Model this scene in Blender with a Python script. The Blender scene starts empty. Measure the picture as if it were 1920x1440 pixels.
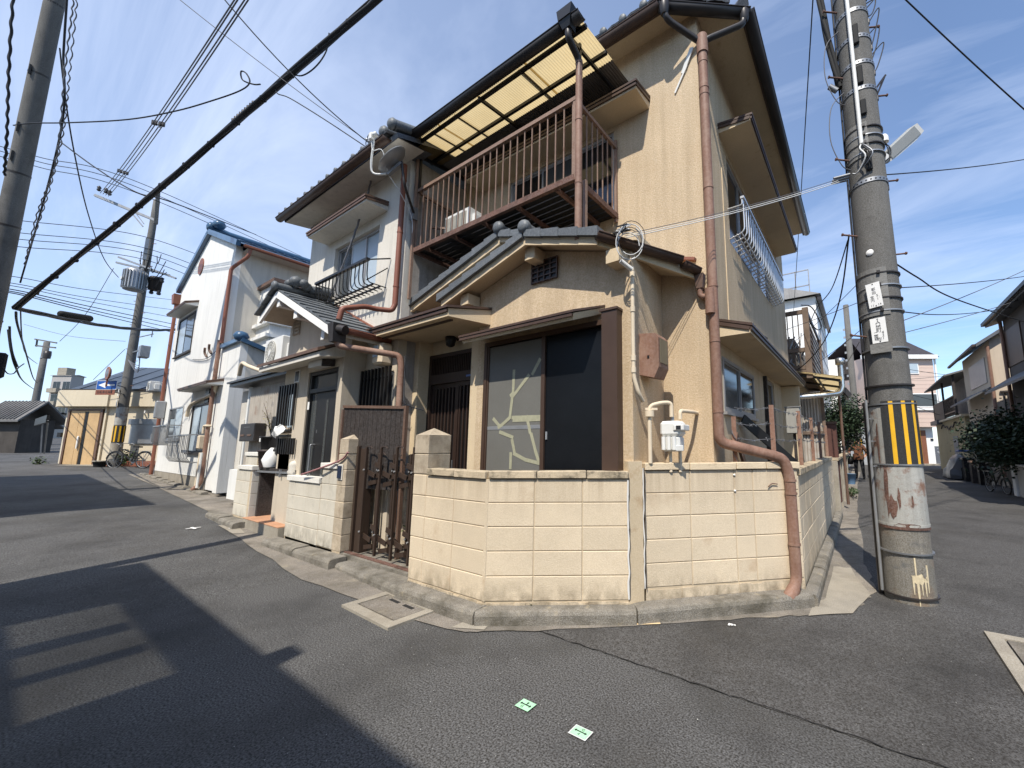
import bpy, math, random
from mathutils import Vector, Matrix
random.seed(7)
SC = bpy.context.scene
COL = SC.collection
PI = math.pi
V = Vector

# ------------------------------------------------------------------ camera
F_PX, PPX, PPY, HOR, YAW = 750.0, 1112.0, 730.0, 835.0, 33.7      # in pixels of the 1920 px wide photograph
CAM = V((1.20, -3.90, 1.44))
PITCH = math.atan((HOR - PPY) / F_PX)
_y = math.radians(YAW)
FW = V((-math.sin(_y) * math.cos(PITCH), math.cos(_y) * math.cos(PITCH), math.sin(PITCH)))
RT = V((math.cos(_y), math.sin(_y), 0))
UP = RT.cross(FW)
cd = bpy.data.cameras.new('camera')
cam = bpy.data.objects.new('camera', cd)
COL.objects.link(cam)
cam.matrix_world = Matrix((RT, UP, -FW)).transposed().to_4x4()
cam.location = CAM
cd.sensor_width = 36.0
cd.lens = 36.0 * F_PX / 1920.0
cd.shift_x = -(PPX - 960) / 1920.0
cd.shift_y = (PPY - 720) / 1920.0
cd.clip_start = 0.05
cd.clip_end = 3000
SC.camera = cam

# ------------------------------------------------------------------ sky, sun, exposure
SUN_EL = math.radians(54)
SUN_H = V((0.28, -0.96)).normalized()
SUN_TO = V((SUN_H.x * math.cos(SUN_EL), SUN_H.y * math.cos(SUN_EL), math.sin(SUN_EL)))
world = bpy.data.worlds.new('World')
SC.world = world
world.use_nodes = True
nt = world.node_tree
nt.nodes.clear()
w_out = nt.nodes.new('ShaderNodeOutputWorld')
w_bg = nt.nodes.new('ShaderNodeBackground')
sky = nt.nodes.new('ShaderNodeTexSky')
sky.sky_type = 'NISHITA'
sky.sun_disc = False
sky.sun_elevation = SUN_EL
sky.sun_rotation = math.atan2(SUN_H.x, SUN_H.y)
sky.altitude = 20
sky.air_density = 1.0
sky.dust_density = 0.35
sky.ozone_density = 5.0
w_bg.inputs['Strength'].default_value = 0.145
# thin high cloud: wisps mixed over the sky by direction
tc = nt.nodes.new('ShaderNodeTexCoord')
sep = nt.nodes.new('ShaderNodeSeparateXYZ')
nt.links.new(tc.outputs['Generated'], sep.inputs[0])
def wmath(op, a, b=None):
    n = nt.nodes.new('ShaderNodeMath'); n.operation = op
    for i, q in enumerate((a, b)):
        if q is None: continue
        if isinstance(q, (int, float)): n.inputs[i].default_value = q
        else: nt.links.new(q, n.inputs[i])
    return n.outputs[0]
zc = wmath('MAXIMUM', wmath('ADD', sep.outputs[2], 0.18), 0.05)
comb = nt.nodes.new('ShaderNodeCombineXYZ')
nt.links.new(wmath('DIVIDE', sep.outputs[0], zc), comb.inputs[0])
nt.links.new(wmath('DIVIDE', sep.outputs[1], zc), comb.inputs[1])
mp = nt.nodes.new('ShaderNodeMapping')
mp.inputs['Rotation'].default_value = (0, 0, math.radians(28))
mp.inputs['Scale'].default_value = (0.55, 2.3, 1)
nt.links.new(comb.outputs[0], mp.inputs[0])
cn = nt.nodes.new('ShaderNodeTexNoise')
cn.inputs['Scale'].default_value = 0.9; cn.inputs['Detail'].default_value = 7; cn.inputs['Roughness'].default_value = 0.62
cn.inputs['Distortion'].default_value = 0.7
nt.links.new(mp.outputs[0], cn.inputs['Vector'])
cr = nt.nodes.new('ShaderNodeMapRange')
cr.inputs['From Min'].default_value = 0.46; cr.inputs['From Max'].default_value = 0.80
cr.inputs['To Min'].default_value = 0.0; cr.inputs['To Max'].default_value = 0.50
nt.links.new(cn.outputs['Fac'], cr.inputs[0])
# a thin general veil, thicker towards the west where the photograph's sky is paler
veil = nt.nodes.new('ShaderNodeMapRange')
veil.inputs['From Min'].default_value = -1.0; veil.inputs['From Max'].default_value = 0.15
veil.inputs['To Min'].default_value = 0.34; veil.inputs['To Max'].default_value = 0.05
nt.links.new(sep.outputs[0], veil.inputs[0])
mixf = wmath('MINIMUM', wmath('ADD', cr.outputs[0], veil.outputs[0]), 0.8)
mx = nt.nodes.new('ShaderNodeMix'); mx.data_type = 'RGBA'
nt.links.new(mixf, mx.inputs[0])
nt.links.new(sky.outputs[0], mx.inputs[6])
mx.inputs[7].default_value = (4.6, 5.2, 6.5, 1)
nt.links.new(mx.outputs[2], w_bg.inputs['Color'])
nt.links.new(w_bg.outputs[0], w_out.inputs[0])

sd = bpy.data.lights.new('sun', 'SUN')
sd.energy = 4.0
sd.angle = math.radians(0.53)
sd.color = (1.0, 0.94, 0.84)
sun = bpy.data.objects.new('sun', sd)
COL.objects.link(sun)
sun.rotation_euler = (-SUN_TO).to_track_quat('-Z', 'Y').to_euler()
sun.location = (5, -12, 20)
SC.view_settings.view_transform = 'Standard'
SC.view_settings.look = 'None'
SC.view_settings.exposure = 0.56
SC.view_settings.gamma = 1.0
SC.view_settings.use_curve_mapping = False

# ------------------------------------------------------------------ helpers
def ray(px, py):
    return FW + RT * ((px - PPX) / F_PX) + UP * ((PPY - py) / F_PX)
def at(px, py, t):                       # point seen at a pixel, t metres along the lens axis
    return CAM + ray(px, py) * t
def on(px, py, ax, c):                   # point seen at a pixel, on the plane ax = c
    d = ray(px, py); i = 'xyz'.index(ax)
    return CAM + d * ((c - CAM[i]) / d[i])
def gz(x):                               # the left-hand street climbs gently westward
    return 0.026 * max(0.0, -x - 4.0)

class MB:
    def __init__(s): s.v = []; s.f = []; s.sm = []
    def add(s, vs, fs, sm=False):
        o = len(s.v); s.v += [V(q) for q in vs]
        s.f += [tuple(i + o for i in q) for q in fs]; s.sm += [sm] * len(fs); return s
    def box(s, a, b):
        x0, y0, z0 = (min(a[i], b[i]) for i in range(3)); x1, y1, z1 = (max(a[i], b[i]) for i in range(3))
        return s.add([(x0,y0,z0),(x1,y0,z0),(x1,y1,z0),(x0,y1,z0),(x0,y0,z1),(x1,y0,z1),(x1,y1,z1),(x0,y1,z1)],
                     [(0,3,2,1),(4,5,6,7),(0,1,5,4),(1,2,6,5),(2,3,7,6),(3,0,4,7)])
    def cbox(s, a, b, c=0.008):          # chamfered box
        x0, y0, z0 = (min(a[i], b[i]) for i in range(3)); x1, y1, z1 = (max(a[i], b[i]) for i in range(3))
        vs = []
        for x, dx in ((x0, c), (x1, -c)):
            for y, dy in ((y0, c), (y1, -c)):
                for z, dz in ((z0, c), (z1, -c)):
                    vs += [(x, y + dy, z + dz), (x + dx, y, z + dz), (x + dx, y + dy, z)]
        def i(a, b, cc, k): return (a * 4 + b * 2 + cc) * 3 + k
        fs = [(i(0,0,0,0), i(0,0,1,0), i(0,1,1,0), i(0,1,0,0)), (i(1,0,0,0), i(1,1,0,0), i(1,1,1,0), i(1,0,1,0)),
              (i(0,0,0,1), i(1,0,0,1), i(1,0,1,1), i(0,0,1,1)), (i(0,1,0,1), i(0,1,1,1), i(1,1,1,1), i(1,1,0,1)),
              (i(0,0,0,2), i(0,1,0,2), i(1,1,0,2), i(1,0,0,2)), (i(0,0,1,2), i(1,0,1,2), i(1,1,1,2), i(0,1,1,2))]
        for q in (0, 1):
            for r in (0, 1):
                fs += [(i(0,q,r,1), i(0,q,r,2), i(1,q,r,2), i(1,q,r,1)), (i(q,0,r,0), i(q,1,r,0), i(q,1,r,2), i(q,0,r,2)),
                       (i(q,r,0,0), i(q,r,0,1), i(q,r,1,1), i(q,r,1,0))]
                for t in (0, 1): fs.append((i(q,r,t,0), i(q,r,t,1), i(q,r,t,2)))
        return s.add(vs, fs)
    def bar(s, p, q, w, h=None, up=(0,0,1)):   # box-section bar from p to q
        p, q = V(p), V(q); h = h or w; d = (q - p).normalized(); u = V(up)
        if abs(d.dot(u)) > 0.98: u = V((0,1,0)) if abs(d.y) < 0.9 else V((1,0,0))
        r = d.cross(u).normalized() * (w / 2); u = r.cross(d).normalized() * (h / 2)
        return s.add([p-r-u, p+r-u, p+r+u, p-r+u, q-r-u, q+r-u, q+r+u, q-r+u],
                     [(0,1,2,3),(7,6,5,4),(0,4,5,1),(1,5,6,2),(2,6,7,3),(3,7,4,0)])
    def cyl(s, p, q, r0, r1=None, n=12, caps=True):
        return s.tube([p, q], [r0, r0 if r1 is None else r1], n, caps)
    def tube(s, pts, r, n=8, caps=True):
        pts = [V(q) for q in pts]; N = len(pts)
        rs = list(r) if isinstance(r, (list, tuple)) else [r] * N
        o = len(s.v); fr = None
        for k in range(N):
            d = (pts[min(k + 1, N - 1)] - pts[max(k - 1, 0)])
            if d.length < 1e-9: d = V((0,0,1))
            d.normalize()
            if fr is None:
                u = V((0,0,1)) if abs(d.z) < 0.9 else V((1,0,0))
                fr = d.cross(u).normalized()
            else:
                fr = (fr - d * fr.dot(d)).normalized()
            b = d.cross(fr)
            for j in range(n):
                a = 2 * PI * j / n
                s.v.append(pts[k] + (fr * math.cos(a) + b * math.sin(a)) * rs[k])
        for k in range(N - 1):
            for j in range(n):
                a, b2 = o + k*n + j, o + k*n + (j+1) % n
                s.f.append((a, b2, b2 + n, a + n)); s.sm.append(True)
        if caps:
            q0 = s.v[o:o+n]; q1 = s.v[o+(N-1)*n:o+N*n]; s.add(q0[::-1], [tuple(range(n))]); s.add(q1, [tuple(range(n))])
        return s
    def prism(s, poly, vec):             # polygon (3D points) extruded by vec
        n = len(poly); a = [V(q) for q in poly]; b = [q + V(vec) for q in a]
        return s.add(a + b, [tuple(range(n))[::-1], tuple(range(n, 2*n))] + [(i, (i+1) % n, (i+1) % n + n, i + n) for i in range(n)])
    def quad(s, *q): return s.add(q, [tuple(range(len(q)))])
    def lathe(s, c, prof, n=16, axis=(0,0,1), sm=True):
        d = V(axis).normalized(); u = V((1,0,0)) if abs(d.x) < 0.9 else V((0,1,0))
        a1 = d.cross(u).normalized(); b1 = d.cross(a1); c = V(c); o = len(s.v)
        for (r, h) in prof:
            for j in range(n):
                t = 2*PI*j/n; s.v.append(c + d*h + (a1*math.cos(t) + b1*math.sin(t))*r)
        for k in range(len(prof)-1):
            for j in range(n):
                p, q = o+k*n+j, o+k*n+(j+1) % n
                s.f.append((p, q, q+n, p+n)); s.sm.append(sm)
        e = o + (len(prof)-1)*n; q0 = s.v[o:o+n]; q1 = s.v[e:e+n]
        if prof[0][0] > 1e-4: s.add(q0[::-1], [tuple(range(n))])
        if prof[-1][0] > 1e-4: s.add(q1, [tuple(range(n))])
        return s
    def wall(s, ax, c0, c1, u0, u1, z0, z1, holes=()):   # wall slab with rectangular openings; ax = axis of its normal
        us = sorted({u0, u1, *[h[0] for h in holes], *[h[1] for h in holes]})
        us = [u for u in us if u0 <= u <= u1]
        for i in range(len(us) - 1):
            a, b = us[i], us[i+1]; m = (a + b) / 2
            cuts = sorted((h[2], h[3]) for h in holes if h[0] < m < h[1])
            z = z0
            for lo, hi in cuts + [(z1, z1)]:
                if lo > z + 1e-6:
                    p, q = ((c0, a, z), (c1, b, lo)) if ax == 'x' else ((a, c0, z), (b, c1, lo))
                    s.box(p, q)
                z = max(z, hi)
        return s
    def mesh(s, name, m, off=V((0,0,0))):
        me = bpy.data.meshes.new(name)
        me.from_pydata([tuple(q - off) for q in s.v], [], s.f)
        if m is not None: me.materials.append(m)
        me.polygons.foreach_set('use_smooth', s.sm)
        me.update()
        return me
    def build(s, name, m, parent=None, fix=True):
        off = WL.get(parent.name, V((0,0,0))) if parent else V((0,0,0))
        me = s.mesh(name, m, off)
        if fix:
            import bmesh
            bm = bmesh.new(); bm.from_mesh(me); bmesh.ops.recalc_face_normals(bm, faces=bm.faces); bm.to_mesh(me); bm.free()
        o = bpy.data.objects.new(name, me); COL.objects.link(o)
        if parent: o.parent = parent
        WL[o.name] = off
        return o
WL = {}
LBL = {}
def tag(o, label=None, cat=None, group=None, kind=None):
    if label: o['label'] = label
    if cat: o['category'] = cat
    if group: o['group'] = group
    if kind: o['kind'] = kind
    return o
def thing(name, label, cat, loc=(0,0,0), group=None):
    o = bpy.data.objects.new(name, None); COL.objects.link(o)
    o.empty_display_size = 0.2; o.location = loc; WL[o.name] = V(loc)
    return tag(o, label, cat, group)
def inst(name, me, mw, parent):          # an object sharing mesh data, placed by a world matrix
    o = bpy.data.objects.new(name, me); COL.objects.link(o); o.parent = parent
    off = WL.get(parent.name, V((0,0,0)))
    o.matrix_local = Matrix.Translation(-off) @ mw
    WL[o.name] = off
    return o
def frame(o, x, y, z):                   # matrix from origin and three axes
    m = Matrix((V(x), V(y), V(z))).transposed().to_4x4(); m.translation = V(o); return m
def copy_thing(o, loc, label, rz=None):
    c = o.copy(); COL.objects.link(c); c.location = loc; c['label'] = label; WL[c.name] = V(loc)
    if rz is not None: c.rotation_euler = (0, 0, rz)
    for ch in list(o.children):
        d = ch.copy(); COL.objects.link(d); d.parent = c
        for g in list(ch.children):
            e = g.copy(); COL.objects.link(e); e.parent = d
    return c
def catenary(p, q, sag, n=16):
    p, q = V(p), V(q)
    return [p.lerp(q, i/n) - V((0,0,1)) * sag * 4 * (i/n) * (1 - i/n) for i in range(n + 1)]
def spline(pts, n=6):                    # Catmull-Rom through points
    P = [V(q) for q in pts]; out = []
    for i in range(len(P) - 1):
        p0, p1, p2, p3 = P[max(i-1, 0)], P[i], P[i+1], P[min(i+2, len(P)-1)]
        for k in range(n):
            t = k / n
            out.append(0.5 * ((2*p1) + (p2-p0)*t + (2*p0-5*p1+4*p2-p3)*t*t + (3*p1-p0-3*p2+p3)*t**3))
    return out + [P[-1]]

# ------------------------------------------------------------------ materials
MATS = {}
def rings(zs, x, y, h, r, m, parent, name='pipe_band', n=14):
    for z in zs: MB().cyl((x, y, z), (x, y, z + h), r, None, n).build(name, m, parent)
def M(name, col, rough=0.8, var=0.12, vs=3.0, fine=0.0, fs=120, bump=0.0, bs=120, metal=0.0, spec=0.35, dirt=None, ds=2.0,
      dth=(0.5, 0.75), streak=0.0, rnd=0.0, emit=None, dist=0.01, coat=0.0, voro=False, dirt2=None, d2s=6.0, d2th=(0.6,0.7), grime=()):
    m = bpy.data.materials.new(name); m.use_nodes = True; MATS[name] = m
    t = m.node_tree; N = t.nodes; L = t.links; b = N['Principled BSDF']
    b.inputs['Roughness'].default_value = rough; b.inputs['Metallic'].default_value = metal
    b.inputs['Specular IOR Level'].default_value = spec
    b.inputs['Coat Weight'].default_value = coat
    tcn = N.new('ShaderNodeTexCoord'); vec = tcn.outputs['Object']
    if rnd > 0:
        oi = N.new('ShaderNodeObjectInfo')
        sc = N.new('ShaderNodeVectorMath'); sc.operation = 'SCALE'; sc.inputs[0].default_value = (37, 53, 71)
        L.new(oi.outputs['Random'], sc.inputs['Scale'])
        ad = N.new('ShaderNodeVectorMath'); ad.operation = 'ADD'; L.new(vec, ad.inputs[0]); L.new(sc.outputs[0], ad.inputs[1])
        vec = ad.outputs[0]
    def noise(scale, detail=4, rgh=0.55, v=None):
        n = N.new('ShaderNodeTexNoise'); n.inputs['Scale'].default_value = scale
        n.inputs['Detail'].default_value = detail; n.inputs['Roughness'].default_value = rgh
        L.new(v or vec, n.inputs['Vector']); return n.outputs['Fac']
    def rng(x, a, b_, c, d):
        n = N.new('ShaderNodeMapRange'); L.new(x, n.inputs[0])
        for i, q in enumerate((a, b_, c, d)): n.inputs[i+1].default_value = q
        return n.outputs[0]
    def mixc(f, a, bb):
        n = N.new('ShaderNodeMix'); n.data_type = 'RGBA'
        if isinstance(f, float): n.inputs[0].default_value = f
        else: L.new(f, n.inputs[0])
        for i, q in ((6, a), (7, bb)):
            if isinstance(q, tuple): n.inputs[i].default_value = (*q[:3], 1)
            else: L.new(q, n.inputs[i])
        return n.outputs[2]
    def mul(x, y):
        n = N.new('ShaderNodeMath'); n.operation = 'MULTIPLY'
        for i, q in enumerate((x, y)):
            if isinstance(q, float): n.inputs[i].default_value = q
            else: L.new(q, n.inputs[i])
        return n.outputs[0]
    hi = tuple(min(1, c * (1 + var)) for c in col); lo = tuple(c * (1 - var) for c in col)
    c = mixc(rng(noise(vs, 6, 0.6), 0.3, 0.7, 0, 1), lo, hi)
    if fine > 0:
        fn = noise(fs, 2, 0.6)
        c = mixc(rng(fn, 0.35, 0.65, 0, 1), mixc(float(fine), c, (0, 0, 0)), mixc(float(fine * 0.6), c, (1, 1, 1)))
    if streak > 0:                        # vertical run marks
        mpn = N.new('ShaderNodeMapping'); mpn.inputs['Scale'].default_value = (7, 7, 0.5); L.new(vec, mpn.inputs[0])
        sn = noise(1.6, 5, 0.6, mpn.outputs[0])
        c = mixc(rng(sn, 0.48, 0.72, 0, float(streak)), c, tuple(x * 0.35 for x in col))
    if dirt:
        c = mixc(rng(noise(ds, 7, 0.65), dth[0], dth[1], 0, 0.85), c, dirt)
    if dirt2:
        c = mixc(rng(noise(d2s, 8, 0.7), d2th[0], d2th[1], 0, 0.9), c, dirt2)
    for zlo, zhi, gc, amt, gs in grime:   # weathering that starts at a real height: splash dirt, runs under a coping
        ge = N.new('ShaderNodeNewGeometry'); sp = N.new('ShaderNodeSeparateXYZ'); L.new(ge.outputs['Position'], sp.inputs[0])
        mg = N.new('ShaderNodeMapping'); mg.inputs['Scale'].default_value = gs; L.new(ge.outputs['Position'], mg.inputs[0])
        c = mixc(mul(mul(rng(sp.outputs[2], zlo, zhi, 1, 0), rng(noise(1.0, 6, 0.65, mg.outputs[0]), 0.38, 0.66, 0, 1)), float(amt)), c, gc)
    if rnd > 0:
        r2 = rng(oi.outputs['Random'], 0, 1, 1 - rnd, 1 + rnd)
        n = N.new('ShaderNodeVectorMath'); n.operation = 'SCALE'; L.new(c, n.inputs[0]); L.new(r2, n.inputs['Scale']); c = n.outputs[0]
    L.new(c, b.inputs['Base Color'])
    if emit:
        b.inputs['Emission Color'].default_value = (*col, 1); b.inputs['Emission Strength'].default_value = emit
    if bump > 0:
        bn = N.new('ShaderNodeBump'); bn.inputs['Strength'].default_value = bump; bn.inputs['Distance'].default_value = dist
        if voro:
            vn = N.new('ShaderNodeTexVoronoi'); vn.inputs['Scale'].default_value = bs; L.new(vec, vn.inputs['Vector']); L.new(vn.outputs['Distance'], bn.inputs['Height'])
        else:
            L.new(noise(bs, 5, 0.65), bn.inputs['Height'])
        L.new(bn.outputs[0], b.inputs['Normal'])
    return m

stucco = M('stucco_beige', (0.61, 0.465, 0.295), 0.9, 0.08, 1.3, 0.17, 62, 0.6, 70, dirt=(0.44, 0.30, 0.17), ds=0.9, dth=(0.56, 0.85), streak=0.22, spec=0.2, dirt2=(.40,.30,.19), d2s=3.5, d2th=(.66,.86), grime=((5.2,6.2,(.36,.27,.17),.45,(5,5,.45)), (2.7,3.3,(.42,.30,.18),.30,(6,6,.5))))
stucco_trim = M('stucco_trim', (0.60, 0.475, 0.31), 0.85, 0.08, 2.5, 0.06, 70, 0.3, 80, dirt=(0.36, 0.22, 0.11), ds=3.2, dth=(0.60, 0.78), spec=0.2)
stucco_h2 = M('stucco_pale', (0.63, 0.59, 0.515), 0.9, 0.08, 0.9, 0.07, 90, 0.35, 90, dirt=(0.36, 0.33, 0.28), ds=0.7, dth=(0.55, 0.8), streak=0.22, spec=0.2)
stucco_h2low = M('stucco_sand', (0.55, 0.47, 0.36), 0.9, 0.06, 1.2, 0.07, 90, 0.3, 90, streak=0.2, spec=0.2)
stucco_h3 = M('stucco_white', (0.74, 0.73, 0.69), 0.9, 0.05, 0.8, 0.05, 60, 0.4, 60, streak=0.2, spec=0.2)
stucco_h3side = M('stucco_white_shaded', (0.56, 0.52, 0.45), 0.9, 0.06, 0.8, 0.06, 60, 0.35, 60, streak=0.2, spec=0.2)  # darker copy of the white stucco; the side walls' shade is in the colour
cement_wall = M('stained_cement', (0.33, 0.30, 0.27), 0.9, 0.18, 1.8, 0.06, 50, 0.3, 50, dirt=(0.14, 0.12, 0.11), ds=1.6, dth=(0.5, 0.72), streak=0.3)
block_m = M('painted_block', (0.64, 0.525, 0.37), 0.9, 0.07, 3.0, 0.10, 130, 0.6, 110, rnd=0.045, dirt=(0.40, 0.27, 0.16), ds=2.4, dth=(0.60, 0.82), dirt2=(0.30,0.23,0.16), d2s=9, d2th=(0.68,0.8), spec=0.2, dist=0.006, grime=((.14,.34,(.17,.135,.09),.8,(9,9,6)), (1.19,.80,(.33,.25,.165),.55,(13,13,.7))))
block_pale = M('painted_block_pale', (0.60, 0.55, 0.45), 0.9, 0.07, 3.0, 0.09, 130, 0.6, 110, rnd=0.05, dirt=(0.36, 0.34, 0.29), ds=2.6, dth=(0.56, 0.8), spec=0.2, dist=0.006, grime=((.12,.40,(.15,.13,.10),.8,(9,9,5)), (1.1,.6,(.36,.32,.25),.5,(13,13,.7))))
mortar = M('mortar', (0.50, 0.405, 0.28), 0.95, 0.15, 8, bump=0.3, bs=150)
mortar_dark = M('crack_grey', (0.10, 0.085, 0.07), 0.95, 0.2, 8)
caulk = M('white_caulk', (0.72, 0.69, 0.64), 0.7, 0.05, 8)
cap_m = M('cap_stone', (0.50, 0.40, 0.265), 0.9, 0.2, 6, 0.1, 120, 0.6, 90, rnd=0.06, dirt=(0.10, 0.085, 0.06), ds=9, dth=(0.48, 0.66), dist=0.008)
cap_clean = M('cap_stone_painted', (0.62, 0.50, 0.34), 0.9, 0.1, 5, 0.06, 120, 0.5, 90, rnd=0.05, dirt=(0.30, 0.22, 0.13), ds=6, dth=(0.58, 0.75))
cap_white = M('cap_stone_white', (0.70, 0.67, 0.60), 0.9, 0.1, 5, 0.06, 120, 0.4, 90, rnd=0.04, dirt=(0.4, 0.37, 0.3), ds=5, dth=(0.56, 0.75))
pillar_m = M('pillar_block', (0.46, 0.375, 0.265), 0.9, 0.18, 5, 0.1, 130, 0.6, 100, rnd=0.06, dirt=(0.19, 0.14, 0.09), ds=4, dth=(0.5, 0.72), streak=0.3, dist=0.006)
kerb_m = M('old_kerb', (0.19, 0.165, 0.125), 0.95, 0.25, 7, 0.2, 150, 0.8, 70, dirt=(0.085, 0.075, 0.055), ds=4.5, dth=(0.45, 0.68), dirt2=(0.36,0.30,0.2), d2s=7, d2th=(0.6,0.75), dist=0.012)
gutter_m = M('gutter_concrete', (0.185, 0.155, 0.118), 0.95, 0.25, 3, 0.2, 140, 0.7, 90, dirt=(0.10, 0.088, 0.066), ds=2.2, dth=(0.45, 0.7), dirt2=(0.36,0.31,0.23), d2s=3.1, d2th=(0.58,0.75))
concrete_m = M('pale_concrete', (0.30, 0.262, 0.20), 0.95, 0.15, 4, 0.15, 150, 0.6, 80, dirt=(0.2, 0.17, 0.13), ds=3, dth=(0.5, 0.75))
asphalt = M('asphalt_coarse', (0.0285, 0.0255, 0.021), 0.85, 0.12, 1.4, 0.20, 95, 0.7, 100, dirt=(0.020, 0.019, 0.018), ds=0.8, dth=(0.45, 0.75), spec=0.4, dist=0.008, dirt2=(.046,.042,.035), d2s=.45, d2th=(.50,.75))
asphalt2 = M('asphalt_smooth', (0.0305, 0.026, 0.0205), 0.85, 0.14, 0.9, 0.16, 110, 0.55, 110, dirt=(0.021, 0.0195, 0.0175), ds=.9, dth=(0.45, 0.75), spec=0.4, dist=0.006, dirt2=(.044,.039,.032), d2s=.6, d2th=(.54,.78))
asphalt3 = M('asphalt_far', (0.040, 0.038, 0.036), 0.9, 0.14, 0.5, 0.08, 60, 0.4, 60, dirt=(0.038, 0.036, 0.034), ds=1.5, dth=(0.5, 0.8))
grit_m = M('pale_grit', (0.42, 0.41, 0.38), 0.7, 0.3, 30, rnd=0.3)
crack_m = M('crack_tar', (0.020, 0.019, 0.018), 0.9, 0.1, 5)
brown = M('brown_paint', (0.125, 0.07, 0.045), 0.5, 0.12, 5, 0.05, 60, 0.1, 40, streak=0.2, dirt=(0.2, 0.1, 0.05), ds=7, dth=(0.64, 0.76))
pipe_m = M('brown_pipe', (0.235, 0.128, 0.087), 0.6, 0.14, 3, 0.06, 40, streak=0.4, dirt=(0.34, 0.23, 0.17), ds=3.5, dth=(0.50, 0.75), dirt2=(.12,.065,.05), d2s=16, d2th=(.64,.74), spec=.25)
pipe_red = M('red_pipe', (0.23, 0.088, 0.056), 0.5, 0.1, 3, streak=0.15)
dark_gutter = M('dark_gutter', (0.035, 0.03, 0.028), 0.4, 0.15, 4, streak=0.1)
brown_gutter = M('brown_gutter', (0.075, 0.045, 0.032), 0.45, 0.2, 4, streak=0.2)
rust = M('rusty_steel', (0.13, 0.058, 0.036), 0.75, 0.25, 7, 0.1, 70, 0.2, 60, dirt=(0.055, 0.03, 0.022), ds=5, dth=(0.5, 0.68))
rail_m = M('rail_brown', (0.24, 0.15, 0.105), 0.6, 0.12, 6, 0.06, 50, dirt=(0.16, 0.07, 0.04), ds=7, dth=(0.58, 0.72))
dark_wood = M('dark_wood', (0.028, 0.020, 0.016), 0.6, 0.25, 6, 0.05, 40)
door_m = M('door_brown', (0.036, 0.022, 0.017), 0.4, 0.15, 4)
black_m = M('black_paint', (0.014, 0.013, 0.013), 0.4, 0.15, 5)
sash = M('brown_sash', (0.075, 0.046, 0.033), 0.42, 0.1, 5, metal=0.2)
sash_light = M('aluminium_sash', (0.42, 0.41, 0.40), 0.4, 0.08, 5, metal=0.5)
glass = M('dark_glass', (0.012, 0.014, 0.016), 0.06, 0.1, 2, spec=0.6)
glass_grey = M('grey_glass', (0.06, 0.065, 0.065), 0.08, 0.1, 2, spec=0.6)
glass_frost = M('frosted_glass', (0.40, 0.47, 0.52), 0.25, 0.08, 2, spec=0.5)
glass_white = M('milk_glass', (0.30, 0.31, 0.31), 0.2, 0.1, 2, spec=0.5)
screen_m = M('insect_screen', (0.125, 0.122, 0.108), 0.7, 0.06, 3, 0.05, 300)
screen_dark = M('dark_screen', (0.008, 0.009, 0.011), 0.25, 0.2, 2, bump=0.12, bs=40, spec=0.12)
tape_m = M('packing_tape', (0.34, 0.33, 0.23), 0.4, 0.12, 30)
tile_m = M('grey_tile', (0.105, 0.115, 0.122), 0.5, 0.15, 5, 0.08, 60, 0.15, 60, rnd=0.14, dirt=(0.19, 0.185, 0.175), ds=8, dth=(0.6, 0.78))
tile_dark = M('dark_tile', (0.075, 0.078, 0.085), 0.5, 0.2, 5, 0.08, 60, 0.15, 60, rnd=0.15)
tile_blue = M('blue_tile', (0.045, 0.10, 0.175), 0.3, 0.2, 4, rnd=0.12, coat=0.3)
white_pl = M('white_plastic', (0.70, 0.69, 0.65), 0.45, 0.05, 4, streak=0.08)
cream_pipe = M('cream_pipe', (0.66, 0.55, 0.40), 0.6, 0.08, 5, streak=0.15)
grey_metal = M('grey_metal', (0.34, 0.345, 0.35), 0.45, 0.1, 5, metal=0.6)
galv = M('galvanised', (0.27, 0.275, 0.28), 0.5, 0.15, 8, metal=0.75)
alu = M('bright_aluminium', (0.66, 0.67, 0.68), 0.3, 0.08, 6, metal=0.7)
steel_duct = M('steel_duct', (0.62, 0.61, 0.58), 0.22, 0.1, 6, metal=0.9)
pole_m = M('pole_concrete', (0.105, 0.099, 0.088), 0.95, 0.14, 2.2, 0.14, 150, 0.35, 90, dirt=(0.07, 0.067, 0.062), ds=1.6, dth=(0.52, 0.75), streak=0.3)
wrap_m = M('grey_wrap', (0.18, 0.175, 0.163), 0.7, 0.1, 4, bump=0.5, bs=14, dist=0.02)
sleeve_m = M('peeling_sleeve', (0.36, 0.35, 0.315), 0.7, 0.10, 5, 0.06, 80, 0.3, 30, streak=0.45, dirt=(0.19, 0.085, 0.045), ds=5.5, dth=(0.53, 0.64), dirt2=(0.10,0.055,0.04), d2s=11, d2th=(0.60,0.68))
base_m = M('stained_base', (0.17, 0.152, 0.12), 0.9, 0.2, 6, 0.15, 110, 0.5, 70, streak=0.5, dirt=(0.22, 0.125, 0.06), ds=3, dth=(0.52, 0.72), dirt2=(0.08,0.085,0.09), d2s=6, d2th=(0.56,0.7))
paint_drip = M('cream_paint', (0.56, 0.47, 0.31), 0.7, 0.15, 30)
guard_black = M('guard_black', (0.012, 0.012, 0.012), 0.8, 0.15, 20, 0.06, 260, 0.5, 180)
guard_yellow = M('guard_yellow', (0.72, 0.40, 0.018), 0.55, 0.08, 8)
wire_m = M('wire_black', (0.018, 0.018, 0.02), 0.6, 0.1, 5)
wire_grey = M('wire_grey', (0.13, 0.13, 0.14), 0.6, 0.1, 5)
wire_white = M('wire_white', (0.62, 0.62, 0.60), 0.5, 0.05, 5)
white_paint = M('white_paint', (0.78, 0.77, 0.74), 0.7, 0.05, 3)
ink = M('sign_ink', (0.02, 0.02, 0.025), 0.6, 0.05, 5)
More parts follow.
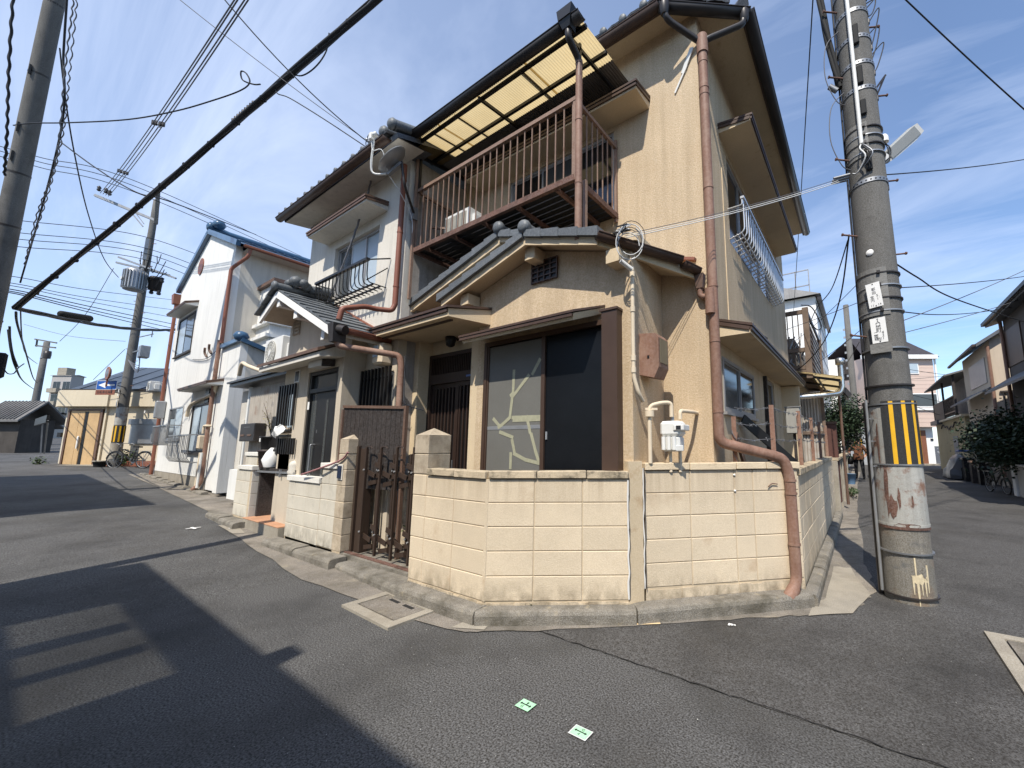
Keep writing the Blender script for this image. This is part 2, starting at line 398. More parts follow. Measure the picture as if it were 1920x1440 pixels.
green_st = M('green_sticker', (0.40, 0.72, 0.45), 0.5, 0.08, 20)
beige_st = M('orange_sticker', (0.78, 0.58, 0.33), 0.5, 0.08, 20)
sign_blue = M('sign_blue', (0.012, 0.085, 0.33), 0.4, 0.06, 5)
sign_red = M('sign_plate_brown', (0.23, 0.085, 0.05), 0.5, 0.1, 5)
terra = M('terracotta', (0.46, 0.235, 0.125), 0.8, 0.12, 9, 0.08, 90, rnd=0.08)
wood_door = M('oak_panel', (0.52, 0.345, 0.17), 0.5, 0.10, 3, streak=0.12)
leaf_dark = M('leaf_dark', (0.028, 0.046, 0.021), 0.55, 0.6, 11, rnd=0.2)
leaf_mid = M('leaf_mid', (0.055, 0.085, 0.030), 0.55, 0.5, 12, rnd=0.2)
leaf_lime = M('leaf_lime', (0.36, 0.32, 0.075), 0.6, 0.2, 9, rnd=0.2)
bark = M('bark', (0.10, 0.075, 0.055), 0.9, 0.25, 8, bump=0.4, bs=40)
corr_brown = M('corrugated_sheet', (0.40, 0.36, 0.31), 0.6, 0.1, 3, streak=0.4, dirt=(0.22, 0.13, 0.085), ds=2.5, dth=(0.56, 0.76))
gate_m = M('gate_brown', (0.045, 0.029, 0.021), 0.45, 0.15, 5)
rubber = M('rubber', (0.015, 0.015, 0.015), 0.8, 0.1, 8)
cover_m = M('silver_cover', (0.17, 0.175, 0.18), 0.35, 0.1, 3, metal=0.35)
red_cloth = M('mauve_cloth', (0.33, 0.16, 0.16), 0.9, 0.2, 10)

# translucent corrugated sheet: lets part of the sunlight straight through and glows from behind
def translucent(name, col, clear=0.35):
    m = bpy.data.materials.new(name); m.use_nodes = True; t = m.node_tree; N = t.nodes; L = t.links
    N.clear(); o = N.new('ShaderNodeOutputMaterial')
    tcn = N.new('ShaderNodeTexCoord'); nz = N.new('ShaderNodeTexNoise'); nz.inputs['Scale'].default_value = 2.2; nz.inputs['Detail'].default_value = 6
    L.new(tcn.outputs['Object'], nz.inputs['Vector'])
    rp = N.new('ShaderNodeValToRGB'); rp.color_ramp.elements[0].position = 0.35; rp.color_ramp.elements[1].position = 0.7
    rp.color_ramp.elements[0].color = (*[c * 0.86 for c in col], 1); rp.color_ramp.elements[1].color = (*col, 1)
    L.new(nz.outputs['Fac'], rp.inputs[0])
    tr = N.new('ShaderNodeBsdfTranslucent'); tp = N.new('ShaderNodeBsdfTransparent'); df = N.new('ShaderNodeBsdfDiffuse')
    L.new(rp.outputs[0], tr.inputs[0]); L.new(rp.outputs[0], df.inputs[0]); tp.inputs[0].default_value = (*col, 1)
    a = N.new('ShaderNodeMixShader'); a.inputs[0].default_value = 0.25; L.new(tr.outputs[0], a.inputs[1]); L.new(df.outputs[0], a.inputs[2])
    b = N.new('ShaderNodeMixShader'); b.inputs[0].default_value = clear; L.new(a.outputs[0], b.inputs[1]); L.new(tp.outputs[0], b.inputs[2])
    L.new(b.outputs[0], o.inputs[0]); return m
poly_yellow = translucent('yellowed_corrugated', (0.66, 0.52, 0.28), 0.06)
poly_grey = translucent('clear_corrugated', (0.72, 0.70, 0.62), 0.45)
# ------------------------------------------------------------------ the ground
def sheet(name, polys, m, dz, kind='structure'):
    b = MB()
    for p in polys:
        b.quad(*[(x, y, gz(x) + dz) for x, y in p])
    o = b.build(name, m, fix=False)
    tag(o, kind=kind); return o
def gridsheet(name, xs, ys, m, dz):
    b = MB()
    for i in range(len(xs) - 1):
        for j in range(len(ys) - 1):
            b.quad(*[(x, y, gz(x) + dz) for x, y in ((xs[i], ys[j]), (xs[i+1], ys[j]), (xs[i+1], ys[j+1]), (xs[i], ys[j+1]))])
    return tag(b.build(name, m, fix=False), kind='structure')
gridsheet('ground', [-900, -200, -60, -40, -4, 20, 80, 900], [-900, -100, -20, 0, 40, 120, 900], asphalt3, -0.012)
gridsheet('road', [-60, -30, -14, -4, 7], [-6.5, -3.4, -1.339, -0.3], asphalt, 0.0)
sheet('right_road', [[(-1.1, -1.342), (7, -1.342), (7, 70), (0.2, 70), (0.2, -0.2)]], asphalt2, 0.004)
# the open seam between the two surfacings, and a few cracks
b = MB()
rr = random.Random(3)
def crack(pts, w, z):
    for k in range(len(pts) - 1):
        p, q = pts[k], pts[k+1]
        d = (V(q) - V(p)).normalized(); n = V((-d.y, d.x)) * w * rr.uniform(0.4, 1.0)
        b.quad((p[0]-n.x, p[1]-n.y, z), (q[0]-n.x, q[1]-n.y, z), (q[0]+n.x, q[1]+n.y, z), (p[0]+n.x, p[1]+n.y, z))
xs = [-1.05 + 0.06 * i for i in range(60)]
crack([(x, -1.342 + rr.uniform(-0.010, 0.010)) for x in xs], 0.0045, 0.008)
tag(b.build('road_seam', crack_m, fix=False), kind='structure')
# loose pale grit in the surfacing
b = MB()
for _ in range(900):
    x = rr.uniform(-4.5, 3.2); y = rr.uniform(-3.1, -0.9) if x < 0.5 else rr.uniform(-3.0, 3.0)
    if x < 1.0 and y > -1.6: continue
    s_ = rr.uniform(0.0012, 0.0034) * (1.6 if rr.random() < .06 else 1); a = rr.uniform(0, PI); z = gz(x) + 0.009
    c_, s2 = math.cos(a) * s_, math.sin(a) * s_
    b.add([(x-c_, y-s2, z), (x+s2, y-c_, z), (x+c_, y+s2*1.3, z), (x-s2, y+c_, z), (x, y, z + s_*0.8)], [(0,1,4),(1,2,4),(2,3,4),(3,0,4)])
tag(b.build('road_grit', grit_m, fix=False), kind='stuff')

# concrete gutter strips along the plots
def jag(pts, n, amp, seed):
    r_ = random.Random(seed); out = []
    for k in range(len(pts) - 1):
        p, q = V(pts[k]), V(pts[k+1])
        for i in range(n):
            v = p.lerp(q, i / n); out.append((v.x + r_.uniform(-amp, amp), v.y + r_.uniform(-amp, amp)))
    out.append(pts[-1]); return out
outer = jag([(-20.4, -1.02), (-10.2, -1.30), (-7.2, -1.62), (-3.95, -1.86), (-1.62, -1.73), (-1.36, -1.60), (-0.42, -0.86), (0.28, -0.22), (0.72, 0.16), (1.02, 0.43), (1.10, 0.75), (1.20, 1.12)], 6, 0.022, 4)
outer2 = jag([(1.20, 1.12), (1.12, 2.2), (1.0, 6.8), (0.95, 14), (1.0, 26)], 8, 0.02, 5)
inner = [(0.6, 26), (0.6, 0.5), (-0.5, -0.45), (-1.5, -1.30), (-2.6, -1.3), (-4.4, -1.2), (-8.8, -1.2), (-9.5, -0.7), (-12.6, -0.5), (-20.4, -0.4)]
b = MB()
poly = outer + outer2 + inner
me_pts = [(x, y, gz(x) + 0.009) for x, y in poly]
b.quad(*me_pts)
gut = b.build('gutter_strip', gutter_m, fix=False)
import bmesh
bm = bmesh.new(); bm.from_mesh(gut.data); bmesh.ops.triangulate(bm, faces=bm.faces); bm.to_mesh(gut.data); bm.free()
tag(gut, kind='structure')
# pale new concrete patches in that strip
sheet('gutter_patch', [[(-1.62, -1.70), (-1.37, -1.58), (-1.42, -1.47), (-1.62, -1.52)]], concrete_m, 0.014)
sheet('gutter_patch', [jag([(0.72, 0.10), (1.00, 0.40), (1.17, 1.0), (0.98, 1.9), (0.82, 1.85), (0.80, 0.65), (0.72, 0.5)], 3, 0.02, 8)], concrete_m, 0.013)
sheet('gutter_patch', [[(-7.9, -1.60), (-7.0, -1.64), (-6.9, -1.52), (-7.6, -1.42)]], concrete_m, 0.014)

# kerb stones at the foot of the walls
def kerb(p, q, w, h, z, seed, name='kerb_stone', parent=None, L=0.62, m=kerb_m):
    p, q = V((*p, 0)), V((*q, 0)); d = (q - p); n = max(1, round(d.length / L)); u = d.normalized(); s_ = V((-u.y, u.x, 0)); r_ = random.Random(seed)
    for i in range(n):
        a = p + d * (i / n) + u * 0.004; e = p + d * ((i+1) / n) - u * 0.004
        zz = gz((a.x + e.x) / 2); b = MB(); hh = h + r_.uniform(-0.012, 0.012)
        prof = [(0, -0.03), (0, hh - 0.035), (0.012, hh - 0.010), (0.04, hh), (w, hh + 0.004), (w, -0.03)]
        pts = [a + s_ * x + V((0, 0, zz + z + y)) for x, y in prof]
        b.prism(pts, e - a); b.build(name, m, parent)
kb = tag(bpy.data.objects.new('kerb', None), kind='structure'); COL.objects.link(kb)
kerb((-20.2, -0.80), (-12.4, -0.86), 0.14, 0.06, 0, 11, parent=kb, L=0.9)
kerb((-9.0, -1.52), (-7.35, -1.56), 0.2, 0.09, 0, 12, parent=kb, L=0.8)
kerb((-5.9, -1.62), (-4.05, -1.55), 0.2, 0.10, 0, 13, parent=kb, L=0.8)
kerb((-4.03, -1.49), (-2.62, -1.58), 0.24, 0.085, 0, 14, parent=kb)
kerb((-2.60, -1.60), (-1.50, -1.585), 0.16, 0.11, 0, 15, parent=kb, L=1.1)
kerb((-1.49, -1.585), (-0.42, -0.83), 0.15, 0.12, 0, 16, parent=kb, L=1.3)
kerb((-0.415, -0.825), (0.74, 0.36), 0.16, 0.12, 0, 17, parent=kb, L=1.6)
kerb((0.765, 0.38), (0.765, 5.9), 0.11, 0.12, 0, 18, parent=kb, L=0.9)

# drain cover in the gutter beside the gate, and the one at the right edge
def drain(label, c, sx, sy, rot, slots):
    R = Matrix.Rotation(rot, 4, 'Z'); cx, cy = c
    t = thing('drain_cover', label, 'drain cover', (cx, cy, 0.0))
    def W(x, y, z): v = R @ V((x, y, 0)); return V((cx + v.x, cy + v.y, z))
    def plate(x0, y0, x1, y1, z0, z1): return MB().prism([W(x0,y0,z0), W(x1,y0,z0), W(x1,y1,z0), W(x0,y1,z0)], (0,0,z1-z0))
    fw = 0.09
    b = MB()
    for q in ((-sx, -sy, sx, -sy+fw), (-sx, sy-fw, sx, sy), (-sx, -sy+fw, -sx+fw, sy-fw), (sx-fw, -sy+fw, sx, sy-fw)):
        m2 = plate(*q, -0.05, 0.022); b.add(m2.v, m2.f)
    b.build('surround', concrete_m, t)
    plate(-sx+fw+.001, -sy+fw+.001, sx-fw-.001, sy-fw-.001, -0.05, -0.012).build('recess', crack_m, t)
    plate(-sx+fw+.016, -sy+fw+.020, sx-fw-.014, sy-fw-.012, -0.04, 0.018).build('lid', gutter_m, t)
    for x, y in slots: plate(x-0.075, y-0.016, x+0.075, y+0.016, 0.0, 0.0205).build('slot', crack_m, t)
drain('square concrete drain cover with two slots beside the folding gate', (-2.40, -1.745), 0.40, 0.235, -0.03, [(-0.10, 0.09), (0.13, 0.09)])
drain('pale concrete drain cover at the right edge of the road', (2.52, 0.06), 0.65, 0.48, 0.0, [])

# survey stickers on the asphalt
def glyph(pts_list, m2w, m, name, parent):
    b = MB()
    for p in pts_list: b.quad(*[m2w(*q) for q in p])
    return b.build(name, m, parent, fix=False)
def text_mesh(txt, size, m, name, parent, mw, align='CENTER', ext=0.0, narrow=1.0):
    cu = bpy.data.curves.new(name + '_curve', 'FONT'); cu.body = txt; cu.size = size; cu.align_x = align; cu.align_y = 'CENTER'; cu.extrude = ext
    to = bpy.data.objects.new('tmp_text', cu); COL.objects.link(to)
    dg = bpy.context.evaluated_depsgraph_get(); me = bpy.data.meshes.new_from_object(to.evaluated_get(dg))
    COL.objects.unlink(to); bpy.data.objects.remove(to)
    me.materials.clear(); me.materials.append(m); me.name = name
    if narrow != 1.0:
        for v_ in me.vertices: v_.co.x *= narrow
    return inst(name, me, mw, parent)
def sticker(label, c, w, h, rot, m, kind, border=False, group=None):
    cx, cy = c; R = Matrix.Rotation(rot, 4, 'Z')
    t = thing('survey_sticker', label, 'sticker', (cx, cy, 0.008), group)
    def W(x, y, z=0.008): v = R @ V((x, y, 0)); return V((cx + v.x, cy + v.y, z))
    if border:
        MB().quad(W(-w*1.16, -h*1.2, .0085), W(w*1.16, -h*1.2, .0085), W(w*1.16, h*1.2, .0085), W(-w*1.16, h*1.2, .0085)).build('backing', wire_white, t, False)
    MB().quad(W(-w, -h, .010), W(w, -h, .010), W(w, h, .010), W(-w, h, .010)).build('sheet', m, t, False)
    a = 0.6 * w
    if kind:
        g = [[(-a, -h*.08), (a, -h*.08), (a, h*.13), (-a, h*.13)], [(-a-.22*w, .02*h), (-a+.02*w, -h*.28), (-a+.02*w, h*.32)], [(a+.22*w, .02*h), (a-.02*w, h*.32), (a-.02*w, -h*.28)]]
        if kind == 1: g += [[(.05*w-.05*w, .1*h), (.12*w, .1*h), (.12*w, .45*h), (0, .45*h)], [(-.12*w, .42*h), (.24*w, .42*h), (.06*w, .75*h)]]
        glyph(g, lambda x, y: W(x, y, .0112), ink, 'arrow', t)
        mw = Matrix.Translation((0,0,0))
        if kind == 1: text_mesh('G', h*0.75, ink, 'letter', t, Matrix.Translation(W(-.18*w, -.55*h, .0114)) @ R)
        else:
            text_mesh('G', h*0.75, ink, 'letter', t, Matrix.Translation(W(.12*w, .55*h, .0114)) @ R)
            text_mesh('P', h*0.7, ink, 'letter', t, Matrix.Translation(W(0, -.45*h, .0114)) @ R @ Matrix.Rotation(PI, 4, 'Z'))
    else:
        text_mesh('\u5883\u754c\u78ba\u8a8d', h*0.7, ink, 'letter', t, Matrix.Translation(W(0, 0, .0114)) @ R)
sticker('plain green arrow sticker on the asphalt with no pale rim', (-0.47, -2.072), 0.048, 0.037, 0.0, green_st, 1)
sticker('green arrow sticker with a pale rim on the asphalt', (-0.092, -2.076), 0.046, 0.031, 0.0, green_st, 2, True)
sticker('long cream sticker lying in the gutter below the wall', (-0.37, -0.745), 0.10, 0.035, 0.66, beige_st, 0)
sticker('green sticker overlapping a cream sticker in the gutter', (-0.335, -0.675), 0.055, 0.035, 0.6, green_st, 1)
for x, y, l in ((-7.9, -1.9, 'small white paint cross on the road before the white house'), (-7.46, -1.48, 'small white paint cross at the gutter edge by the steps')):
    b = MB(); z = gz(x) + 0.016
    b.quad((x-.11, y-.02, z), (x+.11, y-.02, z), (x+.11, y+.02, z), (x-.11, y+.02, z)); b.quad((x-.02, y-.09, z+.001), (x+.02, y-.09, z+.001), (x+.02, y+.09, z+.001), (x-.02, y+.09, z+.001))
    tag(b.build('paint_mark', white_paint, fix=False), l, 'road mark')
b = MB(); 
for dx in (-.018, .0, .02):
    b.prism([(0.21+dx, -0.43+dx*.6, .012), (0.226+dx, -0.43+dx*.5, .012), (0.228+dx, -0.418, .013), (0.212+dx, -0.415, .013)], (0,0,.008))
tag(b.build('paper_scrap', white_paint), 'torn white scrap of paper on the asphalt', 'litter')
# ------------------------------------------------------------------ block walls and the gate
BLK = {}
def block_mesh(L, H, D, m):
    k = (round(L, 3), round(H, 3), round(D, 3), m.name)
    if k not in BLK:
        BLK[k] = MB().cbox((0, 0, 0), (L, D, H), 0.0045).mesh('block', m)
    return BLK[k]
def block_run(parent, p, q, z0, rows, joints, m, D=0.10, H=0.2, core=True, seed=1, run=False, cap=None, capz=0.062, capm=None, caps=None, name='block', jit=0.0025):
    p, q = V((*p, 0)), V((*q, 0)); u = (q - p).normalized(); L = (q - p).length; n = V((-u.y, u.x, 0)); r_ = random.Random(seed)
    zf = lambda s: 0.0
    if core:
        a = p + n * 0.005 + u*0.002; c = q - u*0.002
        b = MB(); b.prism([a + V((0,0,z0 - 0.03)), c + n*.005 + V((0,0,z0 - 0.03)), c + n*(D-.01) + V((0,0,z0-.03)), p + u*.002 + n*(D-.01) + V((0,0,z0-.03))], (0, 0, rows*H + 0.025))
        b.build('mortar_bed', mortar, parent)
    for r in range(rows):
        js = list(joints)
        if run and r % 2:
            js = [0] + [j - (joints[1]-joints[0]) / 2 for j in joints[1:]] + [L]
            js = sorted(set(js))
        for i in range(len(js) - 1):
            l = js[i+1] - js[i] - 0.006
            if l < 0.03: continue
            me = block_mesh(l, H - 0.006, D, m)
            o = p + u * (js[i] + 0.003) - n * r_.uniform(0, jit) + V((0, 0, z0 + r*H + 0.003))
            inst(name, me, frame(o, u, n, (0,0,1)), parent)
    if caps:
        for i in range(len(caps) - 1):
            l = caps[i+1] - caps[i] - 0.006
            me = block_mesh(l, capz, D + 0.045, capm)
            inst('cap_stone', me, frame(p + u*(caps[i]+.003) - n*0.024 + V((0,0,z0 + rows*H + .003 + r_.uniform(-.003,.003))), u, n, (0,0,1)), parent)

cw = thing('block_wall', 'beige painted block wall wrapping the street corner in front of the tan house', 'wall', (-1.5, -1.46, 0.0))
P0, P1, PM, PR, P2, P3 = (-2.62, -1.46), (-1.53, -1.46), (-0.525, -0.755), (-0.455, -0.590), (0.655, 0.482), (0.655, 5.75)
block_run(cw, P0, P1, 0.15, 5, [0, 0.22, 0.65, 1.09], block_m, seed=1, caps=[0.245, 0.66, 1.085], capm=cap_m)
LM = (V(PM) - V(P1)).length
block_run(cw, P1, PM, 0.15, 5, [0.0, LM*.335, LM*.672, LM], block_m, seed=2, caps=[0.012, LM*.35, LM*.70, LM], capm=cap_m)
LR = (V(P2) - V(PR)).length
block_run(cw, PR, P2, 0.215, 5, [0.0, LR*.28, LR*.565, LR*.69, LR], block_m, seed=3, caps=[0, LR*.28, LR*.58, LR*.78, LR+.02], capm=cap_clean)
js = [0.0] + [0.18 + 0.405*i for i in range(13)] + [5.268]
block_run(cw, P2, P3, 0.15, 5, js, block_m, seed=4, run=True, caps=[0.03 + 0.62*i for i in range(9)], capm=cap_m)
# rough mortar footing, corner mortar and the pilaster with its white caulked cracks
b = MB()
for (p, q, z) in ((PR, P2, 0.205), (P1, PM, 0.145), (P0, P1, 0.145)):
    p, q = V((*p, 0)), V((*q, 0)); u = (q-p).normalized(); n = V((-u.y, u.x, 0)); K = 14
    r_ = random.Random(5)
    for i in range(K):
        a = p.lerp(q, i/K); c = p.lerp(q, (i+1)/K); d = r_.uniform(-0.006, 0.004)
        b.prism([a + n*d + V((0,0,.10)), c + n*d + V((0,0,.10)), c + n*.09 + V((0,0,.10)), a + n*.09 + V((0,0,.10))], (0,0,z - .10 - r_.uniform(0,.012)))
b.build('footing', block_m, cw)
b = MB(); b.prism([(-1.545,-1.463,.15), (-1.518,-1.456,.15), (-1.50,-1.40,.15), (-1.56,-1.38,.15)], (0,0,1.0)); b.build('corner_mortar', block_m, cw)
pil = [(-0.523, -0.757), (-0.452, -0.632), (-0.60, -0.50), (-0.67, -0.65)]
MB().prism([(x, y, 0.10) for x, y in pil], (0, 0, 1.20)).build('pilaster', stucco_trim, cw)
r_ = random.Random(9)
def vcrack(x, y, z0, z1, w, m, name, dx=0.6, dy=0.8):
    b = MB(); K = 14; px_ = 0
    pts = []
    for i in range(K + 1):
        px_ = r_.uniform(-0.006, 0.006); pts.append((px_, z0 + (z1 - z0) * i / K, w * r_.uniform(0.5, 1.2)))
    nx, ny = dy, -dx
    for i in range(K):
        a, c = pts[i], pts[i+1]
        b.prism([(x + dx*(a[0]-a[2]) , y + dy*(a[0]-a[2]), a[1]), (x + dx*(a[0]+a[2]), y + dy*(a[0]+a[2]), a[1]), (x + dx*(c[0]+c[2]), y + dy*(c[0]+c[2]), c[1]), (x + dx*(c[0]-c[2]), y + dy*(c[0]-c[2]), c[1])], (nx*.006, ny*.006, 0))
    b.build(name, m, cw)
vcrack(-0.528, -0.764, 0.16, 1.14, 0.010, caulk, 'caulk_line')
vcrack(-0.521, -0.757, 0.16, 1.16, 0.0045, mortar_dark, 'crack')
vcrack(-0.452, -0.622, 0.22, 1.24, 0.005, caulk, 'caulk_line')
vcrack(-0.444, -0.610, 0.22, 1.24, 0.004, mortar_dark, 'crack')
# gate pillar on the right of the gate
def pillar(parent, x0, x1, y0, y1, z0, rows, m, top=0.075):
    for r in range(rows):
        me = block_mesh(x1-x0, 0.2-.009 if r < rows-1 else 0.18, y1-y0, m)
        inst('pillar_block', me, frame((x0 + random.uniform(-.002,.002), y0 + random.uniform(-.002,.002), z0 + r*.2 + .0045), (1,0,0), (0,1,0), (0,0,1)), parent)
    MB().box((x0+.006, y0+.006, z0-.04), (x1-.006, y1-.006, z0+rows*.2-.02)).build('mortar_bed', mortar, parent)
    zt = z0 + rows*.2 - .012
    c = ((x0+x1)/2, (y0+y1)/2, zt + top)
    b = MB(); b.add([(x0,y0,zt),(x1,y0,zt),(x1,y1,zt),(x0,y1,zt), c], [(0,1,4),(1,2,4),(2,3,4),(3,0,4),(3,2,1,0)])
    b.build('pillar_cap', m, parent)
MB().box((-2.613, -1.36, 0.1), (-2.395, -1.19, 1.16)).build('mortar_bed', mortar, cw)
for r in range(5):
    inst('block', block_mesh(0.215, 0.191, 0.09, block_m), frame((-2.617, -1.285, 0.15 + r*.2 + .0045), (1,0,0), (0,1,0), (0,0,1)), cw)
    inst('block', block_mesh(0.165, 0.191, 0.03, block_m), frame((-2.622, -1.20, 0.15 + r*.2 + .0045), (0,-1,0), (1,0,0), (0,0,1)), cw)
pillar(cw, -2.622, -2.392, -1.462, -1.20, 1.155, 2, pillar_m)
# weeds in the block joint
b = MB()
for k in range(14):
    a = random.uniform(0, 6.3); l = random.uniform(.012, .035); x, y = -1.19 + random.uniform(-.008,.008), -1.238
    d = V((math.cos(a)*.5, -abs(math.sin(a))*.6, .8)).normalized(); s_ = V((d.y, -d.x, 0)) * .35
    p = V((x, y, .12)); b.quad(p, p + (d + s_)*l*.6, p + d*l, p + (d - s_)*l*.6)
tag(b.build('weed', leaf_mid, None, False), 'tiny green weed growing at the foot of the corner block wall', 'weed')
# corroded bolt stubs on the wall
for x, y, z in ((0.178, 0.018, 1.165), (0.178, 0.018, 1.02)):
    MB().lathe((x, y, z), [(0.0, .012), (.006, .011), (.011, .004), (.011, -.012)], 10, (0.70, -0.72, 0)).build('bolt', white_pl, cw)
MB().tube(spline([(.50,.31,1.075),(.46,.27,1.08),(.43,.24,1.05)], 4), .005, 6).build('hook', rust, cw)

# garden wall of the grey house: low run, taller end by the gate, left column, steps
gw = thing('block_wall', 'pale low block wall with gate pillar and steps in front of the grey roofed house', 'wall', (-6, -1.33, 0.0))
pillar(gw, -4.49, -4.27, -1.34, -1.08, 0.13, 7, pillar_m)
block_run(gw, (-4.93, -1.33), (-4.495, -1.33), 0.13, 5, [0, 0.215, 0.43], block_pale, seed=5, caps=[-0.03, 0.43], capm=cap_white, capz=.07)
block_run(gw, (-5.98, -1.33), (-4.935, -1.33), 0.12, 4, [0, 0.22, 0.62, 1.04], block_pale, seed=6, caps=[-0.04, 1.02], capm=cap_white, capz=.075)
MB().box((-5.95, -1.325, 0.0), (-4.45, -1.23, .125)).build('footing', kerb_m, gw)
MB().box((-8.3, -1.32, 0.0), (-7.5, -1.08, .25)).build('footing', kerb_m, gw)
block_run(gw, (-8.28, -1.33), (-7.52, -1.33), 0.22, 4, [0, 0.38, 0.755], block_pale, seed=7, caps=[.10, 0.80], capm=cap_white, capz=.07)
block_run(gw, (-7.505, -1.335), (-7.505, -1.05), 0.22, 4, [0, 0.27], stucco_h2, seed=8, jit=0.0)
block_run(gw, (-8.9, -1.05), (-8.28, -1.05), 0.24, 5, [0, 0.3, 0.6], block_pale, seed=9, caps=[-.03, .68], capm=cap_white, capz=.07)
MB().box((-7.49, -1.40, .06), (-6.0, -.98, .235)).build('step_riser', concrete_m, gw)
for i in range(7):
    for j in range(2):
        MB().cbox((-7.488 + i*.212, -1.405 + j*.212, .236), (-7.488 + i*.212 + .206, -1.405 + j*.212 + .206, .252), .003).build('step_tile', terra, gw)
MB().box((-6.62, -1.22, .25), (-6.0, -.99, .46)).build('upper_riser', white_paint, gw)
for i in range(3): MB().cbox((-6.62 + i*.207, -1.225, .461), (-6.62 + i*.207 + .202, -.99, .476), .003).build('step_tile', terra, gw)
# white board standing behind the steps under a dark shelf
bd = thing('white_board', 'scuffed white board with a scalloped top standing behind the terracotta step', 'board', (-6.8, -0.96, .25))
pts = [(-7.42, .25), (-6.02, .25), (-6.02, 1.0), (-6.25, 1.0)]
pts += [(-6.42 - .17*math.cos(a), .98 - .07*math.sin(a)) for a in [PI*i/8 for i in range(1, 8)]][::-1][::-1]
pts += [(-6.62, .97), (-7.38, .98)]
pts = [(-7.42,.25),(-6.02,.25),(-6.02,1.0),(-6.28,.99),(-6.34,.945),(-6.45,.93),(-6.56,.945),(-6.63,.985),(-7.38,.98),(-7.45,.85)]
MB().prism([(x, -.965, z) for x, z in pts], (0, .012, 0)).build('panel', white_paint, bd)
sh = thing('shelf', 'dark plank shelf on a steel bar above the white board', 'shelf', (-6.8, -1.0, 1.0))
MB().box((-7.48, -1.26, 1.03), (-5.99, -.86, 1.065)).build('plank', dark_wood, sh)
MB().bar((-7.48, -1.27, 1.0), (-5.99, -1.27, 1.02), .03).build('bar', grey_metal, sh)
MB().bar((-6.5, -1.28, 1.06), (-6.5, -1.28, .94), .025).build('bracket', grey_metal, sh)
MB().box((-7.46, -1.25, .25), (-7.40, -.9, 1.03)).build('leg', dark_wood, sh)

# doorbell on the left pillar
db = thing('intercom', 'blue black intercom plate in a pale frame on the left gate pillar', 'intercom', (-4.40, -1.35, 1.05))
MB().cbox((-4.47, -1.352, 1.0), (-4.345, -1.341, 1.20), .003).build('frame', stucco_h2, db)
MB().cbox((-4.45, -1.366, 1.02), (-4.36, -1.352, 1.18), .004).build('panel', M('intercom_blue', (.02,.03,.06), .3), db)

# folding lattice gate
g = thing('folding_gate', 'dark brown folding lattice gate standing part open between the two block pillars', 'gate', (-3.45, -1.2, 0.13))
Gy = -1.22
MB().box((-4.245, Gy-.02, .13), (-4.20, Gy+.03, 1.43)).build('post', gate_m, g)
MB().box((-4.18, Gy-.0, .13), (-4.05, Gy+.10, 1.40)).build('housing', gate_m, g)
MB().box((-2.715, Gy-.025, .13), (-2.675, Gy+.03, 1.44)).build('post', gate_m, g)
xb = [-3.98 + i * (1.19 / 7) for i in range(8)]
for i, x in enumerate(xb):
    tall = i % 2 == 0
    y = Gy - .03 if tall else Gy + .045
    MB().cbox((x-.014, y-.014, .16 if tall else .20), (x+.014, y+.014, 1.42 if tall else 1.34), .003).build('bar', gate_m, g)
    if i < 7:
        x2 = xb[i+1]
        zt = 1.40 if tall else 1.32
        MB().tube(spline([(x, y, zt), (x+.03, y, zt+.022), (x+.10, y, zt+.022), (x+.13, y, zt)], 3), .008, 6).build('loop', gate_m, g)
        for z in ((1.10, .34) if tall else (1.20, .46)):
            MB().bar((x-.006, Gy, z+.012), (x2+.006, Gy, z-.03), .012, .055).build('link', gate_m, g)
            MB().bar((x-.006, Gy+.02, z-.135), (x2+.006, Gy+.02, z-.10), .012, .05).build('link', gate_m, g)
    for z in (1.14, .40): MB().cyl((x, y-.014, z), (x, y-.028, z), .010, None, 8).build('rivet', alu, g)
MB().bar((-2.80, Gy-.03, .20), (-2.80, Gy-.03, .33), .016).build('caster_stem', grey_metal, g)
MB().cyl((-2.825, Gy-.03, .185), (-2.775, Gy-.03, .185), .045, None, 18).build('wheel', galv, g)
MB().cyl((-2.830, Gy-.03, .185), (-2.770, Gy-.03, .185), .018, None, 10).build('hub', rubber, g)
MB().bar((-2.665, Gy-.03, .98), (-2.665, Gy-.03, 1.10), .022).build('latch', alu, g)
st = thing('door_sill', 'worn brown steel track and stone sill across the gateway', 'sill', (-3.45, -1.3, 0))
MB().box((-4.26, -1.34, .0), (-2.63, -1.0, .125)).build('sill_stone', kerb_m, st)
MB().box((-4.25, -1.30, .126), (-2.64, -1.245, .136)).build('track', rust, st)
# inside the gate: path, old inner wall, brown boundary screen
pth = MB().box((-4.3, -0.98, 0.0), (-2.5, -0.4, 0.13)).build('path', gutter_m); tag(pth, kind='structure')
ib = thing('block_wall', 'grubby inner block wall behind the folding gate', 'wall', (-4.4, -.95, .1))
block_run(ib, (-4.36, -.96), (-3.0, -.42), .14, 4, [0, .4, .8, 1.2, 1.46], pillar_m, seed=12)
sc = thing('screen_fence', 'dark brown ribbed screen panel between the two front doors', 'fence', (-4.4, -0.9, .13))
sA, sB = V((-4.62,-1.27,0)), V((-3.42,-1.10,0)); sN = 14
MB().bar(sA+V((0,0,1.96)), sB+V((0,0,1.90)), .04, .035).build('rail', brown, sc)
for i in range(sN):
    p_ = sA.lerp(sB, i/sN); q_ = sA.lerp(sB, (i+.94)/sN); MB().prism([p_+V((0,0,.9)), q_+V((0,0,.9)), q_+V((0,0,1.945-.06*i/sN)), p_+V((0,0,1.945-.06*i/sN))], (-.004,.026,0)).build('board', dark_wood, sc)
for p_ in (sA, sB): MB().bar(p_+V((0,0,.13)), p_+V((0,0,1.92)), .04).build('post', brown, sc)
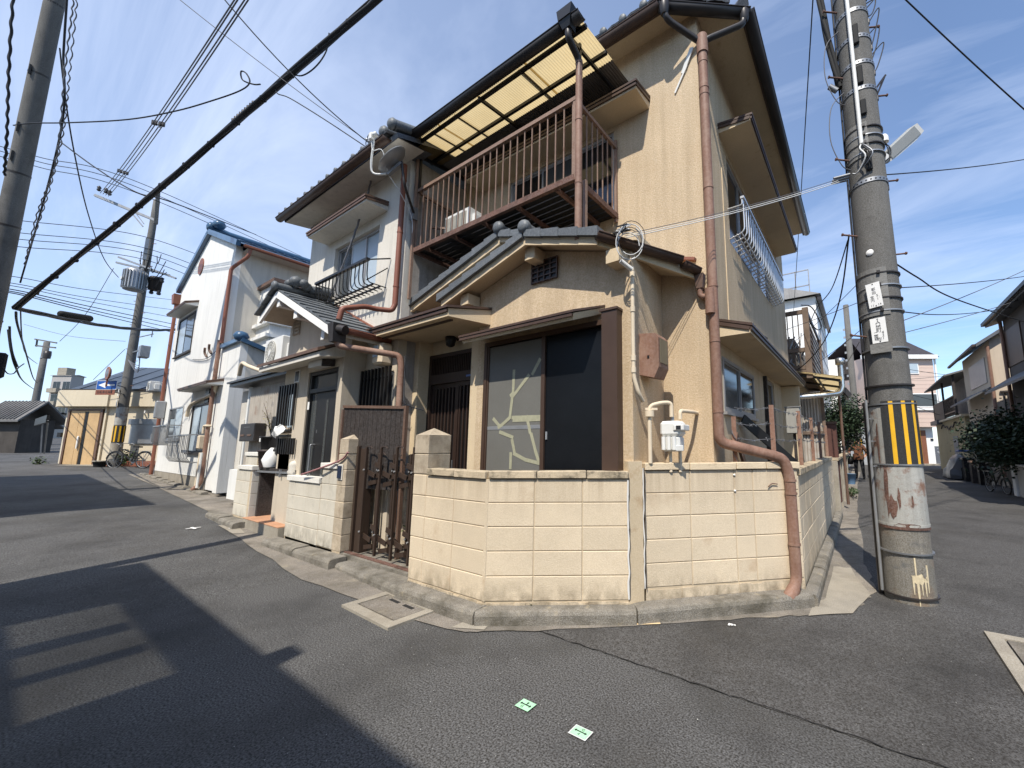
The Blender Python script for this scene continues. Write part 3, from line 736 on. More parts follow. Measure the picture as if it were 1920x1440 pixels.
cordp = [on(705, 836, 'y', -1.15), on(722, 815, 'y', -1.0), on(740, 800, 'y', -.9), on(762, 780, 'y', -.8)]
tag(MB().tube(spline(cordp, 5), .006, 6).build('cord', cream_pipe), 'pale cord tied from the folding gate up towards the door post', 'cord')
b = MB()
for k in range(60):
    a = random.uniform(0, 6.3); c = V((random.uniform(-3.7,-2.9), random.uniform(-.95,-.75), random.uniform(.15,.42))); l = random.uniform(.03,.07)
    d = V((math.cos(a), math.sin(a), random.uniform(-.3,.8))).normalized()*l; s_ = V((-d.y, d.x, d.z*.3))*.4
    b.quad(c, c + d*.5 + s_, c + d, c + d*.5 - s_)
tag(b.build('weed', leaf_mid, None, False), 'clump of green weeds growing behind the folding gate', 'weed')
# ------------------------------------------------------------------ the tan corner house
h1 = thing('corner_house', 'tan stucco two storey house on the street corner with rusty balcony and tiled porch', 'house', (-2.0, 2.5, 0))
b = MB()
b.wall('y', 0.0, 0.12, -3.95, 0.0, 0.1, 6.36, [(-2.90, -1.09, 4.22, 5.34)])
b.build('front_wall', stucco, h1)
MB().wall('x', -0.12, 0.0, 0.12, 5.6, 0.1, 6.36, [(1.05, 3.75, 4.0, 5.22), (0.42, 1.93, 1.80, 2.40), (2.75, 3.55, .4, 2.50)]).build('side_wall', stucco, h1)
MB().box((-3.95, 5.48, .1), (-.12, 5.6, 6.36)).build('back_wall', stucco, h1)
MB().box((-3.95, .12, .1), (-3.83, 5.48, 6.36)).build('party_wall', cement_wall, h1)
MB().box((-3.83, .12, 6.28), (-.12, 5.48, 6.34)).build('ceiling', dark_wood, h1)
MB().box((-3.83, .12, 3.2), (-.12, 5.48, 3.3)).build('upper_floor', dark_wood, h1)
# vertical control joint on the side wall
MB().bar((0.004, .78, 2.75), (0.004, .78, 4.9), .012, .006).build('wall_joint', stucco_trim, h1)

# --- main roof: hip with its street corner cut off
ER = [(-4.05, -.27), (-.28, -.27), (.44, .29), (.44, 6.0)]     # eave line
roof = MB()
ze, zr = 6.36, 7.7
top = [(-4.05, 2.7, zr), (-1.9, 2.7, zr), (-1.9, 6.0, zr - .1)]
e = [V((x, y, ze)) for x, y in ER]
roof.add([*e, *top], [(0,1,5,4), (1,2,5), (2,3,6,5), (3, 6, 2)])
rf = roof.build('roof', tile_dark, h1, False)
b = MB()      # fascia boards
for i in range(3): b.bar(e[i] + V((0,0,-.055)), e[i+1] + V((0,0,-.055)), .03, .13)
b.build('fascia', brown_gutter, rf)
MB().add([(-4.05,-.26,6.30),(-.28,-.26,6.30),(.43,.29,6.30),(.43,6.0,6.30),(0,6.0,6.31),(0,0.0,6.31),(-4.05,0.0,6.31)], [(0,1,5,6),(1,2,5),(2,3,4,5)]).build('soffit', stucco_trim, rf, False)
def gutter(pts, r, m, parent, name='gutter', n=10):        # half-round trough, open at the top
    b = MB(); P = [V(q) for q in pts]; o = 0
    rows = []
    for k in range(len(P)):
        d = (P[min(k+1, len(P)-1)] - P[max(k-1, 0)]); d.z = 0; d.normalize(); s_ = V((d.y, -d.x, 0))
        rows.append([P[k] + s_*math.cos(PI + PI*j/n)*r + V((0,0,1))*math.sin(PI + PI*j/n)*r for j in range(n+1)])
    vs = [q for row in rows for q in row]; m_ = n + 1
    fs = [(k*m_+j, k*m_+j+1, (k+1)*m_+j+1, (k+1)*m_+j) for k in range(len(P)-1) for j in range(n)]
    fs += [tuple(range(m_)), tuple((len(P)-1)*m_ + j for j in range(m_))[::-1]]
    b.add(vs, fs, True)
    for k in (0, 1): b.tube([row[-1 if k else 0] for row in rows], .008, 6)
    return b.build(name, m, parent)
gutter([(-4.05, -.335, 6.29), (-.30, -.335, 6.27)], .065, brown_gutter, h1)
gutter([(-.31, -.34, 6.26), (.505, .29, 6.26)], .065, dark_gutter, h1)
gutter([(.505, .26, 6.26), (.505, 6.0, 6.28)], .065, dark_gutter, h1)
# eave tiles: two rows of pan tiles along each eave
def pan_tile(w, l, m, wave=.03, th=.022, name='tile'):
    b = MB(); K = 6
    pr = [(w*(i/K), wave*math.sin(PI*2*(i/K - .12))*.5 + (wave*.5 if i/K > .62 else 0)) for i in range(K+1)]
    vs = []
    for y, dz in ((0, 0.02), (l, 0.0)):
        for x, z in pr: vs.append((x, y, z + dz + th))
        for x, z in pr: vs.append((x, y, z + dz))
    m_ = 2*(K+1); fs = []
    for i in range(K):
        fs += [(i, i+1, m_+i+1, m_+i), (K+1+i+1, K+1+i, m_+K+1+i, m_+K+1+i+1), (i+1, i, K+1+i, K+2+i), (m_+i, m_+i+1, m_+K+2+i, m_+K+1+i)]
    fs += [(0, m_, m_+K+1, K+1), (K, 2*K+1, m_+2*K+1, m_+K)]
    b.add(vs, fs, False); return b.mesh(name, m)
pan = pan_tile(.27, .30, tile_m); pan_d = pan_tile(.27, .30, tile_dark); pan_b = pan_tile(.27, .30, tile_blue)
def tile_field(parent, me, o, E, S, cols, rows, w=.255, g=.235, lift=.01, skip=None):
    E, S = V(E).normalized(), V(S).normalized(); N_ = E.cross(S).normalized()
    if N_.z < 0: N_ = -N_
    for j in range(rows):
        for i in range(cols):
            if skip and skip(i, j): continue
            inst('tile', me, frame(V(o) + E*(i*w) + S*(j*g) + N_*(lift + random.uniform(-.003,.003)), E, S, N_), parent)
sl = V((0, 2.7+.27, zr-ze)).normalized()
tile_field(rf, pan_d, (-4.05, -.32, ze-.012), (1,0,0), sl, 15, 2)
sx = V((-1.9-.44, 0, zr-ze)).normalized()
tile_field(rf, pan_d, (.49, .35, ze-.012), (0,1,0), sx, 23, 2)
du = V((.72, .56, 0)).normalized(); dn = V((-.5, .64, .35)).normalized()
tile_field(rf, pan_d, (-.28, -.31, ze-.012), du, dn, 3, 2)
# hip ridge and round caps
b = MB(); b.tube([(-.28,-.29,ze+.06), (-1.9,2.7,zr+.06)], .07, 8); b.tube([(.46,.29,ze+.06), (-1.9,2.7,zr+.06)], .07, 8)
b.build('hip_tiles', tile_dark, rf)
for i in range(14): MB().lathe((-4.0 + i*.27, -.36, ze+.04), [(0,.0),(.04,.003),(.05,.015),(.05,.08)], 10, (0,1,.2)).build('tile_end', tile_m, rf)

# --- downpipes at the corner
def pipe(pts, r, m, parent, name='downpipe', bands=(), n=14):
    o = MB().tube(pts, r, n).build(name, m, parent)
    return o
def bend(pts, rad=.07, n=5):             # round the corners of a polyline
    P = [V(q) for q in pts]; out = [P[0]]
    for i in range(1, len(P)-1):
        a = (P[i-1]-P[i]); c = (P[i+1]-P[i]); r = min(rad, a.length*.45, c.length*.45)
        p, q = P[i] + a.normalized()*r, P[i] + c.normalized()*r
        for k in range(n+1):
            t = k/n; out.append(p*(1-t)**2 + P[i]*2*t*(1-t) + q*t*t)
    return out + [P[-1]]
DPX, DPY = 0.062, -0.015
dp = pipe(bend([(DPX, DPY, 5.92), (DPX, DPY, 1.47), (.56, .345, 1.318), (.60, .372, 1.16), (.602, .372, .22), (.575, .30, .12)], .08, 6), .050, pipe_m, h1)
rings((5.60, 5.28, 5.2, 4.1, 3.02, 2.45, 1.75), DPX, DPY, .018, .0545, pipe_m, dp); rings((5.72,), DPX, DPY, .22, .062, pipe_m, dp, 'socket')
rings((.98, .52, 1.10), .602, .372, .02, .0555, pipe_m, dp)
MB().cyl((.585, .325, .155), (.545, .245, .075), .056, .060, 16, False).build('outlet', pipe_m, dp)
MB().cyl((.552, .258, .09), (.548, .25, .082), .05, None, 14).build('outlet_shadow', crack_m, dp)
pipe(bend([(-.24, -.32, 6.22), (-.235, -.31, 6.10), (-.20, -.26, 6.06), (.02, -.04, 5.90), (DPX, DPY, 5.86)], .05), .034, dark_gutter, h1, 'elbow')
pipe(bend([(.46, .24, 6.22), (.455, .23, 6.10), (.42, .20, 6.06), (.12, .01, 5.90), (DPX, DPY, 5.86)], .05), .034, dark_gutter, h1, 'elbow')
MB().lathe((-.245, -.325, 6.12), [(.035,0),(.05,.03),(.06,.1),(.06,.13)], 10).build('hopper', dark_gutter, h1)
MB().lathe((.465, .245, 6.12), [(.035,0),(.05,.03),(.06,.1),(.06,.13)], 10).build('hopper', dark_gutter, h1)
MB().bar((-.17, -.01, 5.62), (-.05, -.03, 5.86), .012, .05).build('bracket', white_pl, h1)
MB().bar((-.27, -.012, 5.42), (-.12, -.02, 5.68), .008, .02).build('bracket', white_pl, h1)

# --- window hoods
def hood(name, x0, x1, y0, y1, z, parent, m_fas=brown_gutter, m_sof=stucco_trim, th=.075, rise=.10, axis='y'):
    # slab hood standing off a wall; axis 'y': wall at y0, front edge at y1 (towards -y); axis 'x': wall at y0 (x), front y1 (+x)
    def W(u, d, zz): return (u, d, zz) if axis == 'y' else (d, u, zz)
    b = MB(); b.add([W(x0,y0,z), W(x1,y0,z), W(x1,y1,z), W(x0,y1,z), W(x0,y0,z+th+rise), W(x1,y0,z+th+rise), W(x1,y1,z+th), W(x0,y1,z+th)],
                    [(0,3,2,1), (3,7,6,2), (0,4,7,3), (1,2,6,5)])
    o = b.build(name, m_sof, parent, False)
    s_ = -1 if y1 < y0 else 1; g_ = .022
    b = MB(); b.add([W(x0-.02,y0,z+th+rise+.004), W(x1+.02,y0,z+th+rise+.004), W(x1+.02,y1+s_*.03,z+th+.004), W(x0-.02,y1+s_*.03,z+th+.004),
                     W(x0-.02,y0,z+th+rise+.03), W(x1+.02,y0,z+th+rise+.03), W(x1+.02,y1+s_*.03,z+th+.03), W(x0-.02,y1+s_*.03,z+th+.03)],
                    [(0,3,2,1),(4,5,6,7),(3,7,6,2),(0,4,7,3),(1,2,6,5)])
    b.build('hood_sheet', m_fas, o, False)
    b = MB(); b.bar(W(x0-.01, y1+s_*.012, z+th-.016), W(x1+.01, y1+s_*.012, z+th-.016), .018, .036)
    for u in (x0-.008, x1+.008): b.bar(W(u, y0, z+th+rise-.02), W(u, y1, z+th-.016), .016, .036)
    b.build('hood_trim', m_fas, o)
    return o
hood('window_hood', -3.5, -.60, 0.0, -.34, 5.40, h1, th=.06, rise=.07)
hood('side_hood', .72, 4.72, 0.0, .38, 5.30, h1, th=.05, rise=.05, axis='x')
hood('side_hood', .17, 4.65, 0.0, .36, 2.55, h1, th=.06, rise=.12, axis='x')

# --- balcony window and side windows
def window(parent, ax, c, u0, u1, z0, z1, panes, m_frame, m_glass, fr=.04, depth=.03, sill=None, sash_w=.03):
    # c: plane of the outer face of the frame; the sashes sit just behind it; ax axis of the normal, dirn = outward sign
    dirn = -1 if ax == 'y' else 1
    def B(a, b_, d0, d1, zz0, zz1):
        return ((a, c - dirn*d0, zz0), (b_, c - dirn*d1, zz1)) if ax == 'y' else ((c - dirn*d0, a, zz0), (c - dirn*d1, b_, zz1))
    w = MB()
    w.box(*B(u0, u1, 0, depth, z0, z0+fr)); w.box(*B(u0, u1, 0, depth, z1-fr, z1))
    w.box(*B(u0, u0+fr, 0, depth, z0+fr, z1-fr)); w.box(*B(u1-fr, u1, 0, depth, z0+fr, z1-fr))
    o = w.build('window', m_frame, parent)
    n = len(panes); W_ = (u1-u0-2*fr) / n
    for i, mg in enumerate(panes):
        a = u0 + fr + i*W_; b_ = a + W_
        off = depth*.25 if i % 2 else depth*.75
        s_ = MB(); 
        for q in ((a-.01, a-.01+sash_w), (b_+.01-sash_w, b_+.01)): s_.box(*B(q[0], q[1], off, off+.018, z0+fr*.6, z1-fr*.6))
        for q in ((z0+fr*.6, z0+fr*.6+sash_w*1.2), (z1-fr*.6-sash_w, z1-fr*.6)): s_.box(*B(a-.01+sash_w, b_+.01-sash_w, off, off+.018, q[0], q[1]))
        s_.build('sash', m_frame, o)
        MB().box(*B(a+.01, b_-.01, off+.006, off+.012, z0+fr, z1-fr)).build('pane', mg, o)
    if sill:
        MB().box(*B(u0-.03, u1+.03, -sill, depth, z0-.035, z0-.002)).build('sill', m_frame, o)
    return o
window(h1, 'y', 0.02, -2.90, -1.09, 4.22, 5.34, [glass, glass_grey, glass], sash_light, glass, sill=.02)
window(h1, 'x', -0.02, 1.05, 3.75, 4.0, 5.22, [glass, glass, glass_grey, glass], sash_light, glass)
window(h1, 'x', 0.012, .42, 1.93, 1.80, 2.40, [glass_grey, glass], sash_light, glass, sill=.03)
window(h1, 'x', -0.02, 2.75, 3.55, .4, 2.50, [glass, glass], sash_light, glass)
MB().box((.0, 2.62, 1.0), (.05, 2.70, 2.5)).build('door_frame', dark_wood, h1)
MB().box((.0, 4.3, .2), (.30, 4.42, 2.53)).build('side_post', stucco_trim, h1)
# side railing of bent aluminium bars
sr = MB().bar((.185, .98, 4.52), (.185, 4.05, 4.52), .045, .03).build('window_guard', alu, h1)
for y in (.99, 4.0): MB().tube(bend([(.18, y, 4.49), (.18, y, 4.42), (.0, y, 4.42)], .03), .010, 8).build('bracket', alu, sr)
for i in range(24):
    y = 1.03 + i * .13
    MB().tube(bend([(.185, y, 4.51), (.185, y, 4.08), (.0, y, 4.03)], .07, 4), .010, 8).build('bar', alu, sr)
for x in (.05, .10, .15): MB().bar((x, 1.0, 4.03 + x*.25), (x, 4.05, 4.03 + x*.25), .012, .012).build('rail', alu, sr)
# chrome vent cowl lying on the lower hood
vc = thing('vent_cowl', 'shiny bent vent cowl on top of the lower side hood', 'vent', (.12, .95, 2.72))
MB().lathe((.05, 1.30, 2.86), [(.075,.0),(.078,.05),(.07,.10),(.045,.14),(0,.15)], 12, (1,.15,.1)).build('hood_cap', alu, vc)
MB().cyl((.13, 1.36, 2.86), (.28, 1.45, 2.76), .05, .045, 12).build('flap', rubber, vc)

# --- balcony
bl = MB()
Bx0, Bx1, By, Bz, Rz = -3.88, -1.055, -.86, 4.14, 5.075
bl.bar((Bx0, By, Bz+.03), (Bx1, By, Bz+.03), .045, .065); bl.bar((Bx0, By, Bz+.03), (Bx0, 0, Bz+.03), .045, .065); bl.bar((Bx1, By, Bz+.03), (Bx1, 0, Bz+.03), .045, .065)
bal = bl.build('balcony', rust, h1)
for i in range(9):
    y = -.80 + i*.092
    MB().box((Bx0+.03, y, Bz+.035), (Bx1-.03, y+.077, Bz+.055)).build('deck_slat', black_m, bal)
for i in range(5):
    x = Bx0 + .25 + i*.58
    MB().bar((x, By+.02, Bz+.01), (x, -.01, Bz+.01), .035, .045).build('joist', rust, bal)
MB().bar((Bx0-.01, By, Rz), (Bx1+.02, By, Rz), .045, .045).build('top_rail', rail_m, bal)
MB().bar((Bx1, By, Rz), (Bx1, 0, Rz), .04, .04).build('top_rail', rail_m, bal)
MB().bar((Bx0, By, Rz), (Bx0, 0, Rz), .04, .04).build('top_rail', rail_m, bal)
nb = 25
for i in range(nb):
    x = Bx0 + .03 + (Bx1-Bx0-.06)*i/(nb-1)
    MB().bar((x, By, Bz+.06), (x, By, Rz-.02), .0115).build('baluster', rail_m, bal)
for i in range(1, 8):
    MB().bar((Bx1, By + i*.108, Bz+.06), (Bx1, By + i*.108, Rz-.02), .0115).build('baluster', rail_m, bal)
    MB().bar((Bx0, By + i*.108, Bz+.06), (Bx0, By + i*.108, Rz-.02), .0115).build('baluster', rail_m, bal)
for x in (Bx0, Bx1): MB().bar((x, By, Bz), (x, By, Rz), .035).build('rail_post', rail_m, bal)
MB().bar((Bx1, -.02, Bz-.05), (Bx1, -.02, Rz+.1), .035).build('rail_post', rail_m, bal)
MB().bar((-.965, -.80, 3.45), (-.965, -.80, 4.14), .035).build('support_post', rail_m, bal)
MB().bar((Bx0, By-.03, 3.45), (Bx0, By-.03, 5.72), .035).build('support_post', rail_m, bal)

old_tin = M('dull_tin', (.16,.155,.15), .6, .15, 3, metal=.2)
# --- corrugated canopy over the balcony
cx0, cx1, cy0, cy1, cz0, cz1 = -3.98, -.83, -1.05, -.02, 5.70, 5.845
def corrugate(o, E, S, L, W_, m, parent, name, pitch=.032, amp=.0085, th=0.0):
    E, S = V(E).normalized(), V(S).normalized(); N_ = E.cross(S).normalized()
    if N_.z < 0: N_ = -N_
    n = int(L / pitch * 4); b = MB(); vs = []
    for i in range(n + 1):
        u = L*i/n; d = amp*math.sin(2*PI*u/pitch)
        vs += [V(o) + E*u + N_*d, V(o) + E*u + S*W_ + N_*d]
    b.add(vs, [(2*i, 2*i+2, 2*i+3, 2*i+1) for i in range(n)], True)
    return b.build(name, m, parent, False)
can = MB()
csl = V((0, cy1-cy0, cz1-cz0))
for f in (.04, .42, .98):
    p = V((cx0, cy0, cz0-.035)) + csl*f
    can.bar(p, p + V((cx1-cx0+.02, 0, 0)), .035, .04)
can = can.build('canopy', black_m, h1)
for x in (-3.9, -2.36, -1.0):
    p = V((x, cy0-.02, cz0-.075)); MB().bar(p, p + csl*1.02, .03, .04).build('rafter', black_m, can)
for x in (-3.4, -2.9, -1.75): p = V((x, cy0+.03, cz0+.03)); MB().bar(p, p + csl*.62, .05, .02).build('batten', black_m, can)  # thin bars added above the sheet so faint shadow lines cross it
Lc = (cx1-cx0)
for i in range(4):
    o = V((cx0 + i*Lc/4 - .03, cy0 - .02, cz0 + .004*(i % 2)))
    corrugate(o, (1,0,0), csl, Lc/4 + .03, csl.length*.60, poly_yellow, can, 'corrugated_sheet')
    corrugate(o + csl*.585 + V((0,0,-.012)), (1,0,0), csl, Lc/4 + .03, csl.length*.42, old_tin, can, 'metal_sheet')
gutter([(cx0-.12, cy0-.06, cz0+.02), (cx1+.03, cy0-.06, cz0+.0)], .062, dark_gutter, can)
MB().prism([(-1.03, cy0-.15, cz0-.02), (-.88, cy0-.15, cz0-.02), (-.86, cy0-.15, cz0+.10), (-1.05, cy0-.15, cz0+.10)], (0, .17, 0)).build('hopper', black_m, can)
MB().prism([(-1.03, cy0-.14, cz0-.02), (-.88, cy0-.14, cz0-.02), (-.91, cy0-.11, cz0-.10), (-1.0, cy0-.11, cz0-.10)], (0, .10, 0)).build('hopper', black_m, can)
MB().tube(bend([(-.955, cy0-.07, cz0-.08), (-.955, cy0-.07, cz0-.18), (-.955, By-.07, cz0-.27), (-.955, By-.07, 5.22)], .06), .036, 12).build('elbow', dark_gutter, can)
dp2 = MB().cyl((-.955, By-.07, 5.42), (-.955, By-.07, 3.42), .036, None, 14).build('downpipe', pipe_m, h1)
rings((5.38, 4.72, 4.02), -.955, By-.07,   .018, .040, pipe_m, dp2)
for x in (-3.85, -1.0): MB().bar((x, By-.0, 5.05), (x, By-.0, 5.72), .03).build('support_post', black_m, can)

# --- air conditioner on the balcony and the pipe behind it
def aircon(label, loc, w, h, d, rz=0.0, fan=True):
    t = thing('air_conditioner', label, 'air conditioner', loc); x, y, z = loc
    MB().cbox((x-w/2, y-d/2, z+.03), (x+w/2, y+d/2, z+h), .012).build('casing', white_pl, t)
    if fan:
        MB().cyl((x-w*.1, y-d/2-.001, z+h*.52), (x-w*.1, y-d/2-.012, z+h*.52), h*.40, None, 28).build('fan_grille', M_grille, t)
        b = MB()
        for r in (.36, .28, .2, .12): b.tube([(x-w*.1 + math.cos(a)*h*r*1.05, y-d/2-.018, z+h*.52 + math.sin(a)*h*r*1.05) for a in [2*PI*i/24 for i in range(25)]], .004, 5)
        for i in range(8): a = PI*i/8; b.bar((x-w*.1+math.cos(a)*h*.4, y-d/2-.018, z+h*.52+math.sin(a)*h*.4), (x-w*.1-math.cos(a)*h*.4, y-d/2-.018, z+h*.52-math.sin(a)*h*.4), .005)
        b.build('fan_guard', white_pl, t)
        MB().cyl((x-w*.1, y-d/2-.02, z+h*.52), (x-w*.1, y-d/2-.028, z+h*.52), h*.09, None, 16).build('fan_hub', white_pl, t)
    else:
        b = MB()
        for i in range(14): b.box((x-w*.46, y-d/2-.010, z+.07+i*(h-.12)/14), (x+w*.40, y-d/2+.001, z+.07+i*(h-.12)/14+.014))
        b.build('louvre', M_grille, t)
    for s_ in (-1, 1): MB().box((x+s_*w*.35-.02, y-d/2-.02, z), (x+s_*w*.35+.02, y+d/2+.02, z+.03)).build('foot', grey_metal, t)
    MB().cbox((x+w/2, y-.06, z+h*.2), (x+w/2+.05, y+.10, z+h*.75), .01).build('valve_cover', white_pl, t)
    return t
M_grille = M('ac_grille', (.33, .315, .27), .6, .1, 20)
aircon('cream air conditioner unit standing on the rusty balcony floor', (-3.08, -.66, 4.20), .50, .34, .22, fan=False)
MB().tube(bend([(-2.98, -.10, 4.2), (-2.98, -.10, 4.82), (-3.25, -.06, 4.9), (-3.25, .01, 4.9)], .07), .045, 12).build('duct', stucco_trim, h1)
MB().bar((-3.90, -.6, 4.66), (-3.30, -.02, 4.66), .03).build('brace', rail_m, bal)

# --- porch walls
b = MB(); b.wall('y', -.70, -.58, -2.62, -.5, .1, 3.02, [(-2.45, -.61, .55, 2.62)])
b.build('porch_wall', stucco, h1)
def zg1(x): return 3.62 - .285*abs(x + 1.64)          # underside line of the front gable
b = MB(); b.prism([(-2.62, -.70, 3.02), (-.5, -.70, 3.02), (-.5, -.70, zg1(-.5)-.02), (-1.64, -.70, 3.60), (-2.62, -.70, zg1(-2.62)-.02)], (0, .12, 0))
b.build('gable_wall', stucco, h1)
MB().box((-.62, -.58, .1), (-.5, -.002, 3.28)).build('porch_side_wall', stucco, h1)
b = MB(); b.wall('y', -.50, -.40, -3.85, -2.63, .1, 3.3, [(-3.84, -2.64, .2, 2.70)])
b.box((-4.0, -.70, .1), (-3.85, -.40, 3.20)); b.box((-2.745, -.699, .1), (-2.622, -.40, 2.72))
b.build('door_wall', stucco_trim, h1)
# --- window bay: sashes, screens, shutter box
wn = MB().wall('y', -.735, -.66, -2.47, -.772, .50, 2.65, [(-2.42, -.80, .55, 2.60)]).build('bay_window', sash, h1)
MB().box((-.772, -.80, .5), (-.605, -.66, 2.70)).build('shutter_box', sash, wn)
MB().box((-.79, -.812, 2.70), (-.595, -.66, 2.722)).build('shutter_cap', brown_gutter, wn)
MB().box((-1.585, -.722, .55), (-1.535, -.69, 2.60)).build('stile', sash, wn)
MB().box((-2.42, -.726, .55), (-2.395, -.70, 2.60)).build('stile', sash, wn)
MB().box((-2.395, -.712, .56), (-1.585, -.706, 2.585)).build('insect_screen', screen_m, wn)
MB().box((-2.395, -.715, 1.615), (-1.585, -.712, 1.655)).build('screen_bar', grey_metal, wn)
MB().box((-1.535, -.700, .56), (-.81, -.694, 2.585)).build('dark_pane', screen_dark, wn)
MB().box((-1.53, -.706, .56), (-.81, -.70, .60)).build('lower_rail', sash, wn)
MB().box((-1.515, -.715, 1.50), (-1.50, -.70, 1.58)).build('handle', alu, wn)
tape = [[(964,694),(962,740)],[(1013,673),(998,702)],[(992,703),(962,743)],[(964,735),(957,742)],[(961,742),(956,784)],[(956,783),(942,796),(934,802)],[(925,785),(936,798)],[(960,783),(1018,781)],[(962,788),(1017,786)],[(987,780),(992,800),(994,812)],[(937,810),(962,820)],[(960,824),(965,850)],[(996,813),(1004,845),(1011,868)],[(963,850),(985,862),(1017,870)],[(958,849),(957,879)]]
b = MB()
for ln in tape:
    for i in range(len(ln)-1):
        p = on(*ln[i], 'y', -.7138); q = on(*ln[i+1], 'y', -.7138); d = (q-p).normalized(); n_ = V((-d.z, 0, d.x)) * .020
        dd = -.0012*random.random()
        b.prism([p - n_ - d*.006 + V((0,dd,0)), q - n_*.9 + d*.006 + V((0,dd,0)), q + n_*.9 + d*.006 + V((0,dd,0)), p + n_ - d*.006 + V((0,dd,0))], (0, -.0012, 0))
tp = b.build('tape', tape_m, wn)
hd = MB()
z0 = 2.66
hd.add([(-2.53,-.70,z0+.06),(-.82,-.70,z0+.06),(-.96,-1.0,z0-.06),(-2.53,-1.0,z0-.06),(-2.53,-.70,z0+.12),(-.80,-.70,z0+.12),(-.94,-1.02,z0+.0),(-2.55,-1.02,z0+.0)], [(0,3,2,1),(4,5,6,7),(3,7,6,2),(0,4,7,3),(1,2,6,5)])
hdo = hd.build('window_hood', stucco_trim, h1, False)
b = MB(); b.add([(-2.56,-.70,z0+.125),(-.79,-.70,z0+.125),(-.93,-1.04,z0+.005),(-2.57,-1.04,z0+.005),(-2.56,-.70,z0+.145),(-.79,-.70,z0+.145),(-.93,-1.04,z0+.028),(-2.57,-1.04,z0+.028)], [(0,3,2,1),(4,5,6,7),(3,7,6,2),(0,4,7,3),(1,2,6,5)])
b.bar((-2.56,-1.025,z0-.015),(-.95,-1.025,z0-.015),.016,.030)
b.build('hood_sheet', brown_gutter, hdo, False)
# --- front door
dr = MB()
Dy = -.515
dr.box((-3.85, Dy-.02, .2), (-3.79, Dy+.06, 2.70)); dr.box((-2.69, Dy-.02, .2), (-2.63, Dy+.06, 2.70)); dr.box((-3.79, Dy-.03, 2.28), (-2.69, Dy+.06, 2.41)); dr.box((-3.79, Dy-.02, 2.65), (-2.69, Dy+.06, 2.70))
door = dr.build('front_door', door_m, h1)
for i in range(2):
    x0 = -3.79 + i*.55; y = Dy + (.015 if i == 0 else -.008)
    lf = MB(); lf.box((x0, y, .25), (x0+.05, y+.03, 2.28)); lf.box((x0+.50, y, .25), (x0+.55, y+.03, 2.28)); lf.box((x0+.05, y, .25), (x0+.50, y+.03, .34)); lf.box((x0+.05, y, 2.22), (x0+.50, y+.03, 2.28))
    lf.box((x0+.05, y, .62), (x0+.50, y+.03, .70))
    lf.build('door_leaf', door_m, door)
    MB().box((x0+.05, y+.018, .34), (x0+.50, y+.024, 2.22)).build('pane', glass, door)
    for k in range(6): MB().box((x0+.075+k*.073, y-.006, .70), (x0+.075+k*.073+.026, y+.016, 2.22)).build('slat', door_m, door)
    for k in range(4): MB().box((x0+.06, y-.004, .36+k*.065), (x0+.49, y+.016, .36+k*.065+.035)).build('slat', door_m, door)
MB().box((-3.79, Dy+.03, 2.41), (-2.69, Dy+.036, 2.65)).build('pane', glass_grey, door)
for k in range(30): MB().box((-3.785+k*.0365, Dy-.005, 2.41), (-3.785+k*.0365+.012, Dy+.02, 2.65)).build('slat', door_m, door)
MB().box((-3.02, Dy-.034, 2.325), (-2.93, Dy-.031, 2.35)).build('name_sticker', M('sticker_blue', (.09,.15,.33), .4), door)
MB().box((-2.80, Dy-.034, 2.335), (-2.71, Dy-.031, 2.385)).build('name_sticker', white_paint, door)
MB().box((-2.72, Dy-.02, 1.0), (-2.705, Dy-.005, 1.25)).build('handle', galv, door)
MB().box((-3.26, Dy-.02, 1.0), (-3.245, Dy-.005, 1.25)).build('handle', galv, door)
lt = MB().lathe((-3.28, -.62, 2.74), [(.02,0),(.055,.02),(.075,.13),(.03,.17),(0,.2)], 8).build('wall_lantern', black_m, h1)
MB().bar((-3.28,-.5,2.86), (-3.28,-.62,2.93), .02).build('arm', black_m, lt)
# door canopy
b = MB(); zc_ = 2.86
b.add([(-4.28,-.56,zc_+.02),(-2.42,-.56,zc_+.02),(-2.42,-.70,zc_+.02),(-2.56,-1.20,zc_+.02),(-4.28,-1.20,zc_+.02),(-4.28,-.56,zc_+.22),(-2.42,-.56,zc_+.22),(-2.42,-.70,zc_+.20),(-2.56,-1.20,zc_+.11),(-4.28,-1.20,zc_+.11)],
      [(0,1,2,3,4)[::-1], (5,6,7,8,9), (4,3,8,9), (3,2,7,8), (0,4,9,5)])
dc = b.build('door_canopy', stucco_trim, h1, False)
b = MB(); b.add([(-4.30,-.56,zc_+.225),(-2.40,-.56,zc_+.225),(-2.40,-.71,zc_+.205),(-2.54,-1.235,zc_+.112),(-4.30,-1.235,zc_+.112),(-4.30,-.56,zc_+.25),(-2.40,-.56,zc_+.25),(-2.40,-.71,zc_+.23),(-2.54,-1.235,zc_+.14),(-4.30,-1.235,zc_+.14)],
      [(0,1,2,3,4)[::-1], (5,6,7,8,9), (4,3,8,9), (3,2,7,8), (0,4,9,5)])
b.bar((-4.28,-1.212,zc_+.085),(-2.56,-1.212,zc_+.085),.02,.035); b.bar((-4.28,-1.10,zc_+.012),(-2.62,-1.10,zc_+.012),.03,.022)
b.build('canopy_sheet', brown_gutter, dc, False)

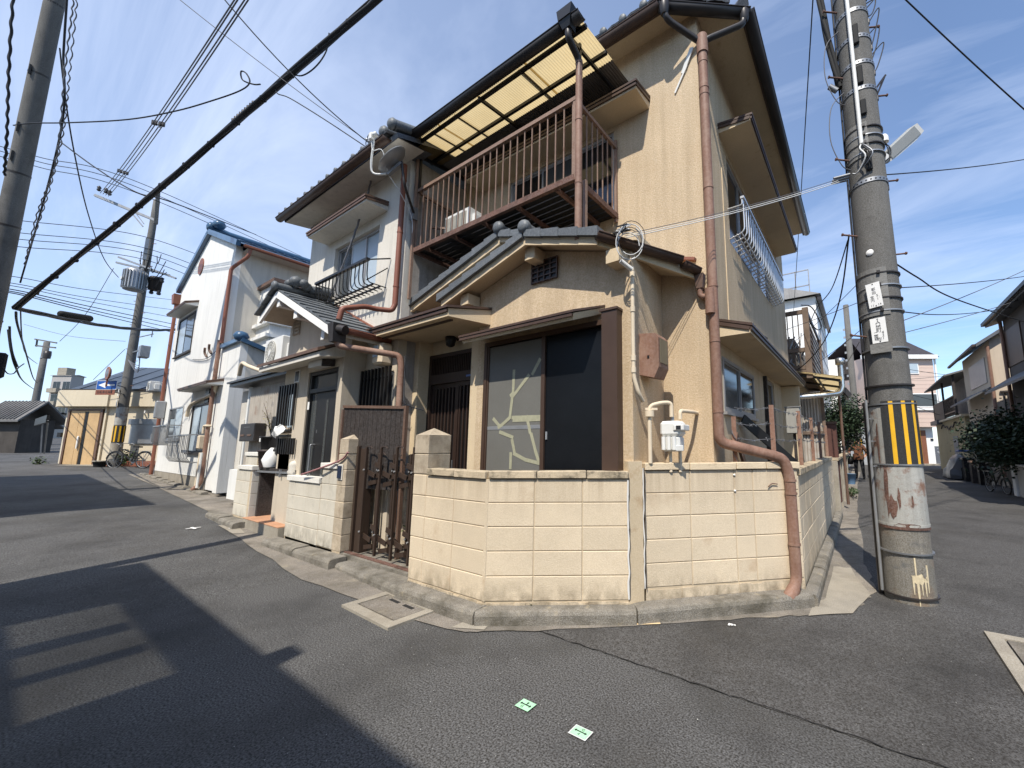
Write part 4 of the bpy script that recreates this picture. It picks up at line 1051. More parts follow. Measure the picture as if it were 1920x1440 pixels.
# --- porch roofs: a main gable and a smaller one stepping out over the window bay
def gable_half(name, xr, zr_, slope, x1, y0, y1, parent, m_top, m_under, th=.075, y0b=None, x1b=None, z_off=0.0):
    s_ = 1 if x1 > xr else -1
    def z(x): return zr_ - slope*abs(x - xr)
    x1b = x1 if x1b is None else x1b
    a = [(xr, y0, z(xr)), (x1, y0, z(x1)), (x1b, y1, z(x1b)), (xr, y1, z(xr))]
    b = MB(); b.add(a + [(x, y, zz - th) for x, y, zz in a], [(0,1,2,3),(7,6,5,4),(0,4,5,1),(1,5,6,2)])
    return b.build(name, m_under, parent, False)
Y1, Y2 = -.92, -.77
RP = (-1.64, 3.69, .29); RQ = (-2.20, 3.93, .285)
rp = gable_half('porch_roof', *RP, -.72, Y1, -.02, h1, tile_m, stucco_trim, x1b=-.06)
gable_half('porch_roof_slope', *RP, -3.05, Y1, -.5, rp, tile_m, stucco_trim)
rq = gable_half('porch_roof', *RQ, -4.12, Y2, -.02, h1, tile_m, stucco_trim)
gable_half('porch_roof_slope', *RQ, -.40, Y2+.02, -.02, rq, tile_m, stucco_trim)
def barge(xr, zr_, slope, x1, y, parent, h=.125, t=.035):
    def z(x): return zr_ - slope*abs(x - xr)
    b = MB(); b.prism([(xr, y, z(xr)+.005), (x1, y, z(x1)+.005), (x1, y, z(x1)-h), (xr, y, z(xr)-h)], (0, -t, 0)); b.build('barge_board', stucco_trim, parent)
barge(*RP, -.72, Y1, rp); barge(*RP, -3.05, Y1, rp)
barge(*RQ, -4.12, Y2, rq); barge(*RQ, -1.6, Y2, rq, h=.10)
# flat verge tiles stepping up the slopes, then the field tiles
def verge(xr, zr_, slope, x1, y, parent, n, W_=.30, drop=.05):
    def z(x): return zr_ - slope*abs(x - xr)
    s_ = 1 if x1 > xr else -1; L = abs(x1 - xr); st = L / n
    for i in range(n):
        xa = xr + s_*(L - i*st + .012); xb_ = xr + s_*max(0, L - (i+1)*st - .02)
        xb_ = xr + s_*max(0, L - (i+1)*st + .013); za, zb = z(xa) + .046, z(xb_) + .028
        p = [(xa, y-.060, za), (xb_, y-.056, zb), (xb_, y+W_, zb), (xa, y+W_, za), (xa, y-.060, z(xa)-drop), (xb_, y-.056, z(xb_)-drop+.006), (xb_, y-.012, z(xb_)-drop+.006), (xa, y-.012, z(xa)-drop), (xb_, y+W_, zb-.03), (xa, y+W_, za-.03)]
        MB().add(p, [(0,1,2,3),(0,4,5,1),(4,7,6,5),(0,3,9,7,4),(1,5,6,8,2),(3,2,8,9),(7,9,8,6)]).build('verge_tile', tile_m, parent)
verge(*RP, -3.08, Y1-.02, rp, 6); verge(*RP, -.70, Y1-.02, rp, 4)
verge(*RQ, -4.14, Y2-.02, rq, 9); verge(*RQ, -1.8, Y2-.02, rq, 2)
slab_tile = MB().cbox((0,0,0),(.262,.27,.028),.004).mesh('tile', tile_m)
tile_field(rp, slab_tile, (-3.08, Y1+.54, 3.69-.29*1.44), (0,-1,0), (1,0,.29), 1, 6, w=.27, g=.23)
tile_field(rq, slab_tile, (-4.13, -.08, 3.93-.285*1.93), (0,-1,0), (1,0,.285), 2, 8, w=.27, g=.235)
tile_field(rp, slab_tile, (-.64, -.72, 3.69-.29*1.0), (.50,.86,.0), (-1,0,.29), 3, 3, w=.27)
for (x, z, _), y, p in ((RP, Y1, rp), (RQ, Y2, rq)):
    MB().tube([(x, y-.04, z+.075), (x, -.08, z+.085)], .056, 10).build('ridge_tiles', tile_m, p)
    MB().lathe((x, y-.05, z+.07), [(0,.06),(.035,.056),(.062,.044),(.076,.022),(.079,0),(.07,-.03)], 18, (0,-1,0)).build('ridge_end', tile_m, p)
MB().bar((-1.0, -.03, 3.62), (-.10, -.03, 3.36), .06, .03).build('flashing', pipe_red, rp)
# purlin ends under the front gable
for x, z in ((-1.64, 3.50), (-2.70, 3.20), (-.60, 3.19)):
    MB().box((x-.07, Y1+.04, z-.065), (x+.07, -.70, z+.065)).build('purlin_end', stucco_trim, h1)
# gable vent
vt = MB().box((-1.745, -.712, 3.235), (-1.39, -.702, 3.465)).build('gable_vent', black_m, h1)
b = MB()
for i in range(5): b.bar((-1.745 + i*.0888, -.722, 3.22), (-1.745 + i*.0888, -.722, 3.475), .016)
for j in range(5): b.bar((-1.755, -.722, 3.235 + j*.0575), (-1.38, -.722, 3.235 + j*.0575), .014)
b.build('vent_grid', brown_gutter, vt)
# porch gutter running along the slanting eave, its outlet box and the link to the corner downpipe
gutter([(-.70, -.99, 3.385), (-.17, -.26, 3.29)], .058, brown_gutter, h1)
gutter([(-.155, -.25, 3.25), (-.055, -.075, 3.21)], .052, brown_gutter, h1)
b = MB(); b.prism([(-.715,-.93,3.41),(-.05,-.02,3.24),(-.05,-.02,3.12),(-.715,-.93,3.30)], (-.025,.012,0)); b.build('porch_fascia', stucco_trim, h1)
MB().prism([(-.085,-.085,3.02),(-.02,-.085,3.02),(-.005,-.095,3.17),(-.10,-.095,3.17)], (0,.085,0)).build('outlet_box', brown, h1)
MB().tube(bend([(-.055,-.05,3.04),(-.055,-.05,2.93),(DPX,DPY-.02,2.93)], .045), .030, 10).build('outlet_pipe', pipe_m, h1)
MB().cyl((DPX-.02,DPY-.04,3.0),(DPX-.02,DPY-.04,2.74),.048,.050,14).build('outlet_pipe', pipe_m, h1)

# --- meters and conduits on the porch corner
cp = MB().tube(bend([(-.47,-.735,3.10),(-.47,-.735,2.05),(-.44,-.70,1.90),(-.44,-.62,1.84)], .06), .019, 10).build('conduit', cream_pipe, h1)
rings((3.0, 2.66, 2.20, 2.09), -.47, -.735, .05, .025, cream_pipe, cp, 'coupling', 10)
mb_ = MB(); mx0, mx1, my0, my1 = -.50, -.30, -.56, -.34
mb_.prism([(mx0,my0,2.10),(mx1-.05,my0,2.06),(mx1,my0,2.16),(mx1,my0,2.44),(mx1-.03,my0,2.48),(mx0,my0,2.50)], (0,my1-my0,0))
meter = mb_.build('electric_meter', pipe_m, h1)
MB().box((mx1-.002, my0+.03, 2.20), (mx1+.008, my1-.03, 2.43)).build('meter_glass', M('meter_glass', (.13,.12,.085), .15), meter)
MB().box((-.415, my0-.006, 2.25), (-.395, my0+.002, 2.275)).build('keyhole', black_m, meter)
gp = MB().tube(bend([(-.40,-.57,1.28),(-.40,-.57,1.80),(-.30,-.50,1.83),(-.24,-.44,1.83),(-.24,-.44,1.70)], .05), .019, 10).build('gas_pipe', cream_pipe, h1)
MB().tube(bend([(-.19,-.36,1.68),(-.19,-.36,1.76),(-.15,-.20,1.76),(-.15,.01,1.76)], .05), .019, 10).build('gas_pipe', cream_pipe, h1)
MB().cyl((-.40,-.57,1.70),(-.40,-.57,1.755),.042,None,12).build('coupling', cream_pipe, gp); MB().bar((-.43,-.60,1.77),(-.34,-.53,1.77),.02).build('valve', cream_pipe, gp)
gm = MB().cbox((-.34,-.50,1.52),(-.14,-.34,1.66),.025).build('gas_meter', white_pl, h1)
MB().cbox((-.325,-.485,1.385),(-.155,-.35,1.525),.02).build('lower_case', white_pl, gm)
MB().cbox((-.20,-.515,1.57),(-.10,-.36,1.625),.008).build('display', white_pl, gm)
MB().box((-.17,-.5165,1.58),(-.125,-.515,1.615)).build('dial', ink, gm)
for x in (-.30,-.25,-.20): MB().cyl((x,-.495,1.40),(x,-.495,1.52),.02,None,10).build('cylinder', white_pl, gm)
MB().cbox((-.19,-.50,1.39),(-.115,-.485,1.44),.004).build('label', wire_white, gm)
MB().tube(bend([(-.24,-.42,1.66),(-.24,-.42,1.72)],.02),.016,8).build('union', grey_metal, gm)
for x,y in ((-.27,-.42),(-.20,-.36)): MB().cyl((x,y,1.2),(x,y,1.40),.017,None,8).build('lower_pipe', cream_pipe, gm)
# coil of service wire at the porch gutter corner
sc_ = thing('wire_coil', 'loops of silver and black service wire at the porch gutter corner', 'wire', (-.42,-.92,3.2))
for k in range(6):
    c = V((-.42+.012*k,-.90-.010*k,3.22+.008*k)); r = .115+.012*(k%3)
    pts = [c + V((math.cos(a)*r*.75, math.cos(a)*r*.45, math.sin(a)*r*1.15)) for a in [2*PI*i/20 + k for i in range(18)]]
    MB().tube(pts, .003 if k%2 else .0045, 6).build('loop', (wire_white if k % 2 == 0 else wire_m), sc_)
for k in range(4):
    c = V((-.50,-.90,3.40)); pts = [c + V((random.uniform(-.09,.09),random.uniform(-.05,.05),random.uniform(-.05,.06))) for _ in range(5)]
    MB().tube(spline(pts,4), .006, 6).build('strand', wire_white if k < 2 else wire_m, sc_)
MB().cyl((-.50,-.90,3.10),(-.44,-.80,3.04),.022,None,10).build('connector', white_pl, sc_)

# --- steel posts and barbed wire on the wall
fx = [(.17,.14),(.47,.42),(.60,1.35),(.60,2.75),(.60,4.0),(.60,5.55)]
bw = thing('barbed_fence', 'row of brown steel angle posts with three strands of barbed wire on the corner wall', 'fence', (.6,2,1.25))
for i,(x,y) in enumerate(fx):
    zt = 1.84 if i else 1.72
    MB().prism([(x-.022,y-.022,1.2),(x+.022,y-.022,1.2),(x+.022,y-.016,1.2),(x-.016,y-.016,1.2),(x-.016,y+.022,1.2),(x-.022,y+.022,1.2)], (0,0,zt-1.2)).build('post', pipe_m, bw)
for k, dz in enumerate((.56,.41,.26)):
    pts = []; r_ = random.Random(k)
    for i in range(len(fx)-1):
        a, c = V((*fx[i],1.25+dz)), V((*fx[i+1],1.25+dz))
        pts += [a.lerp(c,j/6) + V((r_.uniform(-.006,.006),r_.uniform(-.006,.006),r_.uniform(-.008,.008)-.02*math.sin(PI*j/6))) for j in range(6)]
    s_ = MB().tube(pts, .0032, 5).build('strand', wire_grey, bw)
    b = MB()
    for i in range(len(pts)-1):
        if i % 1 == 0:
            c = pts[i].lerp(pts[i+1], r_.random())
            for q in range(3):
                d = V((r_.uniform(-1,1),r_.uniform(-1,1),r_.uniform(-1,1))).normalized()*.022
                b.bar(c-d, c+d, .0035)
    b.build('barb', galv, s_)
pts=[V((.17,.12,1.68)) + V((math.cos(a)*.02, math.sin(a)*.02, -i*.028)) for i,a in enumerate([j*.9 for j in range(16)])]
MB().tube(pts,.004,5).build('tie_wire', wire_grey, bw)
# boards and boxes behind the wall
pl = thing('plank', 'black plank leaning against the side wall behind the barbed wire', 'plank', (.25,1.2,1.0))
MB().bar((.05,1.0,1.75),(.50,1.75,1.18),.02,.12).build('board', black_m, pl)
MB().bar((.04,1.35,.9),(.06,.62,1.55),.03,.09).build('batten', brown, pl)
ub = thing('utility_box', 'grey steel utility box on a post behind the barbed wire', 'box', (.36,3.0,1.6))
MB().cbox((.24,2.92,1.62),(.44,3.10,2.02),.01).build('case', M('box_grey',(.33,.32,.29),.6,.1,3,streak=.2), ub)
MB().box((.23,2.91,2.02),(.45,3.11,2.035)).build('lid', grey_metal, ub)
MB().box((.32,3.0,.3),(.36,3.04,1.62)).build('post', dark_wood, ub)
# ------------------------------------------------------------------ the grey roofed house next door
h2 = thing('row_house', 'pale stucco house with grey tiled porch, black grilles and black window railing', 'house', (-5.5, 2.0, 0))
b = MB(); b.wall('y', -.95, -.83, -7.12, -3.955, 2.9, 5.62, [(-6.12, -4.70, 3.86, 4.80)]); b.build('upper_wall', stucco_h2, h2)
b = MB(); b.wall('y', -.95, -.83, -7.12, -3.955, .1, 2.9, [(-4.90, -4.02, 1.75, 2.45)]); b.build('lower_wall', stucco_h2low, h2)
MB().box((-4.07, -.83, .1), (-3.955, 5.4, 5.62)).build('side_wall', cement_wall, h2)
MB().box((-7.12, -.83, .1), (-7.0, 5.4, 5.62)).build('side_wall', stucco_h2, h2)
MB().box((-7.0, 5.3, .1), (-4.07, 5.4, 5.62)).build('back_wall', stucco_h2, h2)
MB().box((-7.0, -.83, 5.5), (-4.07, 5.3, 5.6)).build('ceiling', dark_wood, h2)
b = MB(); b.add([(-7.32,-1.36,5.56),(-3.62,-1.36,5.56),(-3.62,2.2,6.9),(-7.32,2.2,6.9),(-7.32,5.6,5.6),(-3.62,5.6,5.6)], [(0,1,2,3),(3,2,5,4)])
b.add([(-7.32,-1.34,5.50),(-3.62,-1.34,5.50),(-3.62,-.84,5.58),(-7.32,-.84,5.58)], [(0,3,2,1)]); b.add([(-7.32,-1.36,5.56),(-3.62,-1.36,5.56),(-3.62,-1.34,5.50),(-7.32,-1.34,5.50)], [(0,3,2,1)])
b.add([(-7.32,-1.36,5.56),(-7.32,-1.34,5.50),(-7.32,2.2,6.8),(-7.32,2.2,6.9)], [(0,1,2,3)]); b.add([(-3.62,-1.36,5.56),(-3.62,-1.34,5.50),(-3.62,2.2,6.8),(-3.62,2.2,6.9)], [(0,1,2,3)])
r2 = b.build('roof', tile_dark, h2, False)
b = MB(); b.add([(-7.31,-1.335,5.495),(-3.63,-1.335,5.495),(-3.63,-.952,5.555),(-7.31,-.952,5.555)], [(0,3,2,1)]); b.build('soffit', stucco_h2, r2, False)
gutter([(-7.34,-1.42,5.53),(-3.75,-1.42,5.50)], .06, brown_gutter, h2)
tile_field(r2, pan_d, (-7.35,-1.42,5.55), (1,0,0), (0,3.56,1.34), 14, 2)
for i in range(14): MB().lathe((-7.30+i*.265,-1.45,5.60), [(0,.0),(.035,.003),(.042,.015),(.042,.07)], 8, (0,1,.2)).build('tile_end', tile_m, r2)
b = MB(); b.tube([(-3.66,-1.40,5.66),(-3.66,-.4,6.0)], .075, 8); b.lathe((-3.66,-1.42,5.66),[(0,.05),(.05,.04),(.08,.01),(.08,-.02)],12,(0,-1,0)); b.lathe((-3.86,-1.42,5.64),[(0,.05),(.05,.04),(.08,.01),(.08,-.02)],12,(0,-1,0)); b.tube([(-3.86,-1.40,5.64),(-3.86,-.4,5.98)], .07, 8)
b.build('verge_tiles', tile_m, r2)
hood('window_hood', -6.42, -4.50, -.95, -1.27, 4.95, h2, m_fas=brown, m_sof=stucco_h2, th=.06, rise=.06)
window(h2, 'y', -.90, -6.12, -4.70, 3.86, 4.80, [glass_grey, glass_frost, glass_frost], sash_light, glass_frost)
rl = MB().bar((-5.98,-1.24,4.03),(-4.36,-1.24,4.03),.05,.035).build('window_railing', black_m, h2)
for i in range(15):
    x = -5.97 + i*.1147
    MB().tube(bend([(x,-1.24,4.02),(x,-1.24,3.80),(x,-1.22,3.70),(x,-.96,3.70)],.06,3), .0085, 6).build('bar', black_m, rl)
for y in (-1.15,-1.05): MB().bar((-5.98,y,3.69),(-4.36,y,3.69),.02,.02).build('rail', black_m, rl)
MB().bar((-4.36,-1.24,4.02),(-4.30,-.96,4.13),.016).build('brace', black_m, rl); MB().bar((-4.36,-1.24,3.72),(-4.36,-.96,4.0),.014).build('brace', black_m, rl); MB().bar((-5.98,-1.24,4.02),(-5.98,-.96,4.02),.016).build('brace', black_m, rl)
# lower storey: grilled window, porch
window(h2, 'y', -.93, -4.90, -4.02, 1.75, 2.45, [glass_white, glass_grey], sash_light, glass)
wg = MB().box((-4.93,-1.0,2.34),(-3.99,-.985,2.37)).build('window_grille', black_m, h2)
MB().box((-4.93,-1.0,1.90),(-3.99,-.985,1.93)).build('rail', black_m, wg)
for i in range(11): MB().box((-4.92+i*.0905,-1.03,1.70),(-4.92+i*.0905+.028,-1.001,2.50)).build('slat', black_m, wg)
b = MB(); b.wall('y', -1.25, -1.13, -6.78, -4.78, .1, 3.0, [(-5.88,-4.92,.42,2.56)]); b.build('porch_wall', stucco_h2low, h2)
MB().prism([(-6.78,-1.25,3.0),(-4.78,-1.25,3.0),(-4.78,-1.25,3.08),(-6.2,-1.25,3.66),(-6.78,-1.25,3.42)], (0,.12,0)).build('gable_wall', stucco_h2low, h2)
MB().box((-4.90,-1.13,.1),(-4.78,-.952,3.1)).build('porch_side_wall', stucco_h2low, h2)
MB().box((-6.78,-1.13,.1),(-6.66,-.952,3.3)).build('porch_side_wall', stucco_h2low, h2)
d2 = MB().wall('y', -1.235, -1.16, -5.87, -4.93, .43, 2.55, [(-5.81,-4.99,.46,2.23),(-5.80,-5.0,2.29,2.50)]).build('front_door', black_m, h2)
MB().box((-5.80,-1.19,2.29),(-5.0,-1.182,2.50)).build('pane', glass_grey, d2)
MB().box((-5.62,-1.205,.46),(-4.995,-1.175,2.23)).build('door_leaf', black_m, d2)
MB().box((-5.80,-1.20,.46),(-5.64,-1.19,2.23)).build('pane', glass_grey, d2)
MB().box((-5.30,-1.2085,.7),(-5.24,-1.205,2.1)).build('pane', glass_grey, d2)
MB().tube(bend([(-5.565,-1.205,1.45),(-5.565,-1.26,1.45),(-5.565,-1.26,.62),(-5.565,-1.205,.62)],.02), .013, 8).build('handle', galv, d2)
MB().box((-5.86,-1.2375,1.98),(-5.80,-1.236,2.10)).build('sticker', white_paint, d2)
for z in (1.62,1.05): MB().box((-5.55,-1.209,z),(-5.53,-1.205,z+.05)).build('lock', galv, d2)
b = MB(); b.add([(-6.98,-1.25,2.68),(-4.76,-1.25,2.68),(-4.80,-1.56,2.63),(-6.98,-1.56,2.63),(-6.98,-1.25,2.86),(-4.76,-1.25,2.86),(-4.80,-1.56,2.70),(-6.98,-1.56,2.70)], [(0,3,2,1),(3,7,6,2),(0,4,7,3),(1,2,6,5)])
c2 = b.build('door_canopy', stucco_h2, h2, False)
b = MB(); b.add([(-7.0,-1.25,2.865),(-4.74,-1.25,2.865),(-4.78,-1.59,2.705),(-7.0,-1.59,2.705),(-7.0,-1.25,2.90),(-4.74,-1.25,2.90),(-4.78,-1.59,2.75),(-7.0,-1.59,2.75)], [(0,3,2,1),(4,5,6,7),(3,7,6,2),(0,4,7,3),(1,2,6,5)]); b.build('canopy_sheet', brown, c2, False)
lp = MB().prism([(-5.48,-1.26,2.66),(-5.06,-1.26,2.66),(-5.06,-1.42,2.645),(-5.48,-1.42,2.645)], (0,0,-.085)).build('porch_light', white_pl, h2)
MB().prism([(-5.05,-1.26,2.665),(-5.03,-1.26,2.665),(-5.03,-1.42,2.645),(-5.05,-1.42,2.645)], (0,0,-.10)).build('end_cap', dark_wood, lp)
vp = MB().box((-6.38,-1.262,2.44),(-6.20,-1.251,2.64)).build('wall_vent', white_pl, h2); MB().box((-6.355,-1.266,2.46),(-6.225,-1.262,2.62)).build('vent_opening', black_m, vp)
gv = MB()
for i in range(5): gv.bar((-6.62+i*.055,-1.262,3.26),(-6.62+i*.055,-1.262,3.50),.016)
for j in range(4): gv.bar((-6.64,-1.262,3.29+j*.06),(-6.38,-1.262,3.29+j*.06),.016)
gv = gv.build('gable_vent', stucco_h2low, h2); MB().box((-6.62,-1.256,3.28),(-6.40,-1.2505,3.48)).build('vent_opening', black_m, gv)
# porch roof
def rz2(x): return 3.80 - (.47 if x > -6.12 else .5)*abs(x + 6.12)
b = MB()
b.add([(-6.12,-1.66,rz2(-6.12)),(-4.18,-1.66,rz2(-4.18)),(-4.18,-.952,rz2(-4.18)),(-6.12,-.952,rz2(-6.12)),(-6.72,-1.66,rz2(-6.72)),(-6.72,-.952,rz2(-6.72))], [(0,1,2,3),(4,0,3,5)])
b.add([(x,y,z-.06) for x,y,z in [(-6.12,-1.66,rz2(-6.12)),(-4.18,-1.66,rz2(-4.18)),(-4.18,-.952,rz2(-4.18)),(-6.12,-.952,rz2(-6.12)),(-6.72,-1.66,rz2(-6.72)),(-6.72,-.952,rz2(-6.72))]], [(3,2,1,0),(5,3,0,4)])
pr = b.build('porch_roof', stucco_h2low, h2, False)
for xa, xb_ in ((-6.12,-4.14),(-6.12,-6.74)):
    MB().prism([(xa,-1.665,rz2(xa)),(xb_,-1.665,rz2(xb_)),(xb_,-1.665,rz2(xb_)-.10),(xa,-1.665,rz2(xa)-.11)], (0,-.035,0)).build('barge_board', white_paint, pr)
MB().box((-4.20,-1.66,rz2(-4.18)-.09),(-4.17,-.955,rz2(-4.18)+.01)).build('fascia', stucco_h2low, pr)
flat_t = MB()
flat_t.add([(0,0,.035),(.265,0,.035),(.265,.15,.03),(.20,.15,.03),(.20,.285,.012),(0,.285,.012),(0,0,.0),(.265,0,0),(.265,.15,0),(.20,.15,0),(.20,.285,0),(0,.285,0)], [(0,1,2,3,4,5),(0,6,7,1),(1,7,8,2),(2,8,9,3),(3,9,10,4),(4,10,11,5),(5,11,6,0)])
flat_tile = flat_t.mesh('tile', tile_m)
S2 = V((-1,0,.47)).normalized()
for j in range(9):
    for i in range(3):
        inst('tile', flat_tile, frame(V((-4.15,-1.70 + i*.255, rz2(-4.15)+.012)) + S2*(j*.235) + V((0,(j%2)*0.0,random.uniform(0,.006))), (0,1,0), S2, V((.47,0,1)).normalized()), pr)
tile_field(pr, pan, (-6.78,-.98,rz2(-6.78)+.02), (0,-1,0), (1,0,.5), 3, 3)
b = MB(); b.tube([(-6.12,-1.74,3.87),(-6.12,-.96,3.90)],.06,8); b.lathe((-6.12,-1.75,3.87),[(0,.03),(.05,.02),(.075,0),(.07,-.03)],12,(0,-1,0)); b.build('ridge_tiles', tile_m, pr)
b = MB()
for c_, s_ in (((-6.02,-1.50,3.99),.10),((-6.10,-1.45,4.03),.08),((-5.95,-1.42,3.97),.075),((-6.12,-1.55,3.97),.07),((-6.0,-1.36,3.95),.08)):
    b.lathe(c_, [(0,-s_),(s_*.7,-s_*.6),(s_,0),(s_*.7,s_*.6),(0,s_)], 10)
b.build('ridge_ornament', tile_m, pr)
b = MB(); b.tube([(-6.05,-1.3,3.93),(-6.0,-.97,3.97)],.07,8); b.build('ridge_tiles', tile_m, pr)
MB().bar((-5.9,-.975,3.74),(-4.2,-.975,2.95),.05,.03).build('flashing', pipe_red, pr)
MB().box((-6.19,-1.66,3.56),(-6.08,-1.25,3.66)).build('purlin_end', white_paint, h2); MB().box((-5.50,-1.66,3.25),(-5.38,-1.25,3.36)).build('purlin_end', white_paint, h2); MB().box((-4.70,-1.60,2.83),(-4.60,-1.25,2.96)).build('purlin_end', white_paint, h2)
# its downpipes and gutters
dA = pipe([(-3.99,-1.02,5.45),(-3.99,-1.02,3.35)], .036, pipe_red, h2)
rings((5.2,4.4,3.6), -3.99, -1.02, .02, .041, pipe_red, dA)
pipe(bend([(-3.99,-1.02,3.35),(-4.0,-1.05,3.26),(-4.08,-1.22,3.25),(-4.10,-1.35,3.25),(-4.12,-1.62,3.15),(-4.13,-1.64,3.0)],.05), .034, pipe_red, h2, 'elbow')
gutter([(-4.13,-1.70,2.90),(-4.13,-.98,2.88)], .055, pipe_red, h2)
hb = MB().prism([(-4.16,-1.72,2.70),(-4.06,-1.72,2.70),(-4.03,-1.74,2.93),(-4.19,-1.74,2.93)], (0,.15,0)).build('outlet_box', dark_gutter, h2)
MB().cyl((-4.06,-1.66,2.86),(-3.98,-1.62,2.84),.06,.06,12).build('outlet_spout', dark_gutter, hb)
pipe(bend([(-4.11,-1.65,2.72),(-4.10,-1.62,2.66),(-3.73,-1.06,2.60),(-3.71,-1.03,2.48),(-3.68,-1.03,.3)],.07), .04, pipe_m, h2)
mb2 = MB().prism([(-4.30,-.95,2.50),(-4.05,-.95,2.50),(-4.05,-1.10,2.56),(-4.05,-1.12,2.74),(-4.05,-.95,2.86),(-4.30,-.95,2.86)], (0,0,0)) if False else MB().cbox((-4.28,-1.13,2.52),(-4.06,-.955,2.82),.03)
mo = mb2.build('electric_meter', cream_pipe, h2); MB().box((-4.24,-1.138,2.62),(-4.14,-1.13,2.78)).build('meter_glass', glass_frost, mo)
for i in range(2): MB().tube(spline([(-3.69,-1.0,2.6),(-3.66,-1.0,2.1),(-3.64,-.97,1.96),(-3.60,-.75,1.90)],5), .009, 6).build('cable', wire_white if i == 0 else wire_grey, h2)
# satellite dish
sdh = thing('satellite_dish', 'white satellite dish on a bent mast beside the balcony', 'satellite dish', (-3.92,-1.25,4.9))
b = MB(); dc_ = V((-3.74,-1.32,5.22)); dn_ = V((-.36,-.66,.66)).normalized()
b.lathe(dc_, [(0,-.055),(.08,-.045),(.15,-.02),(.21,.012),(.225,.03)], 20, dn_); b.build('dish', white_pl, sdh, False)
b = MB(); b.lathe(dc_ - dn_*.012, [(0,-.055),(.08,-.045),(.15,-.02),(.21,.012),(.227,.03)], 20, dn_); b.build('dish_back', grey_metal, sdh, False)
lnb = dc_ + dn_*.36 + V((0,0,.02))
MB().tube(spline([dc_ + V((-.06,-.05,-.20)), dc_ + V((-.22,-.16,-.16)), lnb + V((.02,.02,-.06))],6), .014, 8).build('arm', white_pl, sdh)
MB().cbox(lnb - V((.03,.03,.06)), lnb + V((.03,.03,.04)), .008).build('receiver', white_pl, sdh)
MB().cyl(lnb + V((.03,.0,.0)), lnb + V((.07,.03,.02)), .035, None, 12).build('feed_horn', white_pl, sdh)
MB().bar(dc_ + V((-.05,-.03,-.2)), dc_ + V((.1,.06,-.04)), .05, .04).build('bracket', grey_metal, sdh)
MB().tube(bend([dc_ + V((.10,.06,-.02)), dc_ + V((.12,.06,-.10)), (-3.60,-1.22,4.86), (-3.87,-.90,4.70)],.08), .018, 8).build('mast', dark_gutter, sdh)
MB().box((-3.93,-.93,4.62),(-3.84,-.86,4.80)).build('clamp', galv, sdh)
MB().tube(spline([lnb+V((0,0,-.06)), lnb+V((.02,.02,-.20)), lnb+V((.14,.08,-.22)), dc_+V((-.06,-.02,-.20))],6), .006, 6).build('cable', wire_white, sdh)
MB().tube(spline([dc_+V((-.05,-.02,-.2)), (-3.80,-1.15,4.85), (-3.86,-.95,4.66), (-3.88,-.9,4.4)],6), .006, 6).build('cable', wire_white, sdh)

# ------------------------------------------------------------------ the white house with blue tiles
h3 = thing('white_house', 'tall white stucco house with blue roof tiles and brown downpipes', 'house', (-15.5, 3, .25))
Y3 = -.62; xL, xR = -19.1, -13.2; zb3 = .25
pts = [(xL, zb3+.35), (xR, zb3+.35), (xR, 7.10), (-16.0, 8.30), (-18.3, 7.35), (xL, 7.05)]
wins = []
b = MB()
b.wall('y', Y3, Y3+.15, xL, xR, zb3+.34, 7.05, [(-18.55,-16.55,4.45,5.80),(-18.1,-16.35,1.62,2.66),(-15.3,-13.55,1.22,2.60)])
b.prism([(xL,Y3,7.05),(xR,Y3,7.05),(xR,Y3,7.10),(-16.0,Y3,8.30),(-18.3,Y3,7.36)], (0,.15,0))
b.build('front_wall', stucco_h3, h3)
MB().box((xL-.01,Y3+.01,0.0),(xR+.01,Y3+.14,zb3+.335)).build('plinth', concrete_m, h3)
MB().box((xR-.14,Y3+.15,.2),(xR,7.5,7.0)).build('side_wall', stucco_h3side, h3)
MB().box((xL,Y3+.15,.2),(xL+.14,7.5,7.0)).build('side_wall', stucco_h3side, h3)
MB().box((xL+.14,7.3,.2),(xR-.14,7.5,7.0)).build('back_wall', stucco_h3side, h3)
MB().box((xL+.14,Y3+.15,6.85),(xR-.14,7.3,6.95)).build('ceiling', dark_wood, h3)
b = MB()
xe = xR + .42
b.add([(-16.0,Y3-.05,8.36),(xe,Y3-.05,7.02),(xe,7.6,7.02),(-16.0,7.6,8.36),(-18.35,Y3-.05,7.40),(-18.35,7.6,7.40),(xL-.12,Y3-.05,7.05),(xL-.12,7.6,7.05)], [(0,1,2,3),(4,0,3,5),(6,4,5,7)])
b.add([(x,y,z-.08) for x,y,z in [(-16.0,Y3-.05,8.36),(xe,Y3-.05,7.02),(xe,7.6,7.02),(-16.0,7.6,8.36),(-18.35,Y3-.05,7.40),(-18.35,7.6,7.40),(xL-.12,Y3-.05,7.05),(xL-.12,7.6,7.05)]], [(3,2,1,0),(5,3,0,4),(7,5,4,6)])
r3 = b.build('roof', tile_blue, h3, False)
for p, q, nm in (((-16.0,8.38),(xe,7.04),'verge'),((-16.0,8.38),(-18.35,7.42),'verge'),((-18.35,7.42),(xL-.12,7.05),'verge')):
    MB().bar((p[0],Y3-.06,p[1]-.03),(q[0],Y3-.06,q[1]-.03),.10,.16).build('verge_tile', tile_blue, r3)
tile_field(r3, pan_b, (xe+.04,Y3+.0,7.04), (0,1,0), (-1,0,.433), 30, 2)
b = MB(); b.lathe((-16.0,Y3-.08,8.52),[(0,.08),(.10,.06),(.17,0),(.14,-.08)],10,(0,-1,0)); b.lathe((-15.75,Y3+.1,8.58),[(0,-.16),(.13,-.1),(.18,0),(.13,.1),(0,.16)],10); b.tube([(-16,Y3,8.45),(-16,7.5,8.45)],.11,8); b.build('ridge_tiles', tile_blue, r3)
